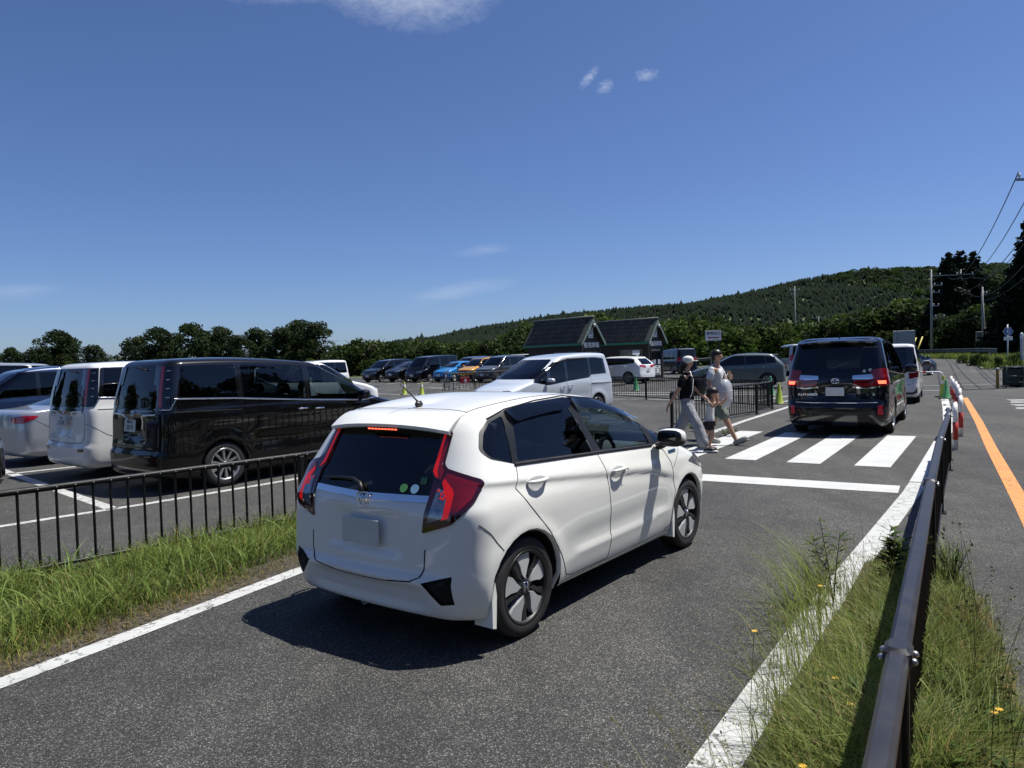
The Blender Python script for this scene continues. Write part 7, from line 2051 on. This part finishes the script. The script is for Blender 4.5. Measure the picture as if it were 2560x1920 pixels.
# far verge and weeds
tag(sheet('far_verge', [(29.5, 45.2), (33, 51.5), (37.5, 60.0), (41, 69), (42, 76), (40, 80), (30, 82.5), (30, 95), (80, 95), (80, 42), (32, 42.3)], M['meadow'], .05), kind='structure')
P = poly_points([(29.7, 45.2), (33, 51.3), (37.3, 60.0), (40.8, 69), (42, 76), (40, 80), (30, 82.5), (30, 86), (44, 86), (48, 70), (40, 52), (36, 44), (32, 42.6)], 16000, rg)
H = rg.uniform(.18, .6, len(P)); V, F, m = blades(P, H, .05 * rg.uniform(.6, 1.5, len(P)), rg, .6, None, Tn(P[:, 0], P[:, 1]) + .04)
col = np.array([[1.0, 1.1, .7]]) * rg.uniform(.5, 1.4, (len(P), 1))
g5 = link('far_verge_grass', np_mesh('far_verge_grass', V, F, grass_m, False, np.repeat(col, m, axis=0))); tag(g5, 'bright grass bank under the guard rail', 'grass', kind='stuff')
# weeds by the crossing, leafy stems by the railing, little yellow flowers
def leafy_plant(label, p, h, nst, sp, ls, mat, name='weed', narrow=2.6):
    r_ = np.random.default_rng(int(p[0] * 100 + p[1] * 37 + 999)); r = empty(name, (p[0], p[1], T(*p) + .004)); tag(r, label, 'plant')
    st = MB(); C = []; A = []
    for k in range(nst):
        a = r_.uniform(0, 6.28); e = Vector((sp * math.cos(a) * r_.uniform(.3, 1), sp * math.sin(a) * r_.uniform(.3, 1), h * r_.uniform(.7, 1)))
        pts = [Vector((0, 0, 0)), e * .5 + Vector((0, 0, .06 * h)), e]; st.tube(pts, [.004, .0035, .002], 5)
        for q in range(int(26 * h / .5) + 6):
            t = r_.uniform(.15, 1); c = pts[0].lerp(pts[1], min(1, 2 * t)) if t < .5 else pts[1].lerp(pts[2], 2 * t - 1); C.append(c)
    st.build('stem', stem_m, r)
    C = np.array([tuple(c) for c in C]); n_ = len(C); a = r_.uniform(0, 6.28, n_); L = ls * r_.uniform(.6, 1.3, n_)
    d = np.stack([np.cos(a), np.sin(a), r_.uniform(.1, .8, n_)], 1); d /= np.linalg.norm(d, axis=1, keepdims=True); s = np.cross(d, [0, 0, 1]); s /= np.linalg.norm(s, axis=1, keepdims=True)
    w = (L / narrow * .5)[:, None]; Lc = L[:, None]
    V = np.stack([C, C + d * Lc * .45 + s * w, C + d * Lc + np.array([0, 0, -.12]) * Lc, C + d * Lc * .45 - s * w], 1).reshape(-1, 3)
    col = np.repeat(r_.uniform(.7, 1.4, (n_, 1)) * np.ones((1, 3)), 4, axis=0)
    link('leaves', np_mesh('leaves', V, np.arange(n_ * 4).reshape(-1, 4), mat, False, col), r)
leafy_plant('leafy weed growing at the end of the first crosswalk stripe', (3.72, 14.25), .30, 7, .28, .17, leaf_light, 'weed')
leafy_plant('smaller weed right of the leafy one at the crossing', (4.35, 14.75), .16, 5, .30, .11, leaf_light, 'weed')
leafy_plant('upright leafy weed leaning over the right white line', (2.10, 4.75), .58, 3, .14, .085, leaf_light, 'weed', 4.6)
leafy_plant('leafy weed pressed against the bronze railing', (2.62, 5.05), .46, 4, .10, .12, leaf_light, 'weed', 3.6)
leafy_plant('feathery weed on the road side of the railing', (3.05, 5.0), .30, 16, .16, .035, leaf_light, 'weed', 3.0)
leafy_plant('broad leafy weed at the lower right corner', (1.95, 3.0), .16, 22, .22, .045, leaf_light, 'weed', 2.0)
leafy_plant('low leafy weed beside the lower railing on the road side', (1.62, 2.55), .26, 14, .16, .05, leaf_light, 'weed', 2.2)
leafy_plant('low leafy weed in the middle of the left grass strip', (1.42, 3.15), .24, 12, .15, .05, leaf_light, 'weed', 2.4)
leafy_plant('broad leafy weed at the right picture edge', (2.05, 3.35), .15, 20, .2, .045, leaf_light, 'weed', 2.0)
yel = plain('petal_yellow', (.75, .45, .02), .5)
for i, (x, y, h) in enumerate(((1.02, 3.18, .44), (1.72, 4.05, .34), (1.45, 3.2, .20), (1.38, 2.95, .22), (1.80, 2.72, .30), (1.83, 2.78, .24), (1.55, 2.35, .22), (1.0, 2.45, .24))):
    r = empty('yellow_flower', (x, y, 0), i * 1.3); tag(r, ('tallest yellow flower standing over the white line', 'yellow flower beside the upright leafy weed', 'upper low yellow flower in the grass left of the railing', 'lower low yellow flower in the grass left of the railing', 'left of the two yellow flowers right of the railing', 'right of the two yellow flowers right of the railing', 'yellow flower hidden close beside the railing', 'yellow flower nearest the bottom edge left of the railing')[i], 'flower', 'yellow flowers in the verge grass')
    MB().tube([(0, 0, 0), (.02, .01, h * .6), (.03, .0, h)], .0016, 5).build('stem', stem_m, r)
    pm_ = MB()
    for k in range(9):
        a = 2 * PI * k / 9; pm_.add([(.03, 0, h), (.03 + .011 * math.cos(a - .25), .011 * math.sin(a - .25), h + .003), (.03 + .017 * math.cos(a), .017 * math.sin(a), h + .002), (.03 + .011 * math.cos(a + .25), .011 * math.sin(a + .25), h + .003)], [(0, 1, 2, 3)])
    pm_.build('petals', yel, r)

# ================================================================== people
def skin_mesh(name, J, E_, root, mat, sub=2, smooth=True):
    """J: name -> (x, y, z, r) or (x, y, z, rx, ry); a continuous tapered skin over a joint tree"""
    keys = list(J); ix = {k: i for i, k in enumerate(keys)}
    me = bpy.data.meshes.new(name); me.from_pydata([J[k][:3] for k in keys], [(ix[a], ix[b]) for a, b in E_], [])
    o = bpy.data.objects.new('tmp', me); COL.objects.link(o)
    md = o.modifiers.new('skin', 'SKIN'); md.branch_smoothing = .6; md.use_smooth_shade = True
    sk = me.skin_vertices[0].data
    for i, k in enumerate(keys):
        r = J[k][3:]; sk[i].radius = (r[0], r[-1]); sk[i].use_root = (k == root)
    s2 = o.modifiers.new('sub', 'SUBSURF'); s2.levels = sub; s2.render_levels = sub
    dg = bpy.context.evaluated_depsgraph_get(); m = bpy.data.meshes.new_from_object(o.evaluated_get(dg))
    bpy.data.objects.remove(o, do_unlink=True)
    m.materials.clear(); m.materials.append(mat)
    if smooth: m.shade_smooth()
    return m

def chain(J, E_, prefix, pts, start=None):
    prev = start
    for i, p in enumerate(pts):
        k = '%s%d' % (prefix, i); J[k] = p
        if prev: E_.append((prev, k))
        prev = k
    return prev

def hand_pts(J, E_, prefix, wrist_key, palm, dirv, side, s=1.0, curl=.5):
    """palm plus five bent fingers of different length, thumb from the side of the palm"""
    d = Vector(dirv).normalized(); sd_ = Vector(side); sd_ = (sd_ - d * sd_.dot(d)).normalized(); nn_ = d.cross(sd_)
    p = Vector(palm)
    J[prefix + 'p'] = (*p, .026 * s, .017 * s); E_.append((wrist_key, prefix + 'p'))
    for i, (off, L) in enumerate(((-.027, .066), (-.009, .078), (.009, .074), (.026, .058))):
        b = p + d * .035 * s + sd_ * off * s; m_ = b + d * L * .5 * s + nn_ * .010 * s * curl; t = b + d * L * .85 * s + nn_ * .040 * s * curl
        chain(J, E_, '%sf%d' % (prefix, i), [(*b, .0095 * s), (*m_, .0085 * s), (*t, .0065 * s)], prefix + 'p')
    b = p - sd_ * .030 * s - d * .005 * s; t = b + d * .035 * s - sd_ * .022 * s
    chain(J, E_, prefix + 't', [(*b, .011 * s), (*t, .008 * s)], prefix + 'p')

def person(label, loc, ang, sc=1.0):
    r = empty('person', loc, ang, sc); tag(r, label, 'person', None); return r

skin_m = plain('skin_tone', (.42, .25, .17), .55, var=.08); hair_m = plain('black_hair', (.010, .008, .007), .45, var=.4, scale=30)
def cloth(name, col, var=.18):
    m = plain(name, col, .9, var=var, scale=14, spec=.15); nt = m.node_tree; b = nt.nodes['Principled BSDF']
    mp = nt.nodes.new('ShaderNodeMapping'); mp.inputs['Scale'].default_value = (16, 16, 3.2); nt.links.new(pos_of(nt), mp.inputs[0])
    bump(nt, b, noise(nt, mp.outputs[0], 1.0, 3, .5, .6), 1.0, .05)       # hanging folds
    return m

FAM = math.atan2(-.53, .85)
# ---- woman
w = person('woman in white cap, black top and wide grey trousers striding over the crossing', (3.06, 12.62, 0), FAM)
J = {'pel': (0, 0, .92, .09, .07)}; E_ = []
chain(J, E_, 's', [(.00, 0, 1.10, .08, .06), (.01, 0, 1.27, .11, .065), (.01, 0, 1.35, .10, .07), (.02, 0, 1.415, .045), (.03, 0, 1.47, .045), (.045, 0, 1.53, .072, .075), (.04, 0, 1.60, .070, .078), (.03, 0, 1.635, .045)], 'pel')
J['nose'] = (.125, 0, 1.525, .012); E_.append(('s5', 'nose')); J['chin'] = (.085, 0, 1.475, .025); E_.append(('s5', 'chin'))
# right arm swings back, left arm goes forward to the child's hand
chain(J, E_, 'ra', [(.0, -.165, 1.325, .048), (-.06, -.20, 1.13, .038), (-.17, -.21, .95, .033), (-.25, -.20, .84, .024)], 's1')
hand_pts(J, E_, 'rh', 'ra3', (-.28, -.20, .785), (-.3, 0, -1), (0, 1, 0), .95)
chain(J, E_, 'la', [(.0, .165, 1.325, .048), (.05, .21, 1.13, .038), (.18, .24, .98, .032), (.28, .26, .90, .024)], 's1')
hand_pts(J, E_, 'lh', 'la3', (.31, .265, .865), (.6, 0, -.6), (0, 1, 0), .95, 1.0)
chain(J, E_, 'rl', [(.02, -.085, .84, .065), (.20, -.09, .50, .050), (.33, -.09, .12, .036), (.37, -.09, .055, .034), (.50, -.09, .030, .028)], 'pel')
chain(J, E_, 'll', [(.0, .085, .84, .065), (-.10, .09, .48, .050), (-.36, .09, .17, .036), (-.41, .09, .09, .034), (-.33, .09, .03, .028)], 'pel')
link('body', skin_mesh('body', J, E_, 'pel', skin_m), w)
J = {'a': (.0, 0, .86, .14, .115)}; E_ = []
chain(J, E_, 's', [(.0, 0, .96, .145, .115), (.0, 0, 1.10, .145, .108), (.01, 0, 1.26, .168, .112), (.01, 0, 1.35, .12, .085), (.02, 0, 1.395, .062, .058)], 'a')
for sg in (-1, 1): chain(J, E_, 'sl%d' % sg, [(.0, sg * .165, 1.325, .072), (-.03 if sg < 0 else .03, sg * .20, 1.19, .068), (-.06 if sg < 0 else .06, sg * .207, 1.12, .062)], 's2')
link('top', skin_mesh('top', J, E_, 'a', cloth('black_cotton', (.008, .008, .010))), w)
J = {'a': (0, 0, 1.08, .115, .095)}; E_ = []
chain(J, E_, 'h', [(0, 0, .99, .135, .108), (.0, 0, .90, .155, .125), (.01, 0, .80, .16, .13)], 'a')
chain(J, E_, 'r', [(.08, -.085, .70, .105), (.21, -.09, .46, .100), (.28, -.09, .25, .105), (.33, -.09, .06, .110)], 'h2')
chain(J, E_, 'l', [(-.03, .085, .70, .105), (-.13, .09, .46, .098), (-.26, .09, .28, .100), (-.39, .09, .11, .100)], 'h2')
link('trousers', skin_mesh('trousers', J, E_, 'a', cloth('grey_jersey', (.30, .31, .33))), w)
cap = MB(); V = []
cap.ell((.035, 0, 1.605), (.098, .090, .072), 20, 10, 2.2); cap.box((.145, 0, 1.585), (.11, .13, .012), 0, .005)
link('cap', cap.me('cap', plain('white_cap', (.62, .62, .60), .8), True), w)
hr = MB(); hr.ell((-.02, 0, 1.54), (.075, .082, .085), 14, 8); hr.ell((-.085, 0, 1.46), (.04, .05, .10), 12, 8); link('hair', hr.me('hair', hair_m, True), w)
st = MB(); st.tube([(.05, .06, 1.40), (.115, .02, 1.25), (.13, -.08, 1.05), (.10, -.12, .95)], .006, 6); link('strap', st.me('strap', M['white'], True), w)
for sg, (x, z, rx) in ((-1, (.43, .03, 0)), (1, (-.37, .045, .5))):
    sh = MB(); sh.ell((0, 0, 0), (.135, .048, .022), 16, 6, 3.0); link('shoe_sole', sh.me('shoe_sole', plain('sole_white', (.5, .5, .48), .8), True), w, (x, sg * .09, z - .005), (0, rx, 0))
    up = MB(); up.ell((-.02, 0, .025), (.10, .044, .035), 14, 8, 2.4); link('sandal', up.me('sandal', M['trim'], True), w, (x, sg * .09, z), (0, rx, 0))
bg = empty('shoulder_bag', (3.06 + .53 * .26 + .85 * .12, 12.62 + .85 * .26 - .53 * .12, .0), FAM); tag(bg, 'black shoulder bag hanging between the woman and the man', 'bag')
MB().box((0, 0, 1.13), (.26, .10, .34), 0, .045).build('bag_body', M['trim'], bg, True)
MB().tube([(-.11, 0, 1.28), (-.08, 0, 1.42), (.0, 0, 1.46), (.08, 0, 1.42), (.11, 0, 1.28)], .008, 6).build('strap', M['trim'], bg, True)

# ---- child
c = person('dark haired child in a white shirt walking between two adults holding hands', (3.52, 12.80, 0), FAM, 1.06)
J = {'pel': (-.03, 0, .50, .06, .05)}; E_ = []
chain(J, E_, 's', [(-.01, 0, .62, .06, .045), (.02, 0, .73, .075, .045), (.025, 0, .785, .06, .045), (.035, 0, .825, .032), (.05, 0, .86, .034), (.065, 0, .92, .070, .070), (.06, 0, .985, .066, .070), (.05, 0, 1.02, .04)], 'pel')
J['nose'] = (.145, 0, .905, .010); E_.append(('s5', 'nose')); J['chin'] = (.105, 0, .865, .022); E_.append(('s5', 'chin')); J['ear'] = (.055, -.078, .92, .014); E_.append(('s5', 'ear'))
chain(J, E_, 'ra', [(.02, -.105, .765, .034), (.10, -.15, .72, .028), (.17, -.17, .80, .022)], 's1'); hand_pts(J, E_, 'rh', 'ra2', (.185, -.17, .825), (.2, 0, 1), (0, 1, 0), .62, .8)
chain(J, E_, 'la', [(.02, .105, .765, .034), (.14, .13, .76, .028), (.235, .12, .84, .022)], 's1'); hand_pts(J, E_, 'lh', 'la2', (.25, .12, .87), (.2, 0, 1), (0, 1, 0), .62, .8)
chain(J, E_, 'rl', [(-.02, -.055, .44, .058), (.05, -.055, .26, .042), (-.02, -.055, .07, .028), (.06, -.055, .03, .024)], 'pel')
chain(J, E_, 'll', [(-.03, .055, .44, .058), (-.10, .055, .26, .042), (-.22, .055, .12, .028), (-.17, .055, .04, .024)], 'pel')
link('body', skin_mesh('body', J, E_, 'pel', skin_m), c)
J = {'a': (-.02, 0, .42, .105, .09)}; E_ = []
chain(J, E_, 's', [(-.01, 0, .62, .102, .080), (.02, 0, .73, .108, .076), (.025, 0, .785, .07, .055)], 'a')
for sg in (-1, 1): chain(J, E_, 'sl%d' % sg, [(.02, sg * .105, .765, .046), (.06, sg * .13, .745, .044)], 's1')
link('shirt', skin_mesh('shirt', J, E_, 'a', cloth('white_cotton_child', (.58, .60, .62))), c)
J = {'a': (-.03, 0, .51, .10, .085)}; E_ = []
chain(J, E_, 'r', [(-.01, -.055, .42, .072), (.03, -.055, .30, .068)], 'a'); chain(J, E_, 'l', [(-.04, .055, .42, .072), (-.08, .055, .30, .068)], 'a')
link('shorts', skin_mesh('shorts', J, E_, 'a', cloth('dark_shorts', (.03, .03, .035))), c)
hr = MB(); hr.ell((.038, 0, .972), (.098, .088, .080), 16, 10); hr.ell((.0, 0, .925), (.055, .080, .075), 14, 8); link('hair', hr.me('hair', hair_m, True), c)
for sg, (x, z) in ((-1, (.03, .025)), (1, (-.19, .035))):
    sh = MB(); sh.ell((0, 0, 0), (.085, .036, .030), 12, 6, 2.6); link('shoe', sh.me('shoe', plain('child_shoe', (.25, .2, .2), .7), True), c, (x, sg * .055, z))

# ---- man
m_ = person('man in white shirt and green shorts stepping forward with a round vinyl bag', (3.82, 13.50, 0), FAM, 1.02)
J = {'pel': (0, 0, .93, .09, .075)}; E_ = []
chain(J, E_, 's', [(.0, 0, 1.12, .09, .07), (.01, 0, 1.32, .13, .075), (.01, 0, 1.42, .11, .08), (.025, 0, 1.485, .052), (.035, 0, 1.54, .050), (.05, 0, 1.60, .076, .080), (.045, 0, 1.68, .074, .082), (.035, 0, 1.725, .05)], 'pel')
J['nose'] = (.14, 0, 1.60, .013); E_.append(('s5', 'nose')); J['chin'] = (.10, 0, 1.545, .028); E_.append(('s5', 'chin')); J['ear'] = (.04, -.085, 1.60, .016); E_.append(('s5', 'ear'))
chain(J, E_, 'ra', [(.0, -.19, 1.40, .058), (-.06, -.23, 1.18, .044), (-.03, -.24, .97, .037), (.01, -.22, .88, .028)], 's1'); hand_pts(J, E_, 'rh', 'ra3', (.03, -.21, .83), (.3, 0, -1), (0, 1, 0), 1.05, 1.0)
chain(J, E_, 'la', [(.0, .19, 1.40, .058), (.12, .23, 1.18, .044), (.27, .05, 1.22, .037), (.30, -.08, 1.27, .028)], 's1'); hand_pts(J, E_, 'lh', 'la3', (.30, -.13, 1.29), (0, -1, .2), (1, 0, 0), 1.05, 1.0)
chain(J, E_, 'rl', [(.03, -.095, .84, .095), (.19, -.10, .50, .064), (.36, -.10, .13, .040), (.40, -.10, .07, .038), (.54, -.10, .075, .030)], 'pel')
J['rcalf'] = (.25, -.10, .36, .060); 
chain(J, E_, 'll', [(.0, .095, .84, .095), (-.06, .10, .49, .064), (-.16, .10, .14, .040), (-.18, .10, .08, .038), (-.06, .10, .03, .030)], 'pel')
del J['rcalf']
link('body', skin_mesh('body', J, E_, 'pel', skin_m), m_)
J = {'a': (.0, 0, .82, .165, .135)}; E_ = []
chain(J, E_, 's', [(.0, 0, .93, .165, .135), (.0, 0, 1.12, .16, .128), (.01, 0, 1.31, .19, .128), (.01, 0, 1.42, .13, .095), (.022, 0, 1.46, .068, .062)], 'a')
for sg in (-1, 1): chain(J, E_, 'sl%d' % sg, [(.0, sg * .19, 1.40, .082), (-.03 if sg < 0 else .06, sg * .225, 1.25, .078), (-.05 if sg < 0 else .10, sg * .23, 1.18, .072)], 's2')
link('shirt', skin_mesh('shirt', J, E_, 'a', cloth('white_cotton', (.60, .62, .64))), m_)
J = {'a': (0, 0, 1.02, .13, .11)}; E_ = []
chain(J, E_, 'h', [(.0, 0, .88, .165, .135), (.01, 0, .80, .16, .13)], 'a')
chain(J, E_, 'r', [(.09, -.095, .70, .115), (.16, -.10, .56, .108), (.20, -.10, .46, .106)], 'h1'); chain(J, E_, 'l', [(-.02, .095, .70, .115), (-.05, .10, .56, .108), (-.065, .10, .46, .106)], 'h1')
link('shorts', skin_mesh('shorts', J, E_, 'a', cloth('sage_green', (.17, .20, .165))), m_)
hr = MB(); hr.ell((.025, 0, 1.665), (.100, .092, .085), 16, 10); hr.ell((-.01, 0, 1.61), (.065, .086, .07), 14, 8); link('hair', hr.me('hair', hair_m, True), m_)
for sg, (x, z, rx) in ((-1, (.46, .085, -.42)), (1, (-.10, .05, .25))):
    sh = MB(); sh.ell((0, 0, .012), (.145, .050, .050), 16, 8, 2.6); so_ = link('sneaker', sh.me('sneaker', plain('sneaker_grey', (.34, .34, .31), .8), True), m_, (x, sg * .10, z), (0, rx, 0))
    so2 = MB(); so2.ell((.005, 0, -.03), (.155, .054, .022), 16, 6, 3.5); link('sole', so2.me('sole', plain('sneaker_sole', (.20, .19, .18), .8), True), so_)
vb = empty('vinyl_bag', (3.80 + .85 * .25 - .53 * .26, 13.42 - .53 * .25 - .85 * .26, 0), FAM); tag(vb, 'big rounded translucent grey vinyl bag carried by the man', 'bag')
vin, nt, b, o = newmat('translucent_vinyl'); b.inputs['Base Color'].default_value = (.48, .50, .55, 1); b.inputs['Roughness'].default_value = .25; b.inputs['Alpha'].default_value = .78
bump(nt, b, noise(nt, pos_of(nt), 18, 4), .5, .01)
bb_ = MB(); bb_.ell((0, 0, .97), (.115, .19, .27), 20, 14, 2.3); bb_.build('bag_body', vin, vb, True)
for z in (.90, 1.02): MB().lathe([(.0, 0), (.0, 0)], 3) if False else None
MB().tube([(-.115 * .6, .02, 1.18), (-.02, .05, 1.34), (.02, .05, 1.34), (.115 * .6, .02, 1.18)], .012, 6).build('handle', M['trim'], vb, True)
bnd = MB()
for z, k in ((.88, .93), (1.02, .97)): bnd.tube([(.1165 * k * math.cos(t), .1925 * k * math.sin(t), z) for t in np.linspace(0, 2 * PI, 30)], .006, 5, False)
bnd.build('printed_band', plain('band_white', (.55, .57, .6), .6), vb, True)

# ---- driver of the hatchback, only the arms and hands show through the glass
d = empty('person', (-.61, 4.835, 0), PI / 2 - .645, .953); tag(d, 'driver in a dark top with both hands on the wheel of the white hatchback', 'person')
J = {'pel': (1.28, -.36, .58, .15, .12)}; E_ = []
chain(J, E_, 's', [(1.20, -.36, .76, .14, .11), (1.14, -.36, .96, .17, .11), (1.13, -.36, 1.05, .10, .08), (1.14, -.36, 1.11, .05), (1.15, -.36, 1.15, .05), (1.17, -.36, 1.21, .075, .078), (1.165, -.36, 1.28, .07, .078)], 'pel')
J['nose'] = (1.26, -.36, 1.205, .012); E_.append(('s5', 'nose'))
chain(J, E_, 'ra', [(1.14, -.55, 1.02, .055), (1.34, -.58, .86, .045), (1.55, -.52, .98, .032)], 's1'); hand_pts(J, E_, 'rh', 'ra2', (1.62, -.50, 1.045), (.7, .1, .6), (0, -1, .2), .95, .8)
chain(J, E_, 'la', [(1.14, -.17, 1.02, .055), (1.34, -.12, .86, .045), (1.53, -.18, 1.0, .032)], 's1'); hand_pts(J, E_, 'lh', 'la2', (1.60, -.22, 1.06), (.7, -.1, .6), (0, 1, .2), .95, .8)
chain(J, E_, 'rl', [(1.45, -.46, .58, .085), (1.78, -.47, .60, .06), (2.0, -.47, .32, .045)], 'pel'); chain(J, E_, 'll', [(1.45, -.26, .58, .085), (1.78, -.25, .60, .06), (2.0, -.25, .32, .045)], 'pel')
link('body', skin_mesh('body', J, E_, 'pel', skin_m, 1), d)
J = {'a': (1.27, -.36, .60, .17, .14)}; E_ = []
chain(J, E_, 's', [(1.20, -.36, .76, .16, .125), (1.14, -.36, .96, .19, .13), (1.13, -.36, 1.05, .115, .09)], 'a')
chain(J, E_, 'ra', [(1.14, -.55, 1.02, .072), (1.34, -.58, .86, .062), (1.51, -.535, .955, .048)], 's1'); chain(J, E_, 'la', [(1.14, -.17, 1.02, .072), (1.34, -.12, .86, .062), (1.49, -.165, .97, .048)], 's1')
link('top', skin_mesh('top', J, E_, 'a', cloth('slate_top', (.06, .075, .085)), 1), d)
hr = MB(); hr.ell((1.15, -.36, 1.265), (.095, .09, .085), 14, 8); link('hair', hr.me('hair', hair_m, True), d)
